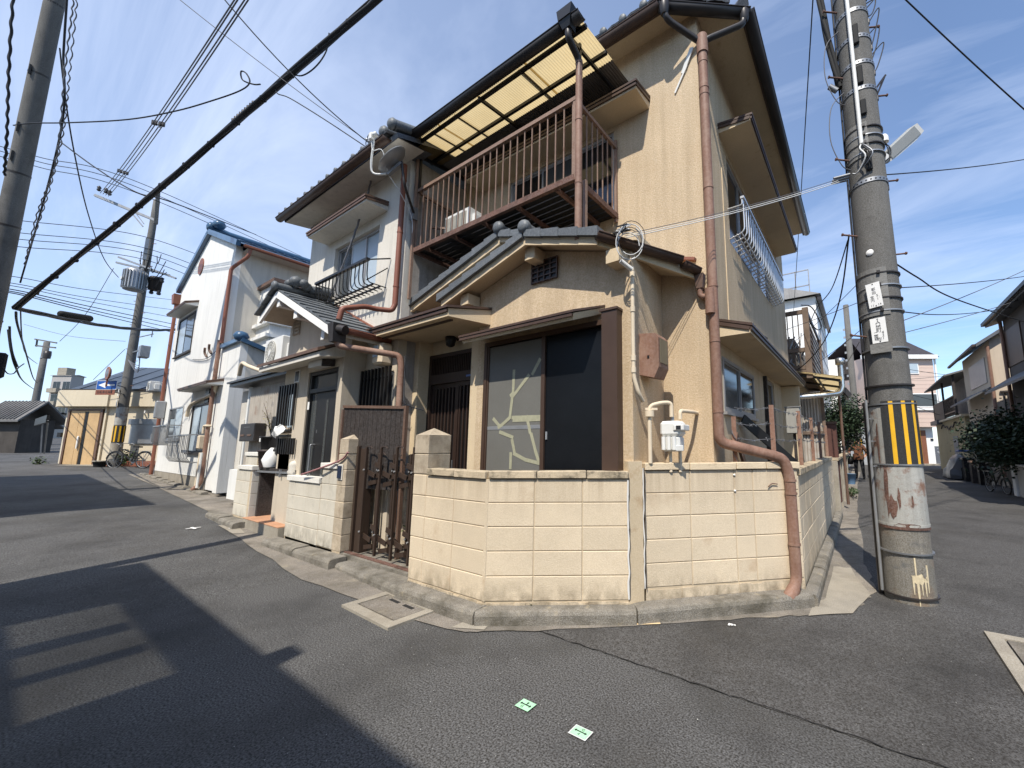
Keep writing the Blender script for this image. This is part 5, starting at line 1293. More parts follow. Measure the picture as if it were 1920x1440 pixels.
gutter([(xe+.07,Y3+.05,6.98),(xe+.07,7.5,6.96)], .065, pipe_red, h3)
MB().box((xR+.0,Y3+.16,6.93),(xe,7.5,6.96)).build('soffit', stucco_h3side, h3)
MB().cyl((-16.7,Y3-.03,7.35),(-16.7,Y3-.002,7.35),.28,None,20).build('gable_crest', pipe_red, h3)
# windows
h3w = [window(h3,'y',Y3-.02,-18.55,-16.55,4.45,5.80,[glass_frost,glass_grey],dark_wood,glass_frost,fr=.06,sill=.04),
       window(h3,'y',Y3-.02,-18.1,-16.35,1.62,2.66,[glass_grey,glass_frost],sash_light,glass,sill=.04),
       window(h3,'y',Y3-.02,-15.3,-13.55,1.22,2.60,[glass_frost,glass_grey],dark_wood,glass,sill=.04)]
hood('window_hood',-18.75,-16.4,Y3,Y3-.3,5.92,h3,m_fas=brown,m_sof=stucco_h3,th=.05,rise=.12)
hood('window_hood',-15.6,-12.75,Y3,Y3-.32,3.02,h3,m_fas=brown,m_sof=stucco_h3,th=.05,rise=.10)
MB().box((-14.15,Y3-.03,2.62),(-13.8,Y3-.001,3.0)).build('transom_vent', black_m, h3)
for (x0,x1,z0,z1) in ((-18.15,-16.3,1.45,2.05),(-15.9,-13.7,.98,1.72)):
    wg = MB().bar((x0,Y3-.32,z1),(x1,Y3-.32,z1),.035).build('window_guard', grey_metal, h3)
    for x in (x0,x1): MB().bar((x,Y3,z1),(x,Y3-.32,z1),.03).build('arm', grey_metal, wg)
    for i in range(15): x = x0+(x1-x0)*i/14; MB().tube([(x,Y3-.32,z1),(x,Y3-.32,z0+.12),(x,Y3-.24,z0),(x,Y3,z0)],.009,5).build('bar', grey_metal, wg)
# pipes
pipe(bend([(xe+.05,Y3+.2,6.9),(xe+.02,Y3+.18,6.7),(xR+.06,Y3-.06,6.35),(xR+.06,Y3-.06,4.2)],.1), .045, pipe_red, h3)
pipe(bend([(xR+.02,Y3-.09,4.28),(xR+.0,Y3-.09,.45),(xR-.08,Y3-.22,.30)],.1), .048, pipe_m, h3)
pipe([(xL-.02,Y3-.07,6.55),(xL-.02,Y3-.07,.3)], .05, pipe_red, h3)
MB().prism([(xL-.14,Y3-.17,6.5),(xL+.10,Y3-.17,6.5),(xL+.16,Y3-.19,6.85),(xL-.20,Y3-.19,6.85)],(0,.18,0)).build('hopper', pipe_red, h3)
MB().tube([(xR+.06,Y3+1.1,5.95),(xR+.06,Y3+1.1,3.8)],.05,8).build('vent_pipe', cream_pipe, h3)
MB().lathe((xR+.06,Y3+1.1,5.95),[(.05,0),(.10,.02),(.10,.07),(0,.1)],10).build('vent_cap', brown_gutter, h3)
MB().tube(spline([(-13.1,Y3-.06,3.1),(-13.2,Y3-.06,2.85),(-13.5,Y3-.08,2.78),(-14.6,Y3-.07,2.72),(-15.4,Y3-.06,2.60),(-15.6,Y3-.06,2.3)],6),.045,8).build('hose', cream_pipe, h3)
gm3 = MB().cbox((-13.55,Y3-.2,1.35),(-13.38,Y3-.05,1.7),.02).build('gas_meter', cream_pipe, h3)
MB().tube([(-13.3,Y3-.15,1.25),(-13.35,Y3-.15,.35)],.03,8).build('gas_pipe', cream_pipe, gm3); MB().tube([(-13.18,Y3-.15,1.25),(-13.2,Y3-.15,.35)],.03,8).build('gas_pipe', stucco_h3, gm3)
MB().tube(bend([(-13.3,Y3-.15,1.75),(-13.3,Y3-.15,1.95),(-13.1,Y3-.15,1.95),(-13.1,Y3-.05,1.95)],.05),.03,8).build('gas_pipe', cream_pipe, gm3)
MB().cbox((-18.95,Y3-.25,2.35),(-18.7,Y3-.0,2.95),.03).build('electric_meter', grey_metal, h3)
MB().tube(spline([(-13.05,Y3-.03,4.2),(-14.4,Y3-.03,3.95),(-16,Y3-.03,4.1)],6),.01,5).build('wall_cable', wire_grey, h3)
for x, z in ((-14.55,4.0),(-14.15,4.05)):
    MB().tube(spline([(x,Y3-.02,z),(x-.08,Y3-.06,z+.12),(x-.02,Y3-.08,z+.26)],4),.03,6).build('wall_ornament', brown, h3)
# annex, bay and shed on its right
an = MB(); xa = -11.75
an.box((xR+.005,Y3,.3),(xa,Y3+.15,4.05))
an.build('annex_front', stucco_h3, h3)
MB().prism([(xa,Y3+.15,.3),(xa,2.6,.3),(xa,2.6,3.0),(xa,Y3+.15,4.05)],(-.14,0,0)).build('annex_side', stucco_h3side, h3)
MB().bar((xa-.02,Y3-.02,4.10),(xa-.02,2.7,3.02),.26,.10).build('annex_verge', tile_blue, h3)
MB().bar((xR,Y3-.02,4.10),(xa,Y3-.02,4.10),.12,.10).build('annex_verge', tile_blue, h3)
MB().lathe((xa-.05,Y3-.0,4.2),[(0,-.14),(.12,-.1),(.17,0),(.12,.1),(0,.14)],12).build('ridge_end', tile_blue, h3)
MB().box((xR-.4,Y3+.15,3.0),(xa-.14,2.6,3.1)).build('annex_roof', tile_blue, h3)
bx = MB(); bq = [on(474,640,'y',.05).x, on(503,640,'y',.05).x]
bx0, bx1 = bq[0], bq[1]; byb = on(560,640,'x',bx1).y
zt = on(500,540,'y',.05).z; zm = on(500,610,'y',.05).z; zl = on(500,690,'y',.05).z
bay = MB().box((bx0,.05,2.3),(bx1,byb+1,zt)).build('bay', stucco_h3, h3)
MB().box((bx0-.06,-.04,zt+.003),(bx1+.2,byb+1,zt+.10)).build('bay_roof', brown, bay)
MB().box((bx1+.001,.35,zm+.45),(bx1+.02,byb+.8,zt-.08)).build('bay_window', black_m, bay)
MB().box((bx0+.5,.04,zt-.75),(bx0+.75,.052,zt-.40)).build('bay_vent', black_m, bay)
for z in (zm, zm-.38): MB().box((bx0-.10,-.06,z),(bx1+.10,byb+.9,z+.09)).build('bay_ledge', stucco_h3, bay)
# front corner pier, meter plates
MB().box((-12.05,Y3-.12,.3),(-11.75,Y3-.002,3.0)).build('pier', stucco_h3, h3)
MB().box((-12.25,Y3-.02,1.45),(-12.1,Y3-.001,1.75)).build('post_plate', black_m, h3)

sd_ = thing('shed', 'lean-to shed of weathered corrugated sheet with a dark roof edge', 'shed', (-8.6,-.7,.2))
sx0, sx1, sy = -10.05, -7.45, -.80
corrugate((sx0+.25, sy, .95), (1,0,0), (0,0,1), sx1-sx0-.25, 1.72, corr_brown, sd_, 'corrugated_wall', pitch=.11, amp=.05)
MB().box((sx0,sy-.02,.3),(sx0+.09,sy+.06,2.72)).build('corner_post', white_pl, sd_); MB().box((sx0+.13,sy-.02,.3),(sx0+.24,sy+.06,2.70)).build('corner_post', grey_metal, sd_)
MB().box((sx0-.5,sy+.02,.3),(sx0-.02,sy+.2,2.66)).build('door_wall', stucco_h3side, sd_); MB().box((sx0-.35,sy+.0,.5),(sx0-.12,sy+.021,2.0)).build('door', stucco_h2, sd_)
MB().box((sx0-.55,sy-.22,2.74),(sx1+.05,1.5,2.80)).build('roof', black_m, sd_); MB().box((sx0-.6,sy-.26,2.81),(sx1+.05,1.6,2.85)).build('roof_edge', dark_gutter, sd_)
MB().box((sx0-.3,sy-.1,.3),(sx1,sy-.04,.92)).build('base_wall', stucco_h3, sd_)
MB().box((sx1-.06,sy-.0,.9),(sx1,1.2,2.74)).build('side_wall', black_m, sd_)
mbx = thing('mailbox', 'black double mailbox with two slots on the corrugated shed', 'mailbox', (-9.0,-.9,1.3))
MB().cbox((-9.55,-1.02,1.52),(-8.75,-.83,1.88),.012).build('box', M('mailbox_black',(.035,.03,.028),.45), mbx)
for x in (-9.38,-8.99): MB().cbox((x-.10,-1.03,1.62),(x+.10,-1.02,1.66),.004).build('slot', brown, mbx)
MB().box((-9.33,-1.024,1.8),(-8.98,-1.02,1.81)).build('line', galv, mbx)
aircon('white air conditioner unit with a round fan on the shed roof', (-7.85,-1.0,2.86), .80, .58, .28)
MB().tube(spline([(-8.3,-.95,2.92),(-8.9,-.95,2.95),(-9.6,-1.0,3.12),(-10.0,-1.0,3.22),(-10.3,-.95,3.0)],6),.04,8).build('hose', cream_pipe, sd_)
# slatted black screen at the corner of the grey roofed house
ss = thing('slat_screen', 'tall black slat screen between the front door and the shed', 'fence', (-6.6,-1.3,.9))
for i in range(7): MB().box((-6.86+i*.10,-1.30,1.75),(-6.86+i*.10+.035,-1.27,2.42)).build('slat', black_m, ss)
for i in range(8): MB().box((-6.70+i*.085,-1.30,1.30),(-6.70+i*.085+.03,-1.27,1.55)).build('slat', black_m, ss)
for z in (2.26,1.66,1.58,1.34): MB().box((-6.90,-1.275,z),(-6.30,-1.255,z+.035)).build('rail', black_m, ss)
MB().box((-6.40,-1.29,1.72),(-6.30,-1.26,2.25)).build('frosted_panel', glass_frost, ss)
MB().box((-7.26,-1.22,1.30),(-6.70,-1.19,1.93)).build('dark_panel', black_m, ss)
MB().box((-6.72,-1.25,.98),(-6.30,-1.22,1.45)).build('base', stucco_h2, ss)
b = MB(); c = V((-6.55,-1.36,1.66)); rr2 = random.Random(2)
pts = [c+V((.22*math.cos(a)*rr2.uniform(.7,1.1), rr2.uniform(-.03,.03), .11*math.sin(a)*rr2.uniform(.7,1.2)+.04*math.cos(a))) for a in [2*PI*i/12 for i in range(12)]]
b.add([c+V((0,-.05,.02))]+pts, [(0,i+1,(i+1)%12+1) for i in range(12)]); b.add([c+V((0,.03,.02))]+pts, [(0,(i+1)%12+1,i+1) for i in range(12)])
tag(b.build('plastic_bag', white_paint, None, False), 'crumpled white plastic bag hung on the black slat screen', 'bag')
# potted plant
pp = thing('potted_plant', 'small yellow leafed shrub in stacked black and brown pots', 'plant', (-7.35,-1.25,1.07))
MB().lathe((-7.35,-1.18,1.07),[(.12,0),(.155,.26),(.165,.26),(.165,.29),(.14,.29)],16).build('pot', M('pot_brown',(.045,.03,.028),.6), pp)
MB().lathe((-7.33,-1.18,1.365),[(.125,0),(.15,.20),(.16,.20),(.16,.23),(.10,.23),(0,.21)],16).build('pot', black_m, pp)
MB().box((-7.33,-1.345,1.50),(-7.28,-1.34,1.56)).build('pot_label', white_paint, pp)
b = MB(); lf = MB(); r_ = random.Random(21)
tips = []
for k in range(9):
    base = V((-7.33,-1.18,1.58)); tip = base + V((r_.uniform(-.42,.38), r_.uniform(-.2,.15), r_.uniform(.15,.62)))
    mid = base.lerp(tip,.5)+V((r_.uniform(-.06,.06),0,.06)); pth = spline([base,mid,tip],4); b.tube(pth,[.007,.007,.006,.006,.005,.005,.004,.003,.002][:len(pth)],5)
    for i in range(20):
        q = pth[r_.randrange(2,len(pth))] + V((r_.gauss(0,.03),r_.gauss(0,.03),r_.gauss(0,.03))); a = r_.uniform(0,6.3); l = r_.uniform(.015,.032)
        d = V((math.cos(a),math.sin(a),r_.uniform(-.5,.7))).normalized()*l; s_ = d.cross(V((0,0,1)))*.45
        lf.quad(q, q+d*.5+s_, q+d, q+d*.5-s_)
b.build('stem', bark, pp); tag(lf.build('foliage', leaf_lime, pp, False), kind='stuff')
fig = thing('garden_ornament', 'small pale bulbous ornament on the low wall beside the front door', 'ornament', (-6.1,-1.28,1.0))
MB().lathe((-6.08,-1.25,1.0),[(.07,0),(.085,.04),(.06,.09),(.075,.14),(.05,.19),(0,.21)],14).build('body', stucco_h2, fig)
bag = MB(); c = V((-7.08,-1.22,1.2)); ring = []
for z, r in ((-.12,.10),(.0,.14),(.12,.09),(.2,.03)): ring.append((r,z))
bag.lathe(c, ring, 9); tag(bag.build('plastic_bag', white_paint), 'white plastic bag slumped beside the brown flower pot', 'bag')
rp_ = [on(652,848,'y',-1.36), on(640,862,'y',-1.36), on(600,878,'y',-1.40), on(565,890,'y',-1.40)]
tag(MB().tube(spline(rp_,6),.012,6).build('rope', red_cloth), 'dull red rope slung along the low wall below the front door', 'rope')
# ------------------------------------------------------------------ buildings across the street, behind the camera: they cast the foreground shadows
op = thing('row_house', 'house across the street with a corrugated canopy, behind the viewer', 'house', (0,-9,0))
ez = 5.45
b = MB(); b.wall('y', -9.5, -9.35, -4.4, 7.0, 0, 5.5, [(-3.0,-1.2,3.4,5.0),(1,3,.9,2.2)]); b.box((-4.4,-13,0),(-4.25,-9.5,5.5)); b.box((6.85,-13,0),(7,-9.5,5.5)); b.box((-4.25,-13,0),(6.85,-12.85,5.5)); b.build('wall', stucco_h2, op)
b = MB(); b.add([(-4.96,-8.850,ez+.25),(7.4,-8.850,ez+.25),(7.4,-11.2,ez+1.5),(-4.96,-11.2,ez+1.5),(-4.96,-14,ez),(7.4,-14,ez)], [(0,1,2,3),(3,2,5,4)]); b.box((-4.4,-12.9,5.5),(7,-9.36,5.56)); b.build('roof', tile_dark, op)
cn_ = MB(); cn_.box((-4.96,-6.850,ez-.03),(7.4,-6.480,ez+.03)); cn_.box((-4.96,-8.840,ez-.03),(-3.47,-6.852,ez-.003)); cn_.box((-1.46,-8.840,ez-.03),(7.4,-6.852,ez-.003)); 
cn_ = cn_.build('canopy', tile_dark, op)
b = MB(); b.box((-2.86,-8.840,ez-.08),(-2.62,-6.860,ez-.045)); b.box((-2.20,-8.840,ez-.08),(-2.03,-6.860,ez-.045)); b.box((-3.47,-7.500,ez-.12),(-1.46,-7.380,ez-.085)); b.build('beam', black_m, cn_)
corrugate((-3.47,-8.840,ez+.05),(1,0,0),(0,1,0),2.01,1.99,poly_grey,cn_,'corrugated_sheet')
MB().box((-1.25,-6.450,ez-.2),(-1.05,-6.330,ez+.05)).build('hopper', black_m, cn_)
window(op,'y',-9.35,-3.0,-1.2,3.4,5.0,[glass,glass],sash_light,glass)
op2 = thing('row_house', 'two storey house across the street further west, behind the viewer', 'house', (-19,-8,0))
b = MB(); b.box((-19.8,-13,0),(-10.6,-6.2,6.2)); b.build('wall', stucco_h2low, op2)
b = MB(); b.add([(-20.2,-5.95,6.2),(-10.15,-5.95,6.2),(-10.15,-9.5,7.6),(-20.2,-9.5,7.6),(-20.2,-13.5,6.2),(-10.15,-13.5,6.2)], [(0,1,2,3),(3,2,5,4)]); b.add([(-20.2,-5.95,6.15),(-10.15,-5.95,6.15),(-10.15,-6.0,6.2),(-20.2,-6.0,6.2)],[(0,3,2,1)]); b.build('roof', tile_dark, op2)
ps = thing('lamp_post', 'slim grey post across the street just outside the left edge', 'post', (-5.68,-4.75,0))
MB().cyl((-5.68,-4.75,0),(-5.68,-4.75,5.2),.13,.11,16).build('shaft', pole_m, ps)

# ------------------------------------------------------------------ the near right utility pole
PX_, PYY = 1.47, 1.12
def prad(z): return .196 - z*.0060
up = thing('utility_pole', 'close concrete utility pole with black and yellow striped guard and rusty sleeve', 'utility pole', (PX_, PYY, 0))
up_v = V((PX_, PYY, 0))
def ring(z0, z1, dr, m, name, parent=up, n=28, a0=None, a1=None, dr2=None):
    b = MB(); r0, r1 = prad(z0)+dr, prad(z1)+(dr if dr2 is None else dr2)
    if a0 is None: b.lathe((PX_,PYY,0), [(r0,z0),(r1,z1)], n)
    else:
        K = max(3, int((a1-a0)/.18)); vs = []
        for i in range(K+1):
            a = a0+(a1-a0)*i/K
            for r,z in ((r0,z0),(r1,z1),(r1-dr*.9,z1),(r0-dr*.9,z0)): vs.append((PX_+math.cos(a)*r, PYY+math.sin(a)*r, z))
        fs = []
        for i in range(K):
            for k in range(4): fs.append((i*4+k, i*4+(k+1)%4, (i+1)*4+(k+1)%4, (i+1)*4+k))
        fs += [(0,1,2,3), (K*4+3,K*4+2,K*4+1,K*4)]
        b.add(vs, fs, False)
    return b.build(name, m, parent)
AC = math.atan2(CAM.y-PYY, CAM.x-PX_)         # bearing of the street corner as seen from the pole
b = MB(); b.lathe((PX_,PYY,0), [(prad(z),z) for z in (0,.4,2,4,6,8,10,11.5)] + [(0,11.5)], 32); b.build('shaft', pole_m, up)
ring(0.0, .68, .006, base_m, 'stained_base'); ring(.68, 1.26, .012, sleeve_m, 'rusty_sleeve')
for z in (.66,.685): ring(z, z+.022, .016, rust if z < .67 else sleeve_m, 'rim')
gb = ring(1.26, 1.87, .018, guard_black, 'striped_guard', a0=AC-.42, a1=AC+1.85)
ring(1.26, 1.82, .010, sleeve_m, 'old_sleeve', a0=AC-2.4, a1=AC-.43)
b = MB()
for k in range(4):
    a = AC - .02 + k*.50; w = .085
    for seg in range(4):
        z0, z1 = 1.264+seg*.1505, 1.264+(seg+1)*.1505
        r0, r1 = prad(z0)+.0205, prad(z1)+.0205
        vs = []
        for j in range(4):
            aa = a + w*2*(j/3-.5)
            vs += [(PX_+math.cos(aa)*r0,PYY+math.sin(aa)*r0,z0),(PX_+math.cos(aa)*r1,PYY+math.sin(aa)*r1,z1)]
        b.add(vs, [(2*j,2*j+2,2*j+3,2*j+1) for j in range(3)])
b.build('yellow_stripe', guard_yellow, gb, False)
# rust blotches and paint drips that stand proud of the sleeve
r_ = random.Random(31)
def patch(a, z, wa, hz, m, name, dr=.022, seed=0, drip=False):
    r2 = random.Random(seed); K = 14; c = []
    for i in range(K):
        t = 2*PI*i/K; q = r2.uniform(.65,1.15)
        aa = a + math.cos(t)*wa*q; zz = z + math.sin(t)*hz*q*(1.5 if drip and math.sin(t) < 0 and i % 2 else 1)
        r = prad(zz)+dr; c.append((PX_+math.cos(aa)*r, PYY+math.sin(aa)*r, zz))
    r = prad(z)+dr+.001; c0 = (PX_+math.cos(a)*r, PYY+math.sin(a)*r, z)
    b = MB(); b.add([c0]+c, [(0,i+1,(i+1)%K+1) for i in range(K)]); return b.build(name, m, up, False)
patch(AC-.50,1.02,.10,.26,rust,'rust_patch',seed=1,dr=.0165); patch(AC-.30,.86,.16,.12,rust,'rust_patch',seed=2,dr=.016); patch(AC-.05,.95,.07,.10,rust,'rust_patch',seed=3,dr=.0155); patch(AC-.70,1.45,.06,.30,rust,'rust_patch',seed=4,dr=.0155)
patch(AC+.15,.695,.5,.03,rust,'rust_patch',seed=6,dr=.0165); patch(AC+.45,.92,.05,.07,rust,'rust_patch',seed=7,dr=.0155)
patch(AC+.42,.24,.32,.045,paint_drip,'paint_drip',dr=.010,seed=8,drip=True)
for k,(da,z0,z1,w) in enumerate(((.16,.10,.25,.035),(.32,.0,.26,.045),(.47,.10,.25,.03),(.62,.09,.26,.035),(.74,.12,.36,.04),(.28,.2,.42,.03))):
    a = AC+da; b = MB(); vs=[]
    for z in (z0,(z0+z1)/2,z1):
        r = prad(z)+.0105; ww = w*(1 if z>z0 else .35)
        for s_ in (-1,1): vs.append((PX_+math.cos(a+s_*ww)*r, PYY+math.sin(a+s_*ww)*r, z))
    b.add(vs,[(0,1,3,2),(2,3,5,4)]); b.build('paint_drip', paint_drip, up, False)
patch(AC+.62,.30,.10,.06,base_m,'grey_patch',dr=.012,seed=12)
# steel straps, conduit, cable guard
for z, m in ((.44,galv),(.055,dark_gutter),(1.25,galv),(1.835,galv),(2.02,dark_gutter)): ring(z, z+.014, .024, m, 'strap')
for z in (1.70,1.48,1.24):
    a = AC-.95; p = V((PX_+math.cos(a)*prad(z), PYY+math.sin(a)*prad(z), z)); d = V((math.cos(a+.75),math.sin(a+.75),0))
    MB().bar(p, p+d*.13+V((0,0,.0)), .012).build('cleat', grey_metal, up)
def along(a, zs, dr, r, m, name, n=8):
    return MB().tube([(PX_+math.cos(a)*(prad(z)+dr), PYY+math.sin(a)*(prad(z)+dr), z) for z in zs], r, n).build(name, m, up)
along(AC-1.22,(.06,1.0,1.9),.030,.014,grey_metal,'conduit')
b = MB(); a = AC-1.75
b.tube([(PX_+math.cos(a)*(prad(z)+.02), PYY+math.sin(a)*(prad(z)+.02), z) for z in (.0,1.2,1.88)], .038, 8); b.build('cable_guard', dark_gutter, up)
along(AC-1.5,(1.9,3,5,8,10.5),.012,.010,wire_m,'riser_cable'); along(AC-1.62,(1.9,3,5,8,10.5),.014,.007,wire_grey,'riser_cable')
# grey wraps with straps
for (z0,z1,a0,a1) in ((2.74,3.24,AC-2.0,AC+.42),(4.50,4.90,AC-1.2,AC+.25)):
    w = ring(z0,z1,.010,wrap_m,'grey_wrap',a0=a0,a1=a1)
    n_ = 4
    for i in range(n_):
        z = z0+.04+(z1-z0-.1)*i/(n_-1)
        ring(z,z+.012,.016,dark_gutter if i%2 else grey_metal,'strap')
        aa=AC+.05; r=prad(z)+.024
        MB().cbox((PX_+math.cos(aa)*r-.014,PYY+math.sin(aa)*r-.014,z-.008),(PX_+math.cos(aa)*r+.014,PYY+math.sin(aa)*r+.014,z+.022),.003).build('buckle', dark_gutter, up)
# number plates
def pole_plate(zc, h, w, a, rows, tilt=0.0):
    r = prad(zc)+.030; n = V((math.cos(a),math.sin(a),0)); t_ = V((-n.y,n.x,0)); up_ = V((0,0,1))
    t_, up_ = t_*math.cos(tilt)+up_*math.sin(tilt), up_*math.cos(tilt)-t_*math.sin(tilt)
    c = up_v + n*r + V((0,0,zc))
    p = MB().prism([c-t_*w-up_*h, c+t_*w-up_*h, c+t_*w+up_*h, c-t_*w+up_*h], n*.004).build('name_plate', white_paint, up)
    for txt, x, z, s_ in rows:
        text_mesh(txt, s_, ink, 'lettering', p, frame(c + n*.0052 + t_*x*w + up_*z*h, t_, up_, n))
    for z in (.90,-.90): MB().cyl(c+n*.004+up_*z*h, c+n*.007+up_*z*h, .006, None, 8).build('rivet', dark_gutter, p)
pole_plate(2.95,.128,.060,AC-.20,[('\u90fd',0,.46,.036),('\u7530',0,.16,.036),('\u652f',-.35,-.18,.036),('5',.40,-.10,.036),('\u5185',-.35,-.44,.036),('1',.40,-.38,.036),('11',-.5,-.84,.032),('14',.5,-.84,.032)],tilt=.07)
pole_plate(2.58,.128,.064,AC-.16,[('\u4eba',0,.66,.046),('\u53e3',0,.44,.046),('\u9632',0,.20,.046),('\u753a',0,-.04,.046),('\u4e8c',-.42,-.26,.040),('4',.48,-.22,.040),('\u5357',-.42,-.48,.040),('2',.48,-.46,.040),('\u7dda',-.42,-.70,.036),('\u5de6',.0,-.72,.036),('1',.46,-.70,.036)],tilt=.03)
ring(2.39,2.405,.02,galv,'strap'); a = AC-.14; r = prad(2.4)+.02; n=V((math.cos(a),math.sin(a),0)); t_=V((-n.y,n.x,0)); c=up_v+n*r+V((0,0,2.40))
MB().prism([c-t_*.09-V((0,0,.05)),c+t_*.09-V((0,0,.05)),c+t_*.09+V((0,0,.045)),c-t_*.09+V((0,0,.045))],n*.012).build('terminal_plate', wrap_m, up)
c = up_v + V((math.cos(AC-.25),math.sin(AC-.25),0))*(prad(3.42)+.003) + V((0,0,3.42)); MB().lathe(c,[(.035,0),(.034,.003),(0,.004)],14,(math.cos(AC-.25),math.sin(AC-.25),.0)).build('number_disc', white_paint, up)
# step bolts on both sides
for z, s_ in ((1.42,0),(2.55,-1),(3.45,1),(3.66,-1),(4.30,1),(4.55,-1),(5.35,1),(5.58,-1),(6.25,1),(6.45,-1),(7.2,1),(7.4,-1)):
    if not s_: continue
    d = V((RT.x, RT.y, 0))*s_; p = up_v + d*prad(z)*.95 + V((0,0,z)); q = p + d*.17 + V((0,0,.02))
    MB().cyl(p,q,.0095,None,8).build('step_bolt', rust, up); MB().cyl(q-d*.012,q,.016,None,8).build('bolt_head', rust, up)
# punched steel bands and fittings
for z in (4.20,5.30,5.62,5.95,6.30,6.62,7.0):
    ring(z,z+.045,.008,galv,'steel_band')
    b = MB()
    for i in range(26):
        a = 2*PI*i/26; r = prad(z)+.0085; b.lathe((PX_+math.cos(a)*r,PYY+math.sin(a)*r,z+.022),[(0,.0006),(.009,.0004)],6,(math.cos(a),math.sin(a),0))
    tag(b.build('band_hole', black_m, up, False), kind='stuff')
    d = V((RT.x,RT.y,0)); p = up_v + d*(prad(z)+.02) + V((0,0,z+.02)); MB().cbox(p-V((.02,.02,.03)),p+V((.03,.02,.03)),.005).build('band_bolt', dark_gutter, up)
for z,h in ((4.32,.20),(5.36,.22),(5.86,.25),(4.98,.18)):
    a = AC+.16; r=prad(z)+.012; p=up_v+V((math.cos(a)*r,math.sin(a)*r,z)); MB().cbox(p-V((.028,.02,0)),p+V((.028,.02,h)),.01).build('band_cover', rubber, up)
wc = along(AC-.10,(4.64,5.6,7.5,10),.030,.020,white_pl,'white_conduit',10)
for k,(m,dx) in enumerate(((wire_white,.0),(wire_m,.04),(galv,.06))):
    a=AC-.10; r=prad(4.6)+.03; p=up_v+V((math.cos(a)*r,math.sin(a)*r,4.64)); a2=AC-.55; q=up_v+V((math.cos(a2)*(prad(4.4)+.07),math.sin(a2)*(prad(4.4)+.07),4.33))
    MB().tube(spline([p,p+V((-.02+dx,-.05,-.08)),p+V((.02+dx,-.07,-.2)),q+V((.05,0,.0)),q],5),.008,6).build('tail', m, up)
for k in range(3):
    a=AC-.75-.08*k; q=up_v+V((math.cos(a)*(prad(4.3)+.05),math.sin(a)*(prad(4.3)+.05),4.36-.02*k)); d=V((-.9,-.3,-.10)).normalized(); MB().cyl(q,q+d*.16,.016,.012,8).build('clamp', galv, up)
# thick black cable at the left of the pole top
pts=[up_v+V((-.30,-.12,7.6)),up_v+V((-.29,-.12,6.9)),up_v+V((-.27,-.11,6.5)),up_v+V((-.24,-.10,6.15)),up_v+V((-.20,-.08,5.75)),up_v+V((-.17,-.06,5.50))]
for k in range(3): MB().tube(spline([p+V((math.cos(k*2.1+i)*.018,math.sin(k*2.1+i)*.018,0)) for i,p in enumerate(pts)],6),.022,8).build('feeder_cable', rubber, up)
r_=random.Random(5)
for k in range(7):
    z=r_.uniform(5.8,7.4); d=V((RT.x,RT.y,0)); p=up_v+d*prad(z)+V((0,0,z)); q=up_v+d*prad(z)+V((0,0,z-r_.uniform(.1,.4)))
    MB().tube(spline([p,p+d*r_.uniform(.10,.2)+V((0,r_.uniform(-.08,.08),r_.uniform(.1,.25))),p+d*r_.uniform(.08,.18)+V((0,0,-.1)),q],6),.0065,6).build('jumper', wire_m, up)
for z,s_ in ((5.9,-1),(5.1,-1)):
    d=V((RT.x,RT.y,0))*s_; p=up_v+d*prad(z)+V((0,0,z)); MB().tube(spline([p+V((0,0,.3)),p+d*.16+V((0,0,.1)),p+d*.2+V((0,0,-.3)),p+d*.1+V((0,0,-.6)),p+V((0,0,-.66))],6),.005,6).build('jumper', wire_grey, up)
d=V((RT.x,RT.y,0)); p=up_v+d*prad(5.4)+V((0,0,5.4)); MB().bar(p,p+d*.16+V((0,0,.22)),.03,.02).build('bracket', dark_gutter, up); MB().bar(p+V((0,0,-.12)),p+d*.15+V((0,0,.20)),.02,.015).build('bracket', dark_gutter, up)
# street lamp and photocell
p=up_v+d*(prad(4.1)-.02)+V((0,-.03,4.50))
ax=V((.76,.14,.62)).normalized(); nn=V((.10,.80,.60)); nn=(nn-ax*nn.dot(ax)).normalized(); sdw=nn.cross(ax)
lm=MB(); c0=p+ax*.04; L=.46
prof=[(0,.045),(.05,.06),(.14,.072),(.36,.075),(L,.055)]
vs=[];
for u,w in prof:
    for s_,h in ((-1,0),(1,0),(.8,.05),(-.8,.05)): vs.append(c0+ax*u+sdw*s_*w+nn*h)
fs=[(0,1,2,3)]
for i in range(len(prof)-1):
    for k in range(4): fs.append((i*4+k,i*4+(k+1)%4,(i+1)*4+(k+1)%4,(i+1)*4+k))
fs.append(tuple((len(prof)-1)*4+k for k in (3,2,1,0)))
lm.add(vs,fs); lamp=lm.build('street_lamp', white_pl, up)
MB().prism([c0+ax*.08-sdw*.05-nn*.006,c0+ax*.08+sdw*.05-nn*.006,c0+ax*.42+sdw*.055-nn*.006,c0+ax*.42-sdw*.055-nn*.006],nn*.005).build('lens', glass_white, lamp)
MB().bar(p-ax*.05,c0+ax*.06,.06,.05).build('arm', galv, lamp)
q=up_v+d*(prad(4.5)+.05)+V((0,-.08,4.72)); MB().lathe(q,[(.045,0),(.043,.06),(.03,.085),(0,.09)],12).build('photocell', white_pl, up); MB().bar(q-d*.07,q,.02).build('cell_arm', dark_gutter, up)
for k in range(2): MB().tube(spline([q,q+V((.03+.02*k,0,-.1)),q+V((.02,0,-.24)),p],5),.005,6).build('lamp_wire', wire_m, up)
# insulator at the foot of the cables
MB().cyl(up_v+V((-.2,-.1,5.45)),up_v+V((-.27,-.13,5.52)),.03,None,8).build('clamp', galv, up)

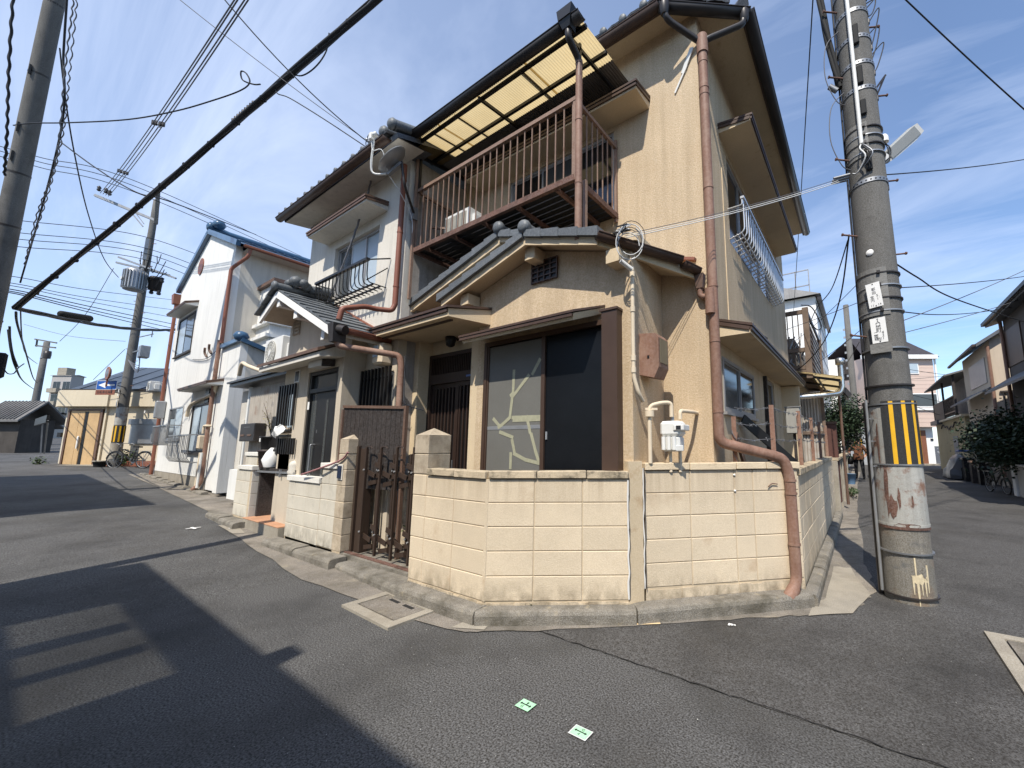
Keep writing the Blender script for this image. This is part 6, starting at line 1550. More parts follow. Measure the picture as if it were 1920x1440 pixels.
# ------------------------------------------------------------------ the left utility pole
lp_a, lp_b = at(-22,600,8.6), at(103,0,8.6); lp_d = (lp_b-lp_a)/(lp_b.z-lp_a.z); lp_base = lp_a + lp_d*(-lp_a.z); LX, LY = lp_base.x, lp_base.y
pl_ = thing('utility_pole', 'tall plain concrete utility pole cut by the left edge of the picture', 'utility pole', (LX,LY,gz(LX)))
MB().lathe((LX,LY,0),[(.20,gz(LX)),(.185,2),(.172,5),(.155,8),(.14,11),(.13,12.8),(0,12.8)],28,lp_d).build('shaft', pole_m, pl_)
for z in (4.1,6.1,7.2,9.3,10.8): MB().lathe(lp_base+lp_d*z,[(.178-.0065*(z-5),0),(.178-.0065*(z-5),.04)],20,lp_d).build('steel_band', dark_gutter, pl_)
for z in (9.2,8.0,5.2,7.4): MB().bar(lp_base+lp_d*z+V((.12,-.12,0)),lp_base+lp_d*(z+.2)+V((.12,-.12,0)),.03).build('clip', dark_gutter, pl_)
MB().cbox(lp_base+lp_d*2.9+V((-.02,.08,0)),lp_base+lp_d*2.9+V((.26,.33,.55)),.04).build('splice_box', rubber, pl_)

# ------------------------------------------------------------------ the distribution pole at the far junction
fb = at(212,878,17); FX, FY = fb.x, fb.y
fp = thing('utility_pole', 'distant concrete pole carrying transformers and a striped guard by the one way sign', 'utility pole', (FX,FY,fb.z))
MB().lathe((FX,FY,fb.z),[(.18,0),(.165,3),(.14,7),(.115,11.5),(.11,12.3),(0,12.3)],20).build('shaft', pole_m, fp)
def fring(z0,z1,r,m,name): return MB().lathe((FX,FY,fb.z),[(r,z0),(r,z1)],20).build(name,m,fp)
fring(.4,1.05,.188,concrete_m,'pale_band'); fgd = fring(1.10,1.80,.186,guard_black,'striped_guard'); fring(1.83,2.6,.178,sleeve_m,'pale_band')
b = MB()
for k in range(9):
    a = 2*PI*k/9; vs = []
    for z in (1.11,1.79):
        for s_ in (-.14,.14): vs.append((FX+math.cos(a+s_)*.19,FY+math.sin(a+s_)*.19,fb.z+z))
    b.add(vs,[(0,1,3,2)])
b.build('yellow_stripe', guard_yellow, fgd, False)
rt3 = V((RT.x,RT.y,0)); fh3 = V((-RT.y,RT.x,0)); fc = V((FX,FY,fb.z))
def off(px,py,t=17): return at(px,py,t)
MB().bar(off(178,366,16.6),off(293,414,17.2),.09,.10).build('crossarm', galv, fp)
MB().bar(off(243,395,16.9),off(268,425,17),.04).build('arm_brace', galv, fp); MB().bar(off(252,396,16.9),off(270,420,17),.03).build('arm_brace', galv, fp)
for p_ in ((185,358),(198,362),(205,366)):
    q=off(*p_,16.6); MB().lathe(q,[(.04,0),(.07,.05),(.04,.1),(.07,.15),(.04,.2),(0,.24)],8).build('insulator', dark_gutter, fp)
MB().bar(off(297,352,17),off(292,420,17),.12,.12).build('top_pin', pole_m, fp)
for y0,x0,x1,y1 in ((482,222,330,522),(492,218,318,516)): MB().bar(off(x0,y0,16.8),off(x1,y1,17.2),.07,.07).build('crossarm', galv, fp)
tr = MB().lathe(off(249,545,16.7),[(0,0),(.30,.02),(.30,.08),(.30,.86),(.27,.9),(.1,.95),(0,.96)],20).build('transformer', grey_metal, fp)
tc_ = off(249,545,16.7)
b = MB()
for i in range(22):
    a=2*PI*i/22; c=tc_+V((math.cos(a)*.33,math.sin(a)*.33,.08)); b.bar(c,c+V((0,0,.74)),.035,.05,(math.cos(a),math.sin(a),0))
b.build('fin', grey_metal, tr); MB().box(tc_+V((-.0,-.38,.35)),tc_+V((.2,-.36,.48))).build('plate', white_paint, tr)
MB().bar(tc_+V((.1,.1,.5)),fc+V((0,0,tc_.z-fb.z+.5)),.1).build('bracket', galv, tr)
t2=off(289,545,17.2); tb=MB().lathe(t2,[(0,0),(.20,.02),(.22,.5),(.24,.52),(.18,.6),(0,.62)],16).build('cutout_box', dark_gutter, fp)
MB().bar(t2+V((0,0,.4)),fc+V((0,0,t2.z-fb.z+.4)),.06).build('arm', galv, tb)
for p_ in ((283,551),(297,553),(280,528),(303,530)): MB().lathe(off(*p_,17.2),[(.05,0),(.08,.06),(.05,.12),(.07,.2),(0,.24)],8).build('insulator', dark_gutter, fp)
r_=random.Random(8)
for k in range(14):
    p_=off(r_.uniform(255,300),r_.uniform(470,545),17); q=off(r_.uniform(245,320),r_.uniform(470,540),17)
    MB().tube(spline([p_,p_.lerp(q,.5)-V((0,0,r_.uniform(.1,.5))),q],5),.014,5).build('jumper', wire_m, fp)
MB().box(off(273,470,17)-V((.05,.05,.4)),off(273,470,17)+V((.05,.05,.55))).build('cable_cover', galv, fp)
bxp=off(270,660,16.9); MB().cbox(bxp-V((.22,.15,.25)),bxp+V((.22,.15,.25)),.02).build('control_box', grey_metal, fp); MB().bar(bxp+V((-.2,0,.15)),fc+V((0,0,bxp.z-fb.z+.15)),.05).build('arm', galv, fp)
for k in range(4): MB().tube(spline([bxp+V((-.1+.07*k,-.1,-.25)),bxp+V((.02*k,-.1,-.6-.1*k)),fc+V((.15,-.1,bxp.z-fb.z-.2))],6),.012,5).build('cable', wire_grey, fp)
an_=off(262,632,17); MB().bar(an_,an_+V((.55,.3,.12)),.03).build('antenna_arm', galv, fp); MB().bar(an_+V((.5,.27,-.02)),an_+V((.5,.27,.25)),.03).build('antenna', galv, fp)
for i in range(14):
    z=3+i*.55; s_=1 if i%2 else -1; p_=fc+rt3*s_*.14+V((0,0,z)); MB().bar(p_,p_+rt3*s_*.16,.02).build('step_bolt', rust, fp)
for z in (2.6,3.05): MB().box(fc+V((-.02,-.21,z)),fc+V((.09,-.19,z+.32))).build('number_plate', white_paint, fp)
# one-way sign on a bracket, and the curved mirror above it
sg = thing('one_way_sign', 'blue one way sign with a white arrow pointing left and brown plate below', 'road sign', off(200,725,16.7))
c=off(200,722,16.7); w,h=.42,.19
def sq(x,z,dd=0): return c + rt3*x + V((0,0,z)) - fh3*dd
MB().prism([sq(-w,-h),sq(w,-h),sq(w,h),sq(-w,h)], fh3*.02).build('panel', white_paint, sg)
MB().prism([sq(-w+.015,-h+.015,.004),sq(w-.015,-h+.015,.004),sq(w-.015,h-.015,.004),sq(-w+.015,h-.015,.004)], fh3*.003).build('field', sign_blue, sg)
b=MB(); b.quad(sq(-.05,-.035,.006),sq(.34,-.035,.006),sq(.34,.035,.006),sq(-.05,.035,.006)); b.quad(sq(-.34,0,.006),sq(-.02,-.13,.006),sq(-.06,0,.006),sq(-.02,.13,.006)); b.build('arrow', white_paint, sg, False)
MB().prism([sq(-w,-h-.22),sq(w-.04,-h-.22),sq(w-.04,-h-.02),sq(-w,-h-.02)], fh3*.015).build('sub_plate', sign_red, sg)
text_mesh('\u81ea\u8ee2\u8eca\u3092\u9664\u304f', .115, ink, 'lettering', sg, frame(sq(-.02,-h-.12,.003), rt3, (0,0,1), -fh3))
MB().bar(sq(w-.05,0,-.03), fc+V((0,0,c.z-fb.z)), .04).build('bracket', galv, sg); MB().bar(sq(w-.05,-.3,-.03), fc+V((0,0,c.z-fb.z-.3)), .04).build('bracket', galv, sg)
mi = thing('traffic_mirror', 'round orange backed traffic mirror above the one way sign', 'mirror', off(203,700,16.6))
c=off(203,700,16.6); nrm=-(rt3*.45+fh3*.85).normalized()
MB().lathe(c,[(0,.05),(.15,.04),(.25,.0)],20,nrm).build('mirror_face', galv, mi); MB().lathe(c-nrm*.03,[(0,-.04),(.2,-.02),(.28,.03),(.28,.06),(.255,.06)],20,nrm).build('mirror_hood', sign_red, mi); MB().bar(c,c-V((0,0,.55)),.05).build('stem', sign_red, mi)

# a smaller pole further down that street
sb=at(50,838,32); sp=thing('utility_pole','small far pole with twin crossarms at the end of the left street','utility pole',sb)
MB().lathe(sb,[(.24,0),(.20,5),(.17,8.6),(0,8.6)],12).build('shaft',pole_m,sp)
for (x0,y0,x1,y1) in ((66,636,106,643),(67,648,104,652)): MB().bar(at(x0,y0,32),at(x1,y1,32),.10).build('crossarm',pole_m,sp)
MB().bar(at(70,636,32),at(68,650,32),.1).build('brace',pole_m,sp)
MB().lathe(at(87,672,31.8),[(.2,0),(.22,.3),(.2,.6),(0,.6)],8).build('transformer',dark_gutter,sp); MB().bar(at(76,672,32),at(88,666,31.8),.08).build('arm',galv,sp)

# ------------------------------------------------------------------ overhead wires
def wire(label, P, r, m=wire_m, sag=0.0, n=14, group=None, helix=0, name='overhead_wire'):
    pts = []
    for i in range(len(P)-1):
        pts += catenary(P[i], P[i+1], sag, n)[:-1] if len(P) == 2 else [P[i]]
    pts = (pts + [P[-1]]) if len(P) == 2 else spline(P, n)
    if helix:
        q = []
        for i in range(len(pts)-1):
            for k in range(6):
                p_ = pts[i].lerp(pts[i+1],k/6); a=(i*6+k)*.9; q.append(p_+V((math.cos(a),math.sin(a)*.6,math.sin(a)*.5))*helix)
        pts = q
    o = MB().tube(pts, r, 6).build(name, m)
    return tag(o, label, 'cable', group)
# thick telecom bundle crossing the sky
A_, B_ = at(772,-62,6.4), at(30,577,8.45)
bt = thing('cable_bundle', 'thick black bundle of cables slanting across the whole left sky', 'cable', A_)
main = [A_.lerp(B_, i/16) - V((0,0,1))*.10*4*(i/16)*(1-i/16) for i in range(17)]
for k in range(5):
    pts=[p_+V((math.cos(k*1.256+i*.7),math.sin(k*1.256+i*.7),math.cos(k*1.7+i*.5)))*.030 for i,p_ in enumerate(main)]
    MB().tube(spline(pts,4),.033 if k<3 else .016,8).build('cable', wire_m if k != 4 else wire_grey, bt)
MB().tube(spline([p_+V((0,0,.045+.012*math.sin(i))) for i,p_ in enumerate(main)],4),.009,6).build('messenger_wire', wire_grey, bt)
for i in range(1,16): MB().lathe(main[i]-(B_-A_).normalized()*.02,[(.058,0),(.058,.025)],8,B_-A_).build('tie', wire_m, bt)
for i in range(9):
    p_=A_.lerp(B_,.335+.006*i)-V((0,0,.085)); MB().lathe(p_+V((0,0,.06)),[(.03,0),(.03,.05),(.0,.07)],6).build('tap_connector', dark_gutter, bt)
pts=[at(617,62,6.9),at(612,95,6.9),at(592,125,6.9),at(565,142,6.9),at(540,135,6.9)]; MB().tube(spline(pts,6),.011,6).build('drop_loop', wire_m, bt)
# the level bundle with the splice case
C_, D_ = at(28,577,8.5), at(330,618,17)
b2 = thing('cable_bundle', 'level black cable bundle with a splice case behind the left pole', 'cable', C_)
main=[C_.lerp(D_,i/14)-V((0,0,1))*.18*4*(i/14)*(1-i/14) for i in range(15)]
for k in range(3): MB().tube(spline([p_+V((0,math.cos(k*2+i)*.025,math.sin(k*2+i)*.03)) for i,p_ in enumerate(main)],4),.024,6).build('cable', wire_m, b2)
cA,cB=at(110,588,10.6),at(172,598,11.4); MB().tube([cA,cA.lerp(cB,.06),cA.lerp(cB,.94),cB],[.04,.09,.09,.04],10).build('splice_case', rubber, b2)
MB().tube(spline([at(25,235,8.5),at(60,231,8.3),at(130,230,8.0),at(240,224,7.6),at(330,208,7.3),at(400,188,7.1),at(450,170,7.0),at(468,155,7.0),at(462,138,7.0),at(452,134,7.0),at(455,150,7.0),at(475,158,7.0),at(488,158,6.95)],6),.012,6).build('looped_wire', wire_m, tag(thing('service_wire','single black wire looping from the left pole to the cable bundle','cable',at(240,224,7.6))))
# four conductors with spacers from the far pole to overhead
sp0=[at(188+5*k,362+2*k,16.6) for k in range(4)]; sp1=[at(x,-60,5.5) for x in (478,484,498,505)]
for k in range(4):
    wire(['outermost left of four spaced conductors rising from the far crossarm','second of four spaced conductors rising from the far crossarm','third of four spaced conductors rising from the far crossarm','outermost right of four spaced conductors rising from the far crossarm'][k], [sp0[k],sp1[k]], .010, wire_grey, .25, 16)
for i,f in enumerate((.30,.62)):
    q=[sp0[k].lerp(sp1[k],f)-V((0,0,.25*4*f*(1-f))) for k in range(4)]
    t_=thing('wire_spacer',['lower spacer clipping the four conductors together','upper spacer clipping the four conductors together'][i],'spacer',q[0])
    MB().bar(q[0],q[3],.03).bar(q[1]+V((0,0,.08)),q[2]-V((0,0,.08)),.03).build('bar',grey_metal,t_)
    for k in range(4): MB().cyl(q[k]-V((0,0,.04)),q[k]+V((0,0,.06)),.03,None,6).build('clip',dark_gutter,t_)
W_=lambda lab,a,b_,r,m=wire_m,sag=.1,**kw: wire(lab,[at(*a),at(*b_)],r,m,sag,**kw)
W_('thin wire from the top centre sky down to the eave of the pale house',(318,-16,6.5),(694,268,7.2),.006,wire_grey,.05)
W_('dark service wire meeting the pale house above the satellite dish',(405,-20,6.2),(697,272,7.2),.009,wire_m,.15)
wire('drooping service wire from the cable bundle to the satellite dish',[at(515,158,6.95),at(520,175,6.95),at(545,185,6.95),at(610,225,7),at(690,278,7.05)],.009)
for k in range(3):
    y0=(295,304,314)[k]; y1=(505,513,520)[k]
    wire(['highest','middle','lowest'][k]+' of three long wires running behind the far transformer pole',[at(-60,y0-38,13),at(75,y0,14),at(270,(346,356,367)[k],16),at(600,y1-8,24)],.012)
    for x,y in ((240+8*k,338+8*k),(262,345+8*k)):
        pass
for k in range(4):
    y=(415,438,450,464)[k]
    wire(['top','second','third','lowest'][k]+' of four low wires crossing the transformer pole',[at(-40,y-8,13),at(50,y,14),at(268,y+28-2*k,16.8),at(420,y+82,22)],.013)
for k in range(6):
    y=(520,533,538,545,549,552)[k]
    wire(['first','second','third','fourth','fifth','sixth'][k]+' cable down from the top in the lower wire group left of the white house',[at(-40,y-9,11),at(35,y,12),at(170,y+24+k*2,15),at(340,y+(44,50,60,66,70,75)[k],22)],.016 if k>2 else .011)
wire('hanging wire curving down beside the left pole to the far crossarm',[at(112,90,8.4),at(122,180,8.6),at(140,290,9.2),at(165,400,11),at(195,485,14),at(222,520,16.5)],.012)
wire('wire running from the left pole down to the middle of the cable bundle',[at(112,265,8.5),at(180,315,8.1),at(255,360,7.75),at(330,382,8.5),at(480,440,14)],.012)
wire('thin diagonal guy wire in front of the dark roof',[at(213,503,16.8),at(160,590,16.9),at(112,640,17.5)],.010,wire_grey)
wire('thin guy wire from the transformer pole to the slate roof',[at(234,655,16.9),at(175,712,17.3)],.010,wire_grey)
wire('faint wire crossing above the small far pole',[at(45,608,20),at(130,630,19),at(235,640,17)],.010,wire_grey)
# spiral wrapped cables beside the left pole
wire('thick twisted cable hanging at the very left edge',[at(26,-30,5.2),at(17,120,5.3),at(13,250,5.4),at(8,330,5.6)],.014,wire_m,n=6,helix=.009)
wire('twisted pair close beside the left pole, nearer strand',[at(139,-10,8),at(122,130,8.3),at(105,300,8.8),at(70,400,9.6),at(45,500,11)],.012,wire_grey,n=8,helix=.018)
wire('twisted pair close beside the left pole, further strand',[at(145,-10,8),at(130,140,8.3),at(116,260,8.8),at(85,380,9.6),at(50,480,11)],.010,wire_grey,n=8,helix=.022)
wire('straight cable running down along the right of the left pole',[at(126,-10,8.2),at(119,100,8.4),at(111,262,8.8),at(38,530,12)],.018,wire_m)
wire('loose cable drooping from the left pole to the small far pole',[at(30,585,8.6),at(33,610,9.5),at(48,660,13),at(62,708,22),at(70,718,30)],.020,wire_m)
wire('loose cable drooping lower left below the splice case',[at(18,612,8.5),at(20,650,8.7),at(30,690,9.5),at(45,716,16),at(64,730,30)],.018,wire_m)
wire('short drooping cable end beside the left pole box',[at(16,618,8.5),at(22,660,8.5),at(32,688,8.6)],.022,wire_m)
wire('low loop of cable under the left pole box',[at(5,688,8.5),at(14,700,8.5),at(26,700,8.6),at(34,690,8.7),at(45,682,9)],.010,wire_m)
wire('paler wire hanging between the two left poles',[at(38,565,9),at(42,640,11),at(52,668,15),at(70,682,25)],.012,wire_grey)
# hanging cable in front of the pale house to its porch
wire('grey twisted cable hanging from the eave to the grey tiled porch',[at(705,300,6.3),at(683,385,6.25),at(640,505,6.4),at(598,605,6.6)],.014,wire_grey,n=8,helix=.006)
wire('black drop cable looped under the grey tiled porch eave',[at(598,605,6.6),at(600,610,6.6),at(618,612,6.5),at(600,628,6.5),at(616,640,6.4),at(630,628,6.3),at(633,612,6.2)],.013,wire_m)
for k in range(3): wire(['first','second','third'][k]+' small loop of wire at the insulators on the eave',[at(690+7*k,285,6.6),at(686+7*k,268,6.6),at(692+7*k,252,6.6),at(697+7*k,256,6.6),at(699+7*k,275,6.6)],.007)
ins=thing('insulator','clustered grey insulators where the wires meet the eave','insulator',at(692,262,6.6))
for k in range(3): MB().lathe(at(688+5*k,262+3*k,6.6),[(.0,-.03),(.025,-.02),(.03,.0),(.025,.02),(0,.03)],8,(1,.3,-.2)).build('insulator_body',grey_metal,ins)
MB().bar(at(697,276,6.6),at(760,276,6.2),.03,.03).build('bar',dark_gutter,ins)
# right side wires
for k in range(3): wire(['upper','middle','lower'][k]+' service wire from the right pole to the porch corner',[up_v+V((-.22,-.12,4.37-.02*k)),V((-.46+.02*k,-.93,3.33-.02*k))],.0032 if k<2 else .004,wire_white if k else wire_grey,.04)
W_('vertical dark wire dropping between the corner house and the right pole',(1526,-30,5.5),(1488,585,16),.009,wire_m,.02)
wire('black wire sweeping from the right pole to the lower eave',[at(1592,440,5.2),at(1575,560,6),at(1545,640,7.2),at(1505,686,8.3),at(1470,705,8.6)],.010)
wire('black wire looping behind the side railing',[at(1590,450,5.5),at(1560,540,7),at(1530,580,8.5),at(1512,625,9.5)],.009)
wire('hanging loop of cable beyond the side railing',[at(1502,572,9),at(1520,575,9),at(1532,592,9),at(1540,612,9),at(1532,618,9),at(1515,600,9),at(1508,590,9)],.012)
W_('thick wire slanting down from the top right corner of the sky',(1680,-18,5),(1960,240,5.5),.009,wire_m,.03)
W_('wire leaving the right pole below the street lamp',(1655,328,4.9),(1960,292,7),.007,wire_m,.04)
wire('thick wire from the right pole falling to the dark house',[at(1676,492,4.9),at(1720,520,5.4),at(1790,560,6.5),at(1925,605,9)],.010)
W_('nearly level wire right of the number plates, upper',(1678,540,5.4),(1960,512,9),.007,wire_m,.04)
W_('rising wire right of the number plates',(1675,608,5.6),(1960,488,9),.007,wire_grey,.04)
wire('sagging wire right of the striped pole',[at(1678,583,6),at(1760,590,8),at(1840,585,10),at(1935,570,12)],.009)
W_('rising wire behind the pale pink house roof',(1690,625,7),(1960,545,12),.008,wire_grey,.05)
for k in range(4):
    W_(['first','second','third','fourth'][k]+' thin wire across the front of the pale pink house',(1690,(690,712,735,752)[k],20),(1800,(705,700,760,790)[k],26),.012,wire_m,.05)
    W_(['first','second','third','fourth'][k]+' thin wire left of the striped pole over the tree',((1400,1500,1490,1560)[k],(640,700,640,720)[k],12),((1612,1612,1610,1612)[k],(566,620,530,640)[k],7),.006,wire_grey,.05)
# ------------------------------------------------------------------ the beige house at the far junction
def lateral_frame(px, py, t):
    o = at(px, py, t); return o
bt_ = 17.3
bo = at(78,874,bt_)
fbh = thing('corner_house', 'low beige house with oak double doors and a slate roof at the far junction', 'house', bo)
def bq_(s_, z, d=0.0): return bo + rt3*s_ + V((0,0,z)) + fh3*d          # s along the front, d into the house
def bbox(b, s0, s1, d0, d1, z0, z1): return b.prism([bq_(s0,z0,d0), bq_(s1,z0,d0), bq_(s1,z0,d1), bq_(s0,z0,d1)], (0,0,z1-z0))
stucco_far = M('stucco_far_beige', (0.60,0.515,0.375), 0.9, 0.05, 0.8, 0.04, 60, 0.2, 60, streak=.1)
LF = [bq_(-.55,0,3.2), bq_(-.05,0,.55), bq_(.45,0,.25), bq_(2.35,0,.25), bq_(6.4,0,.25), bq_(6.4,0,4.5)]
MB().prism(LF, (0,0,2.62)).build('wall', stucco_far, fbh)
MB().prism([bq_(-.80,2.60,3.2), bq_(-.28,2.60,.30), bq_(.25,2.60,-.02), bq_(2.4,2.60,-.02), bq_(2.42,2.60,.05), bq_(6.4,2.60,.05), bq_(6.4,2.60,4.5)], (0,0,.72)).build('parapet', stucco_far, fbh)
b = MB(); b.add([bq_(-.6,3.34,.7), bq_(.3,3.34,.12), bq_(6.5,3.34,.12), bq_(6.5,4.62,2.6), bq_(.65,4.85,2.6), bq_(-.5,4.75,2.9), bq_(6.5,3.34,4.5), bq_(-.6,3.34,4.5)], [(1,2,3,4),(0,1,4,5),(5,4,3,6,7)])
slate = M('slate_blue', (.052,.068,.092), .5, .08, 2)
fr_ = b.build('roof', slate, fbh, False)
for i in range(7): p=bq_(.75+i*.9,3.35,.13); q=bq_(1.0+i*.87,4.80-.03*i,2.55); MB().bar(p,q,.03,.03).build('roof_seam', slate, fr_)
b = MB(); b.bar(bq_(.28,3.335,.06), bq_(6.5,3.335,.06), .12,.08); b.bar(bq_(-.65,3.335,.65), bq_(.28,3.335,.06), .12,.08); b.build('fascia', dark_gutter, fr_)
dd = MB(); bbox(dd,.60,1.95,.20,.24,0.02,2.42); dd = dd.build('entrance_door', wood_door, fbh)
for s0,s1 in ((.63,1.02),(1.03,1.24),(1.42,1.90)):
    b = MB(); bbox(b,s0,s1,.185,.20,.06,2.38); b.build('door_panel', wood_door, dd)
b = MB(); bbox(b,1.265,1.40,.188,.20,.06,2.38); b.build('door_glass', black_m, dd)
MB().tube([bq_(1.18,.75,.14), bq_(1.19,1.25,.13), bq_(1.18,1.28,.15)], .03, 8).build('door_handle', white_pl, dd)
b = MB(); bbox(b,.52,.60,.16,.25,0,2.5); bbox(b,1.95,2.05,.16,.25,0,2.5); bbox(b,.60,1.95,.16,.25,2.425,2.5); b.build('door_frame', brown, dd)
b = MB(); bbox(b,2.12,2.2,.18,.25,0,2.55); b.build('pilaster', stucco_far, fbh)
b = MB(); bbox(b,.12,.28,.22,.3,1.25,1.45); b.build('letter_plate', black_m, fbh)
b = MB(); bbox(b,3.35,4.95,.20,.25,.95,1.95); sh_ = b.build('roller_shutter', grey_metal, fbh)
for i in range(14): b = MB(); bbox(b,3.42,4.88,.175,.20,.98+i*.058,.98+i*.058+.045); b.build('slat', grey_metal, sh_)
b = MB(); bbox(b,3.28,5.02,.14,.25,1.80,2.05); b.build('shutter_box', galv, sh_)
for k in range(2):
    b = MB(); p0=LF[0].lerp(LF[1],.35+.33*k); p1=LF[0].lerp(LF[1],.55+.33*k); n_=V((-.95,-.25,0))*.03
    b.prism([p0+V((0,0,1.0))+n_, p1+V((0,0,1.0))+n_, p1+V((0,0,2.1))+n_, p0+V((0,0,2.1))+n_], -n_*.5); b.build('side_window', brown, fbh)
bx_=MB(); bbox(bx_,3.95,4.0,.1,.25,2.3,2.42); bx_.build('wall_lamp', white_pl, fbh)
MB().tube(spline([bq_(5.0,1.95,.15),bq_(5.1,1.7,.12),bq_(5.25,1.6,.15)],5),.03,6).build('hose', white_pl, fbh)
b = MB(); bbox(b,-.2,3.0,-.35,.2,-.1,.06); tag(b.build('doorstep', concrete_m), kind='structure')
ap = at(289,735,17.6); aircon('white air conditioner unit on the slate roof edge of the beige house', (ap.x,ap.y,ap.z), .55, .45, .4)
# plants and litter bin at its foot
def bush(name, label, c, rx, ry, rz, n, leaf, mat, seed, cat='shrub', trunk=None, size=(.05,.09), core=True):
    t = thing(name, label, cat, (c[0],c[1],c[2]-rz if trunk is None else trunk)); r_ = random.Random(seed); b = MB(); c = V(c)
    cl = []
    for k in range(max(5, n//110)):
        d = V((r_.gauss(0,1), r_.gauss(0,1), r_.gauss(0,1))).normalized()*r_.uniform(.35,.85); cl.append((V((d.x*rx,d.y*ry,d.z*rz)), r_.uniform(.22,.42)))
    for _ in range(n):
        o_, rr_ = cl[r_.randrange(len(cl))]; g = V((r_.gauss(0,.45), r_.gauss(0,.45), r_.gauss(0,.45)))
        p = c + o_ + V((g.x*rx, g.y*ry, g.z*rz))*rr_*2
        d = V((r_.uniform(-1,1), r_.uniform(-1,1), r_.uniform(-.8,.5))).normalized()*r_.uniform(*size); s_ = d.cross(V((r_.uniform(-1,1),r_.uniform(-1,1),1))).normalized()*d.length*.34
        b.quad(p, p+d*.55+s_, p+d, p+d*.55-s_)
    tag(b.build('crown' if trunk is not None else 'foliage', mat, t, False), kind='stuff')
    w = MB(); z0 = trunk if trunk is not None else c.z - rz
    for k in range(5):
        e_ = c + cl[k][0]*.9; m_ = V((c.x+(e_.x-c.x)*.3, c.y+(e_.y-c.y)*.3, z0+(c.z-z0)*.6)); w.tube(spline([V((c.x+r_.uniform(-.03,.03),c.y,z0)), m_, e_],4), [.035*rx+.012]*4+[.02*rx+.008]*4+[.008], 6)
    w.build('trunk' if trunk is not None else 'stem', bark, t)
    return t
q = bq_(3.6,.42,-.05); bush('shrub','low green shrub behind the parked bicycle by the beige house',q,.65,.25,.35,500,0,leaf_mid,5,size=(.06,.12))
q = bq_(.0,.2,-.1); bush('potted_plant','grey green potted plants at the corner of the beige house',q,.28,.2,.22,160,0,leaf_mid,6,cat='plant',size=(.05,.1))
bn = thing('planter','brick coloured planter edging under the shutter','planter',bq_(3.4,0,-.1)); b=MB(); bbox(b,2.6,5.2,-.2,.1,0,.22); b.build('edging', sign_red, bn)

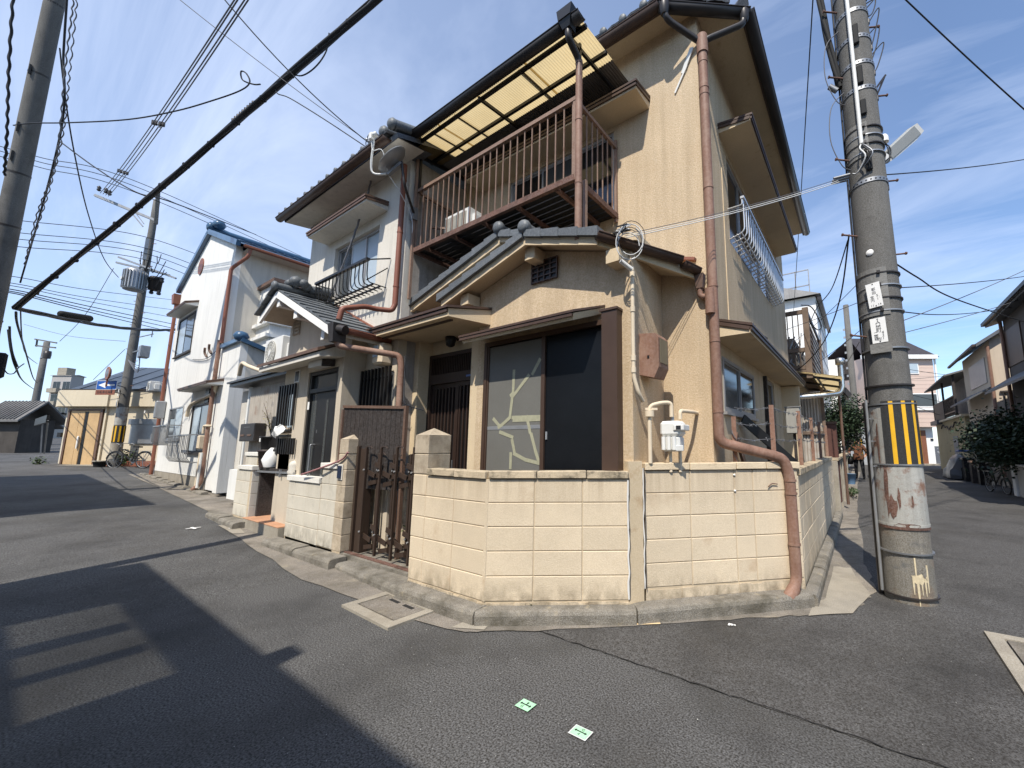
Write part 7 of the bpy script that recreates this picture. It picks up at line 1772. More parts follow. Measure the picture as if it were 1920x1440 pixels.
# ------------------------------------------------------------------ bicycles
def bicycle(label, c, u, scale=1.0, basket=True, group=None, col=None, wr=.33, wb=1.08):
    u = V(u).normalized(); z = V((0,0,1)); n = u.cross(z); c = V(c)
    t = thing('bicycle', label, 'bicycle', c, group); m = col or black_m
    def W(x, h, s_=0): return c + u*x*scale + z*h*scale + n*s_*scale
    for x in (-wb/2, wb/2):
        b = MB(); b.tube([W(x+math.cos(a)*wr, wr+math.sin(a)*wr) for a in [2*PI*i/28 for i in range(29)]], .020*scale, 7, False); wh = b.build('wheel', rubber, t)
        MB().tube([W(x+math.cos(a)*(wr-.022), wr+math.sin(a)*(wr-.022)) for a in [2*PI*i/28 for i in range(29)]], .010*scale, 6, False).build('rim', galv, wh)
        b = MB()
        for i in range(14): a = 2*PI*i/14; b.bar(W(x,wr), W(x+math.cos(a)*(wr-.025), wr+math.sin(a)*(wr-.025)), .005*scale)
        b.build('spokes', galv, wh); MB().cyl(W(x,wr,-.05),W(x,wr,.05),.025*scale,None,8).build('hub', galv, wh)
        MB().tube([W(x+math.cos(a)*(wr+.03), wr+math.sin(a)*(wr+.03)) for a in [PI*.05+PI*.9*i/14 for i in range(15)]], .022*scale, 5).build('mudguard', m, t)
    b = MB(); f=wb/2
    for p_,q_ in (((f,wr),(f-.16,.86)),((f-.14,.72),(-.10,.30)),((f-.15,.80),(-.20,.62)),((-.10,.28),(-.24,.80)),((-.10,.28),(-f,wr)),((-f,wr),(-.21,.66))): b.bar(W(*p_),W(*q_),.034*scale)
    b.build('frame', m, t)
    b = MB(); b.tube([W(f-.16,.86),W(f-.19,1.0)], .014*scale, 6); b.tube(spline([W(f-.42,.97,-.27),W(f-.26,1.02,-.25),W(f-.19,1.01,0),W(f-.26,1.02,.25),W(f-.42,.97,.27)],4),.013*scale,6); b.build('handlebar', galv, t)
    MB().prism([W(-.40,.84,-.09),W(-.38,.84,.09),W(-.10,.85,.025),W(-.10,.85,-.025)], z*.06*scale).build('saddle', rubber, t)
    b = MB(); b.bar(W(-.28,.70,.06),W(-f-.22,.70,.06),.014*scale).bar(W(-.28,.70,-.06),W(-f-.22,.70,-.06),.014*scale).bar(W(-f-.15,.70,.06),W(-f,wr,.06),.012*scale).bar(W(-f-.15,.70,-.06),W(-f,wr,-.06),.012*scale); b.build('rack', galv, t)
    b = MB(); b.lathe(W(-.10,.28,.05), [(.09*scale,0),(.09*scale,.01)], 14, n); b.bar(W(-.10,.28,.07),W(-.02,.14,.09),.018*scale).bar(W(-.10,.28,-.07),W(-.18,.42,-.09),.018*scale).bar(W(-.04,.14,.13),W(0,.14,.05),.03*scale).bar(W(-.2,.42,-.13),W(-.16,.42,-.05),.03*scale); b.build('crank', galv, t)
    b = MB(); b.bar(W(-.10,.37,.055),W(-f,wr+.04,.055),.008*scale).bar(W(-.10,.19,.055),W(-f,wr-.04,.055),.008*scale); b.build('chain', black_m, t)
    if basket:
        b = MB(); x0,x1,h0,h1 = f-.02,f+.30,.72,.98
        for s_ in (-.17,.17):
            for k in range(6): xx=x0+(x1-x0)*k/5; b.bar(W(xx,h0,s_*.8),W(xx,h1,s_),.008*scale)
        for k in range(6): s_=-.17+.34*k/5; b.bar(W(x0,h0,s_*.8),W(x0,h1,s_),.008*scale).bar(W(x1,h0,s_*.8),W(x1+.03,h1,s_),.008*scale)
        for h in (h0,(h0+h1)/2,h1): b.bar(W(x0,h,-.17),W(x1,h,-.17),.01*scale).bar(W(x0,h,.17),W(x1,h,.17),.01*scale).bar(W(x0,h,-.17),W(x0,h,.17),.01*scale).bar(W(x1,h,-.17),W(x1,h,.17),.01*scale)
        b.build('basket', black_m, t)
    b = MB(); b.bar(W(-f,wr,-.06),W(-f-.12,.02,-.10),.018*scale); b.build('kickstand', galv, t)
    return t
gy = at(240,878,16.5)
bicycle('city bicycle parked behind the far striped pole', gy, -rt3, 1.0, basket=False, wb=1.22)
bkt = thing('bucket','dark round tub with a pale rim standing left of the far pole','tub',at(186,876,16.6)); c=at(186,876,16.6); MB().lathe(c,[(.16,0),(.21,.26),(.22,.26)],16).build('body',rubber,bkt); MB().lathe(c,[(.215,.22),(.235,.24),(.215,.27)],16).build('rim',concrete_m,bkt)

# ------------------------------------------------------------------ far left: dark old houses, the flats, fence
def house_box(name, label, cat, o, u, w, d, h, m, roofm, rise=1.2, over=.5, wins=(), wm=glass_grey, gable='side', base=True):
    # o: near left foot; u along the front; depth away from the viewer
    u = V(u).normalized(); n = V((-u.y,u.x,0)); o = V(o); t = thing(name, label, cat, o)
    def W(s_,q,z): return o + u*s_ + n*q + V((0,0,z))
    MB().prism([W(0,0,0),W(w,0,0),W(w,d,0),W(0,d,0)], (0,0,h)).build('wall', m, t)
    b = MB(); e=over
    if gable == 'side': b.add([W(-e,-e,h-.05),W(w+e,-e,h-.05),W(w+e,d/2,h+rise),W(-e,d/2,h+rise),W(-e,d+e,h-.05),W(w+e,d+e,h-.05),W(-e,-e,h-.17),W(w+e,-e,h-.17),W(-e,d+e,h-.17),W(w+e,d+e,h-.17),W(-e,d/2,h+rise-.12),W(w+e,d/2,h+rise-.12)], [(0,1,2,3),(3,2,5,4),(6,10,11,7),(10,8,9,11),(0,6,7,1),(0,3,10,6),(1,7,11,2),(3,4,8,10),(2,11,9,5)])
    else: b.add([W(-e,-e,h-.05),W(-e,d+e,h-.05),W(w/2,d+e,h+rise),W(w/2,-e,h+rise),W(w+e,-e,h-.05),W(w+e,d+e,h-.05),W(-e,-e,h-.17),W(w/2,-e,h+rise-.12),W(w+e,-e,h-.17),W(-e,d+e,h-.17),W(w+e,d+e,h-.17),W(w/2,d+e,h+rise-.12)], [(0,3,2,1),(3,4,5,2),(0,6,7,3),(3,7,8,4),(6,9,11,7),(7,11,10,8)])
    b.build('roof', roofm, t, False)
    if gable != 'side':
        MB().add([W(0,0,h),W(w,0,h),W(w/2,0,h+rise*.86),W(0,d,h),W(w,d,h),W(w/2,d,h+rise*.86)],[(0,1,2),(3,5,4)]).build('gable_wall', m, t, False)
    for i,(s0,s1,z0,z1) in enumerate(wins):
        f = MB(); f.prism([W(s0,-.03,z0),W(s1,-.03,z0),W(s1,.02,z0),W(s0,.02,z0)],(0,0,z1-z0)); wo = f.build('window', sash_light, t)
        k = max(1,round((s1-s0)/.8))
        for j in range(k):
            a=s0+.05+(s1-s0-.05)*j/k; e2=s0+(s1-s0-.05)*(j+1)/k
            MB().prism([W(a,-.04,z0+.06),W(e2,-.04,z0+.06),W(e2,-.028,z0+.06),W(a,-.028,z0+.06)],(0,0,z1-z0-.12)).build('pane', wm, wo)
    return t, W
old_wall = M('old_wall',(.06,.052,.045),.9,.25,1.5,streak=.3)
old_roof = M('old_tin_roof',(.14,.135,.13),.7,.2,2.5,streak=.4)
hA,WA = house_box('old_house','dark old timber house with a ribbed grey roof at the left end of the street','house',at(-42,880,24),rt3,2.0,1.6,3.0,old_wall,old_roof,1.2,.4)
for i in range(12): MB().bar(WA(-.3+i*.22,-.42,3.0),WA(-.3+i*.22,.8,4.22),.06,.05).build('roof_rib', old_roof, hA)
hB,WB = house_box('old_house','dark lean-to house with a small white air conditioner in the left distance','house',at(10,868,28),rt3,1.0,1.4,2.9,old_wall,old_roof,1.0,.35)
ap=at(27,806,27); aircon('small white air conditioner unit on the dark lean-to house',(ap.x,ap.y,ap.z-.3),.7,.5,.3)
hC,WC = house_box('old_house','dark shed roof behind the small far pole','house',at(34,850,36),rt3,1.0,1.4,2.4,old_wall,old_roof,1.1,.4)
fl,WF = house_box('apartment_block','grey block of flats rising behind the beige house','building',at(73,838,85),rt3,4.2,2.2,15.5,M('flats_grey',(.36,.34,.32),.9,.06,.3),M('flats_roof',(.28,.27,.26),.9),.2,.2,wins=[(a,a+1.6,1.2+2.8*k,2.9+2.8*k) for k in range(5) for a in (.5,2.6)],wm=glass)
for k in range(5): MB().prism([WF(.3,-.8,.4+2.8*k),WF(2.4,-.8,.4+2.8*k),WF(2.4,-.0,.4+2.8*k),WF(.3,0,.4+2.8*k)],(0,0,.9)).build('balcony', concrete_m, fl)
MB().prism([WF(.5,.3,15.6),WF(2.5,.3,15.6),WF(2.5,1.8,15.6),WF(.5,1.8,15.6)],(0,0,1.6)).build('roof_hut', concrete_m, fl)
lb,WL_ = house_box('long_building','long pale building with a dark roof line in the left distance','building',at(-30,842,60),rt3,9.5,1.6,5.3,M('pale_far',(.40,.37,.33),.9,.06,.3),dark_gutter,.3,.3,wins=[(1+2*k,2.2+2*k,2.6,4.2) for k in range(4)])
wl_ = thing('white_van_sign','tall narrow white banner standing at the end of the left street','banner',at(50,836,34)); p=at(50,836,34); MB().box(p+V((-.2,-.02,.2)),p+V((.2,.02,1.9))).build('cloth',white_paint,wl_); MB().cyl(p,p+V((0,0,2.0)),.025,None,8).build('pole',grey_metal,wl_)
wl_.name='banner'
gw_ = thing('guardrail_wall','pale low parapet at the far end of the left street','wall',at(40,838,40)); p=at(26,838,40); q=at(62,838,40); MB().prism([p,q,q+fh3*.3,p+fh3*.3],(0,0,.7)).build('parapet',concrete_m,gw_)
# awning poles and a parked scooter-like clutter beside the beige house
cl = thing('awning','dark folded awning frame against the beige house side wall','awning',at(78,860,21)); MB().bar(at(68,792,21),at(90,785,19),.10,.35).build('canvas',black_m,cl); MB().bar(at(83,850,20),at(90,788,19),.05).build('pole',grey_metal,cl); MB().bar(at(76,850,21),at(80,792,21),.05).build('pole',grey_metal,cl)

# ------------------------------------------------------------------ right street: neighbours behind the corner house
nb_ = thing('wooden_house','weathered wooden house with an upper balcony behind the corner house','house',(0,8,0))
MB().box((-3.5,6.6,.1),(.02,13.2,4.0)).build('wall', corr_brown, nb_)
MB().add([(-3.6,6.3,5.2),(.45,6.3,4.55),(.45,13.4,4.55),(-3.6,13.4,5.2),(-3.6,6.3,5.1),(.45,6.3,4.45),(.45,13.4,4.45),(-3.6,13.4,5.1)],[(0,1,2,3),(7,6,5,4),(0,4,5,1),(1,5,6,2)]).build('roof', old_roof, nb_, False) if False else None
wood_old = M('weathered_wood',(.16,.115,.085),.85,.25,6,streak=.4); board_grey = M('grey_board',(.30,.29,.28),.8,.15,4,streak=.3)
for x,y in ((.36,5.95),(-.28,5.95),(.36,9.3)): MB().bar((x,y,2.9),(x,y,4.5),.12).build('balcony_post', wood_old, nb_)
for z in (3.15,3.55,4.42): MB().bar((-.28,5.95,z),(.36,5.95,z),.07,.09).build('balcony_rail', wood_old, nb_)
MB().box((-.4,5.9,3.0),(.40,9.4,3.09)).build('balcony_floor', wood_old, nb_)
for i in range(6): MB().bar((-.24+i*.11,5.95,3.2),(-.24+i*.11,5.95,4.4),.02).build('baluster', wood_old, nb_)
for k in range(10):
    z=3.10+k*.14; y0=6.02; y1=9.3-.0*k
    if z > 4.35: break
    MB().prism([(.34,y0,z),(.375,y0,z),(.355,y0,z+.145),(.33,y0,z+.145)],(0,1.3,0)).build('cladding_board', wood_old, nb_)
    MB().prism([(.34,y0+1.31,z),(.375,y0+1.31,z),(.355,y0+1.31,z+.145),(.33,y0+1.31,z+.145)],(0,1.97,0)).build('cladding_board', board_grey, nb_)
MB().bar((.37,5.98,4.48),(.37,9.35,4.48),.05,.07).build('coping', dark_gutter, nb_)
b = MB(); r_ = random.Random(4)
for k in range(14): p=V((-.15+r_.uniform(-.1,.4),6.1+r_.uniform(-.1,.3),3.2+r_.uniform(0,.3))); b.bar(p,p+V((r_.uniform(-.3,.3),r_.uniform(-.2,.2),r_.uniform(.1,.8))),.02)
tag(b.build('balcony_clutter', grey_metal), 'jumble of poles and hangers on the wooden upper balcony', 'clutter')
# corrugated canopy and sheet wall below it
cn2 = MB(); 
for y in (5.95,7.2,8.6): cn2.bar((.0,y,3.02),(.92,y,2.80),.04,.05)
for x,z in ((.05,3.0),(.5,2.89),(.9,2.79)): cn2.bar((x,5.9,z),(x,8.7,z),.035,.04)
cn2 = cn2.build('canopy_frame', black_m, nb_)
corrugate((.95,5.85,2.86),(0,1,0),(-.97,0,.23),2.9,.98,poly_yellow,cn2,'corrugated_sheet',pitch=.06,amp=.012)
corrugate((-.15,6.5,.9),(1,0,0),(0,0,1),.68,1.75,corr_brown,nb_,'corrugated_wall',pitch=.06,amp=.014)
MB().bar((.52,6.5,.3),(.52,6.5,2.75),.06).build('corner_post', wood_old, nb_); MB().bar((-.2,6.46,1.72),(.55,6.46,1.72),.05,.07).build('cross_rail', wood_old, nb_)
pv=[(.10,6.0,2.50),(.60,6.15,2.53),(.88,6.25,2.56),(.93,6.27,2.68),(.93,6.27,3.18)]
du_ = MB().tube(bend(pv,.14,6),.058,14).build('steel_flue', steel_duct, nb_); MB().lathe((.93,6.27,3.18),[(.06,0),(.095,.02),(.095,.14),(.05,.16),(0,.17)],14).build('flue_cap', steel_duct, du_); MB().bar((.95,6.3,2.66),(1.05,6.35,2.50),.06,.10).build('flue_bracket', dark_gutter, du_)
bp = thing('gate_post','dark brown boxed gate post beyond the barbed wire','post',(.60,6.7,.2)); MB().cbox((.50,6.6,.2),(.74,6.84,1.92),.012).build('post', M('post_brown',(.10,.045,.035),.6,.15,5,streak=.3), bp); MB().box((.48,6.58,1.92),(.76,6.86,1.97)).build('post_cap', brown, bp)
dp3 = thing('steel_pole','thin brown steel pole beside the boxed gate post','post',(.83,7.2,.1)); MB().cyl((.83,7.2,.1),(.83,7.2,2.75),.032,None,10).build('shaft', brown, dp3)
# low concrete plank fence
cf = thing('concrete_fence','low grey concrete plank fence beyond the block wall','fence',(.64,9,0))
for i in range(6):
    y=6.0+i*1.25; MB().cbox((.60,y,.0),(.74,y+.13,1.12),.012).build('post', concrete_m, cf)
    for k in range(4): MB().cbox((.63,y+.135,.05+k*.25),(.68,y+1.245,.05+k*.25+.24),.006).build('plank', board_grey, cf)
MB().box((.58,6.0,1.125),(.76,13.5,1.17)).build('coping', cap_m, cf)
bk_ = thing('bucket','faded blue bucket hung on the concrete fence','bucket',(.80,10.5,.35)); MB().lathe((.84,10.5,.30),[(.10,0),(.14,.3),(.15,.3)],12).build('body', M('faded_blue',(.13,.22,.34),.6), bk_)
# white tower house far behind
wt = thing('white_building','tall narrow white building with stepped balconies behind the wooden house','building',(-.5,20,0))
MB().box((-6.5,17.5,0),(-.15,24,8.6)).build('wall', white_paint, wt)
MB().box((-6.5,24.0,0),(.35,32,6.6)).build('wing', white_paint, wt)
MB().add([(-6.7,17.2,8.6),(.1,17.2,8.6),(.1,24.1,8.6),(-6.7,24.1,8.6),(-2.5,17.2,9.6),(-2.5,24.1,9.6)],[(0,1,4),(1,2,5,4),(2,3,5),(3,0,4,5)]).build('roof', board_grey, wt, False)
MB().box((-.05,17.2,8.30),(.12,24.1,8.44)).build('gutter', dark_gutter, wt)
rr_=MB()
for x in (-3.0,-2.0,-1.0,-.4): rr_.bar((x,18,8.6),(x,18,10.2),.05)
for z in (9.4,10.2): rr_.bar((-3,18,z),(-.4,18,z),.05)
rr_.build('roof_railing', galv, wt)
for k in range(9): MB().box((-.149,17.6,.8+k*.85),(-.135,23.9,.8+k*.85+.03)).build('siding_joint', board_grey, wt)
for z in (1.5,4.2,6.2):
    MB().box((-.14,19.0,z),(-.10,20.8,z+1.1)).build('window', sash_light, wt); MB().box((.36,25,z-.4),(.9,28,z+.5)).build('balcony', dark_wood, wt)
MB().box((-.1,21.5,3.0),(.35,23.6,3.1)).build('awning', brown, wt)
bush('street_tree','dark leafy tree over the concrete fence beside the alley',(.55,14.6,2.35),.95,.95,1.0,7500,0,leaf_dark,14,cat='tree',trunk=.0,size=(.07,.13))
bush('shrub','pale weedy plants at the foot of the concrete fence',(.85,9.6,.18),.14,1.0,.14,140,0,leaf_mid,15,size=(.05,.1))
p2=at(1612,862,22); q2=thing('utility_pole','further utility pole with a yellow striped guard behind the near right pole','utility pole',(p2.x,p2.y,0)); MB().lathe((p2.x,p2.y,0),[(.19,0),(.17,3),(.14,9.5),(0,9.5)],16).build('shaft',pole_m,q2)
gg=MB().lathe((p2.x,p2.y,0),[(.20,.9),(.195,1.8)],16).build('striped_guard',guard_black,q2)
b=MB()
for k in range(8):
    a=2*PI*k/8; vs=[]
    for z in (.91,1.79):
        for s_ in (-.15,.15): vs.append((p2.x+math.cos(a+s_)*.205,p2.y+math.sin(a+s_)*.205,z))
    b.add(vs,[(0,1,3,2)])
b.build('yellow_stripe',guard_yellow,gg,False)
for i in range(10): MB().bar((p2.x-.25,p2.y,4+i*.45),(p2.x-.1,p2.y,4+i*.45),.05,.12).build('clamp',grey_metal,q2)

# ------------------------------------------------------------------ right street: far pink house and the row on the right
siding = M('pink_siding',(.60,.46,.385),.85,.04,1.0); roof_pk = M('dark_shingle',(.045,.04,.045),.7,.15,3)
po = at(1640,872,29); 
pk = thing('tall_house','three storey pale pink house closing the view of the right street','house',po)
def pq(px, py, d=0.0):  return at(px,py,29)+fh3*d
S = lambda px: (at(px,870,29)-po).dot(rt3)
def kz(py): return at(1720,py,29).z
w0, w1 = 0.0, S(1768)
def pbox(b, px0, px1, py0, py1, d0=0, d1=.1):
    a,c=S(px0)+.0,S(px1); z0,z1=kz(py1),kz(py0); o=V((po.x,po.y,0))
    return b.prism([o+rt3*a+fh3*d0+V((0,0,z0)),o+rt3*c+fh3*d0+V((0,0,z0)),o+rt3*c+fh3*d1+V((0,0,z0)),o+rt3*a+fh3*d1+V((0,0,z0))],(0,0,z1-z0))
b=MB(); pbox(b,1640,1772,664,800,0,7); b.build('wall', siding, pk)
b=MB(); pbox(b,1640,1768,800,876,.55,7); b.build('lower_wall', white_paint, pk)
o=V((po.x,po.y,0)); zt=kz(664)
b=MB(); e=.3; A=[o+rt3*(w0-e)-fh3*e+V((0,0,zt)),o+rt3*(S(1772)+e)-fh3*e+V((0,0,zt)),o+rt3*(S(1772)+e)+fh3*7.2+V((0,0,zt)),o+rt3*(w0-e)+fh3*7.2+V((0,0,zt)),o+rt3*(S(1745))+fh3*1.6+V((0,0,zt+1.9)),o+rt3*(w0)+fh3*1.6+V((0,0,zt+1.9))]
b.add(A,[(0,1,4,5),(1,2,4),(2,3,5,4)]); b.build('roof', roof_pk, pk, False)
b=MB(); pbox(b,1632,1776,660,668,-.32,-.02); b.build('fascia', white_paint, pk)
for i in range(15):
    b=MB(); pbox(b,1640,1772,676+i*8.2,676+i*8.2+.5,-.012,.0); b.build('siding_joint', siding, pk)
for (a,c,y0,y1) in ((1690,1742,676,697),(1702,1772,735,762)):
    b=MB(); pbox(b,a,c,y0,y1,-.06,0); wo=b.build('window', white_paint, pk)
    mid=a+(c-a)*.32
    b=MB(); pbox(b,a+2,mid-1,y0+2,y1-2,-.075,-.06); b.build('pane', glass_frost if y0<700 else glass, wo); b=MB(); pbox(b,mid+1,c-2,y0+2,y1-2,-.075,-.06); b.build('pane', glass_frost if y0<700 else glass_grey, wo)
b=MB(); pbox(b,1698,1776,763,768,-.12,0); b.build('sill_band', white_paint, pk)
b=MB(); pbox(b,1718,1752,806,870,.45,.55); do=b.build('entrance_door', M('red_wood',(.21,.085,.045),.5,.1,4), pk)
b=MB(); pbox(b,1725,1739,815,850,.43,.45); b.build('pane', glass, do)
b=MB(); pbox(b,1712,1775,870,880,-.2,.5); b.build('step', concrete_m, pk)
b=MB(); pbox(b,1762,1767,822,826,.5,.55); b.build('name_plate', ink, pk)
b=MB(); pbox(b,1774,1777,668,800,-.05,.02); b.build('downpipe', white_paint, pk)
shade_wall=M('ochre_wall',(.40,.335,.205),.9,.08,1.0,streak=.15)
ra = thing('row_house','ochre walled house with a railed veranda across the right street','house',(6.5,26,0))
MB().box((5.15,20.5,0),(9,29,2.75)).build('lower_wall', shade_wall, ra); MB().box((6.1,22.5,2.75),(9,29,5.3)).build('upper_wall', board_grey, ra)
MB().box((5.0,20.3,2.75),(9,29,2.85)).build('veranda_floor', stucco_far, ra); MB().box((4.9,26.6,2.66),(5.9,29.2,2.90)).build('porch_tiles', tile_dark, ra)
MB().prism([(4.75,21.5,4.75),(6.6,21.5,5.25),(6.6,21.5,5.33),(4.75,21.5,4.83)],(0,7.5,0)).build('veranda_roof', old_roof, ra)
for y in (21.8,25,28.6): MB().bar((5.1,y,2.85),(5.1,y,4.85),.09).build('post', dark_wood, ra)
for z in (3.1,3.85): MB().bar((5.1,21.8,z),(5.1,25,z),.05).build('rail', black_m, ra)
for i in range(14): MB().bar((5.1,21.9+i*.23,2.9),(5.1,21.9+i*.23,3.85),.03).build('baluster', black_m, ra)
MB().box((5.08,25,2.85),(5.12,28.6,3.9)).build('side_panel', dark_wood, ra)
MB().add([(5.8,21.9,5.3),(9.3,21.9,5.3),(9.3,29.2,5.3),(5.8,29.2,5.3),(7.5,21.9,6.6),(7.5,29.2,6.6)],[(0,1,4),(3,5,2),(0,4,5,3),(1,2,5,4)]).build('roof', tile_blue, ra, False)
MB().box((5.13,22.6,.2),(5.16,23.8,1.9)).build('grey_door', board_grey, ra)
b=MB(); pts=[(5.10,21.4+.6*i,2.5-.15*(i%2)+.1*math.sin(i)) for i in range(10)]; b.tube(spline([V(q) for q in pts],4),.03,5); b.build('veranda_cable', dark_wood, ra)
rb = thing('row_house','beige gabled house with a brown corner downpipe on the right','house',(7,18,0))
MB().box((5.25,15.6,0),(10,20.2,5.2)).build('wall', M('beige_gable',(.52,.435,.34),.9,.06,1.0,streak=.15), rb)
MB().add([(4.85,15.3,5.05),(10.4,15.3,5.05),(10.4,20.5,5.05),(4.85,20.5,5.05),(7.6,15.3,6.9),(7.6,20.5,6.9),(4.85,15.3,4.93),(10.4,15.3,4.93),(7.6,15.3,6.75)],[(0,4,5,3),(1,2,5,4),(0,6,8,4),(4,8,7,1)]).build('roof', tile_dark, rb, False)
MB().add([(5.25,15.61,5.2),(10,15.61,5.2),(7.6,15.61,6.7)],[(0,1,2)]).build('gable_wall', stucco_trim, rb, False)
pipe([(5.18,15.52,4.95),(5.18,15.52,.3)],.05,pipe_m,rb); MB().bar((4.80,15.35,5.0),(4.80,20.4,5.0),.09,.08).build('gutter', brown_gutter, rb)
MB().prism([(4.6,16,3.1),(5.25,16,3.5),(5.25,16,3.56),(4.6,16,3.16)],(0,3.8,0)).build('pent_roof', tile_dark, rb)
MB().box((5.22,17,.9),(5.25,18.8,2.2)).build('window', sash, rb); MB().box((5.22,16.4,3.75),(5.25,19,4.7)).build('window', sash_light, rb)
MB().prism([(5.4,15.58,2.35),(7.6,15.58,2.35),(7.6,15.3,2.2),(5.4,15.3,2.2)],(0,0,.06)).build('hood_sheet', brown_gutter, rb)
for i in range(9): MB().bar((5.45+i*.11,15.55,2.45),(5.45+i*.11,15.55,3.25),.035).build('lattice_bar', dark_wood, rb)
MB().bar((5.35,15.55,3.3),(6.5,15.55,3.3),.06).build('lattice_rail', dark_wood, rb)
rc = thing('row_house','dark shaded house with deep eaves at the right edge of the picture','house',(7.5,10,0))
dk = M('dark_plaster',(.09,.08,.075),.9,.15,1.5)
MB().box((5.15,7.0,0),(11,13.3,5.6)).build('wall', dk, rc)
MB().add([(4.80,6.6,5.35),(4.80,13.6,5.35),(8,13.6,6.8),(8,6.6,6.8),(11.4,6.6,5.35),(11.4,13.6,5.35),(4.80,6.6,5.2),(4.80,13.6,5.2),(8,13.6,6.6),(5.15,13.6,5.3),(5.15,6.6,5.3)],[(0,3,2,1),(3,4,5,2),(0,1,7,6),(1,2,8,7),(6,7,9,10)]).build('roof', tile_dark, rc, False)
MB().prism([(4.5,8,3.0),(5.15,8,3.45),(5.15,8,3.52),(4.5,8,3.07)],(0,5.2,0)).build('pent_roof', tile_dark, rc)
pipe([(5.08,13.25,5.3),(5.08,13.25,.2)],.045,pipe_m,rc)
MB().box((5.12,10.2,.2),(5.15,11.2,2.1)).build('door', dark_wood, rc); MB().box((5.12,11.8,3.8),(5.15,13.4,4.9)).build('window', sash, rc)
MB().bar((4.76,6.7,5.3),(4.76,13.6,5.3),.12,.1).build('gutter', dark_gutter, rc)
bush('shrub','big dark shrub overhanging the pavement at the right edge',(4.75,13.0,1.6),.8,2.0,.8,11000,0,leaf_dark,33,size=(.07,.14))
wl2 = thing('garden_wall','low white rendered wall at the right edge behind the folding bicycle','wall',(4.85,11,0))
MB().cbox((4.80,8,0),(4.95,12.6,.86),.01).build('panel', M('render_white',(.52,.50,.46),.9,.08,2), wl2); MB().cbox((4.74,12.45,0),(5.0,12.72,.90),.01).build('pier', white_paint, wl2); MB().box((4.74,8,.865),(5.01,12.6,.91)).build('coping', white_paint, wl2)
bicycle('black folding bicycle leaning by the low white wall', (4.55,13.4,0), (.25,-1,0), .9, basket=False, wr=.25, wb=.95)
# motorcycle under a silver cover
mc = thing('covered_motorcycle','motorcycle under a crumpled silver cover in front of the ochre house','motorcycle',(4.6,19.8,0))
r_=random.Random(12); K=22; rows=[]
for j in range(9):
    t_=j/8; y=18.9+2.0*t_; hgt=.85+.18*math.sin(t_*PI*1.1+.35)-.35*max(0,t_-.8)*2; row=[]
    for i in range(K+1):
        a=PI*i/K; w=.36-.06*abs(t_-.5); f=1+.06*math.sin(i*.9+j*1.1)+r_.uniform(-.02,.02)
        zz=max(.04,hgt*math.sin(a)**.7*f if 0<i<K else .05); row.append((4.62-math.cos(a)*w*f*(1.25 if zz<.4 else 1.0),y+r_.uniform(-.04,.04),zz))
    rows.append(row)
vs=[q for r in rows for q in r]; m_=K+1; b=MB(); b.add(vs,[(j*m_+i,j*m_+i+1,(j+1)*m_+i+1,(j+1)*m_+i) for j in range(8) for i in range(K)],True)
b.add(rows[0],[tuple(range(K+1))]); b.add(rows[-1],[tuple(range(K+1))[::-1]]); b.build('cover', cover_m, mc, False)
for y in (19.05,20.7): MB().tube([(4.62,y+math.cos(a)*.25,.27+math.sin(a)*.25) for a in [2*PI*i/18 for i in range(19)]],.06,7,False).build('wheel', rubber, mc)
for i,(x,y,h,w,lab) in enumerate(((4.75,18.2,.95,.5,'tall black refuse bin next to the covered motorcycle'),(4.8,17.3,.85,.45,'brown plastic refuse bin in front of the beige gabled house'),(4.85,16.5,1.0,.4,'dark upright box by the shrub on the right pavement'))):
    t=thing('bin',lab,'bin',(x,y,0)); MB().prism([(x-w*.42,y-w*.42,0),(x+w*.42,y-w*.42,0),(x+w*.42,y+w*.42,0),(x-w*.42,y+w*.42,0)],(0,0,h*.9)).build('body', [rubber,dark_wood,black_m][i], t); MB().cbox((x-w*.5,y-w*.5,h*.9),(x+w*.5,y+w*.5,h),.02).build('lid', [black_m,brown,dark_gutter][i], t)
pb=thing('plastic_sheet','folded blue sheet lying on top of the bins','sheet',(4.7,18.9,1.1)); MB().cbox((4.5,18.6,1.17),(4.95,19.2,1.24),.02).build('sheet', M('tarp_blue',(.04,.09,.25),.5), pb)
bush('potted_plant','thin white flowering plant beside the pink house door',pq(1757,850,-.6),.35,.3,.6,220,0,white_paint,44,cat='plant',trunk=kz(874),size=(.05,.10))
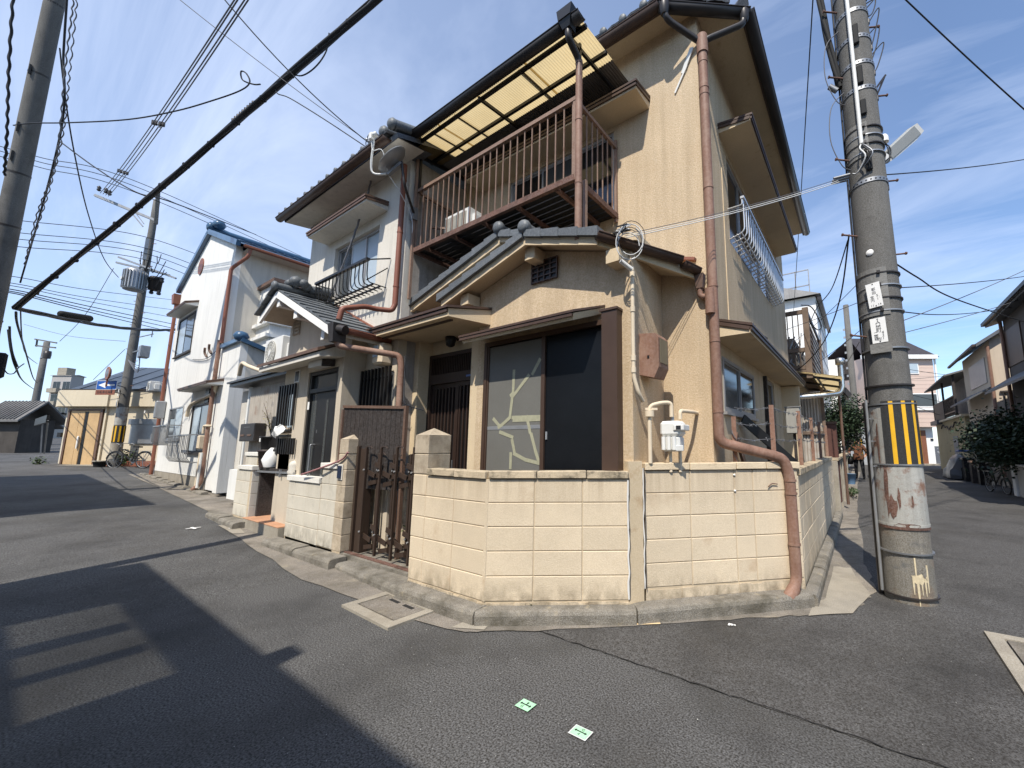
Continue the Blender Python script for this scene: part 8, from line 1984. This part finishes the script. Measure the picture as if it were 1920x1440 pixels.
# small silver car beyond the right pole
car = thing('car','small silver car mostly hidden behind the near right pole','car',(2.30,17.6,0))
cm=M('silver_paint',(.42,.43,.44),.3,.03,3,metal=.3,coat=.5); cX,cY=2.30,16.1
prof=[(0,.35),(0,.75),(.10,.92),(.75,1.02),(1.15,1.52),(2.75,1.58),(3.2,1.05),(3.3,.9),(3.3,.35)]
b=MB(); b.prism([(cX-.70,cY+y,z) for y,z in prof],(1.40,0,0)); b.build('body', cm, car)
b=MB(); b.add([(cX-.62,cY+.74,1.06),(cX+.62,cY+.74,1.06),(cX+.55,cY+1.10,1.50),(cX-.55,cY+1.10,1.50)],[(0,1,2,3)]); b.v=[q+V((0,-.02,.012)) for q in b.v]; b.build('windscreen', glass, car, False)
for s_ in (-1,1):
    MB().prism([(cX+s_*.702,cY+1.0,1.05),(cX+s_*.702,cY+2.95,1.08),(cX+s_*.702,cY+2.6,1.48),(cX+s_*.702,cY+1.28,1.47)],(s_*.006,0,0)).build('side_window', glass, car)
    MB().cbox((cX+s_*.70,cY+.95,1.0),(cX+s_*.88,cY+1.05,1.14),.02).build('mirror', cm, car)
    MB().cbox((cX+s_*.45-.12,cY-.02,.66),(cX+s_*.45+.12,cY+.04,.80),.02).build('headlight', glass_frost, car)
    for y in (.62,2.65):
        wh=MB().cyl((cX+s_*.56,cY+y,.29),(cX+s_*.715,cY+y,.29),.29,None,20).build('wheel', rubber, car); MB().cyl((cX+s_*.70,cY+y,.29),(cX+s_*.722,cY+y,.29),.18,None,14).build('rim', galv, wh)
MB().box((cX-.68,cY-.03,.30),(cX+.68,cY+.01,.55)).build('bumper', black_m, car); MB().box((cX-.165,cY-.04,.42),(cX+.165,cY-.03,.58)).build('number_plate', guard_yellow, car)

# ------------------------------------------------------------------ the person on the right pavement
def person(label, loc, rz):
    t = thing('person', label, 'person', loc)
    J = {'pelvis':(0,0,.92,.135),'waist':(0,0,1.06,.145),'chest':(0,.01,1.28,.17),'neck':(0,.0,1.45,.065),'head0':(0,-.02,1.53,.075),'head':(0,-.03,1.62,.100),
         'lh':(.10,0,.86,.10),'lk':(.13,-.04,.48,.075),'la':(.14,.0,.09,.055),'lt':(.16,-.16,.04,.045),'rh':(-.10,0,.86,.10),'rk':(-.12,-.02,.48,.075),'ra':(-.13,.03,.09,.055),'rt':(-.15,-.13,.04,.045),
         'ls':(.19,0,1.40,.085),'le':(.31,-.02,1.15,.065),'lw':(.29,-.20,1.0,.045),'rs':(-.19,0,1.40,.085),'re':(-.33,-.04,1.17,.065),'rw':(-.27,-.24,1.08,.045),
         'lp':(.285,-.27,.975,.036),'rp':(-.255,-.31,1.075,.036)}
    E_ = [('pelvis','waist'),('waist','chest'),('chest','neck'),('neck','head0'),('head0','head'),('pelvis','lh'),('lh','lk'),('lk','la'),('la','lt'),('pelvis','rh'),('rh','rk'),('rk','ra'),('ra','rt'),('chest','ls'),('ls','le'),('le','lw'),('lw','lp'),('chest','rs'),('rs','re'),('re','rw'),('rw','rp')]
    for s_,w in (('l','lp'),('r','rp')):
        x,y,z,_=J[w]
        for k in range(4):
            J[f'{s_}f{k}']=(x+(k-1.5)*.018,y-.06-.008*(k in (1,2)),z-.015,.0085); J[f'{s_}g{k}']=(x+(k-1.5)*.018,y-.085,z-.045,.0075); E_ += [(w,f'{s_}f{k}'),(f'{s_}f{k}',f'{s_}g{k}')]
        J[f'{s_}th']=(x+(-.045 if s_=='l' else .045),y-.04,z+.005,.010); E_.append((w,f'{s_}th'))
    names=list(J); me=bpy.data.meshes.new('skeleton'); me.from_pydata([J[n][:3] for n in names],[(names.index(a),names.index(c)) for a,c in E_],[])
    o=bpy.data.objects.new('tmp_body',me); COL.objects.link(o); sk=o.modifiers.new('s','SKIN'); 
    for i,n in enumerate(names): r=J[n][3]; me.skin_vertices[0].data[i].radius=(r,r)
    me.skin_vertices[0].data[0].use_root=True
    sm=o.modifiers.new('d','SUBSURF'); sm.levels=2; sm.render_levels=2
    dg=bpy.context.evaluated_depsgraph_get(); bm_=bpy.data.meshes.new_from_object(o.evaluated_get(dg)); COL.objects.unlink(o); bpy.data.objects.remove(o)
    skin=M('skin',(.42,.25,.17),.6,.05,20); trous=M('dark_trousers',(.018,.018,.02),.8,.2,12); shoe=M('dark_shoes',(.02,.018,.016),.6)
    plaid=bpy.data.materials.new('plaid'); plaid.use_nodes=True; T=plaid.node_tree; bs=T.nodes['Principled BSDF']; bs.inputs['Roughness'].default_value=.9
    tc2=T.nodes.new('ShaderNodeTexCoord'); ck=T.nodes.new('ShaderNodeTexChecker'); ck.inputs['Scale'].default_value=9; ck.inputs['Color1'].default_value=(.17,.055,.02,1); ck.inputs['Color2'].default_value=(.055,.018,.015,1); T.links.new(tc2.outputs['Object'],ck.inputs['Vector'])  # plaid tones darkened; the shade on the figure is in these colours
    c3=T.nodes.new('ShaderNodeTexChecker'); c3.inputs['Scale'].default_value=23; c3.inputs['Color1'].default_value=(.30,.15,.06,1); c3.inputs['Color2'].default_value=(.03,.012,.012,1); T.links.new(tc2.outputs['Object'],c3.inputs['Vector'])
    mx2=T.nodes.new('ShaderNodeMix'); mx2.data_type='RGBA'; mx2.inputs[0].default_value=.35; T.links.new(ck.outputs[0],mx2.inputs[6]); T.links.new(c3.outputs[0],mx2.inputs[7]); T.links.new(mx2.outputs[2],bs.inputs['Base Color'])
    bm_.materials.clear()
    for m_ in (plaid,trous,shoe,skin): bm_.materials.append(m_)
    for p_ in bm_.polygons:
        z=p_.center.z; far=abs(p_.center.x)
        k = 2 if z < .10 else 1 if z < .90 and not (far > .2 and p_.center.y < -.1) else 3 if z > 1.47 or (p_.center.y < -.225) else 0
        p_.material_index=k; p_.use_smooth=True
    body=bpy.data.objects.new('body',bm_); COL.objects.link(body); body.parent=t; WL[body.name]=V(loc)
    L0=V(loc)
    MB().lathe(L0+V((0,-.015,1.64)),[(.108,-.03),(.112,.02),(.095,.075),(.05,.108),(0,.115)],16).build('hair', M('black_hair',(.012,.010,.010),.5), t)
    for s_ in (-1,1): MB().lathe(L0+V((s_*.036,-.122,1.625)),[(0,-.010),(.012,0),(0,.010)],8).build('eye', ink, t); MB().lathe(L0+V((s_*.102,-.02,1.61)),[(0,-.03),(.014,0),(0,.03)],8).build('ear', skin, t)
    MB().prism([L0+V((-.012,-.125,1.585)),L0+V((.012,-.125,1.585)),L0+V((0,-.122,1.63))],(0,-.022,0)).build('nose', skin, t); MB().box(L0+V((-.022,-.128,1.555)),L0+V((.022,-.118,1.562))).build('mouth', M('lips',(.25,.10,.08),.6), t)
    MB().lathe(L0+V((0,0,.93)),[(.20,-.10),(.215,.0),(.20,.14)],18).build('jacket_hem', plaid, t)
    t.rotation_euler=(0,0,rz); return t
person('person in an orange and black plaid jacket and dark trousers on the right pavement', (1.02,16.9,.01), -.15)
bgp=thing('shoulder_bag','dark bag hanging at the side of the person in plaid','bag',(.68,16.85,.5)); MB().lathe((.70,16.85,.62),[(0,0),(.13,.03),(.15,.22),(.10,.36),(0,.38)],10).build('body', black_m, bgp); MB().tube(spline([(.66,16.85,.95),(.72,16.8,1.2),(.84,16.85,1.42)],5),.015,6).build('strap', black_m, bgp)
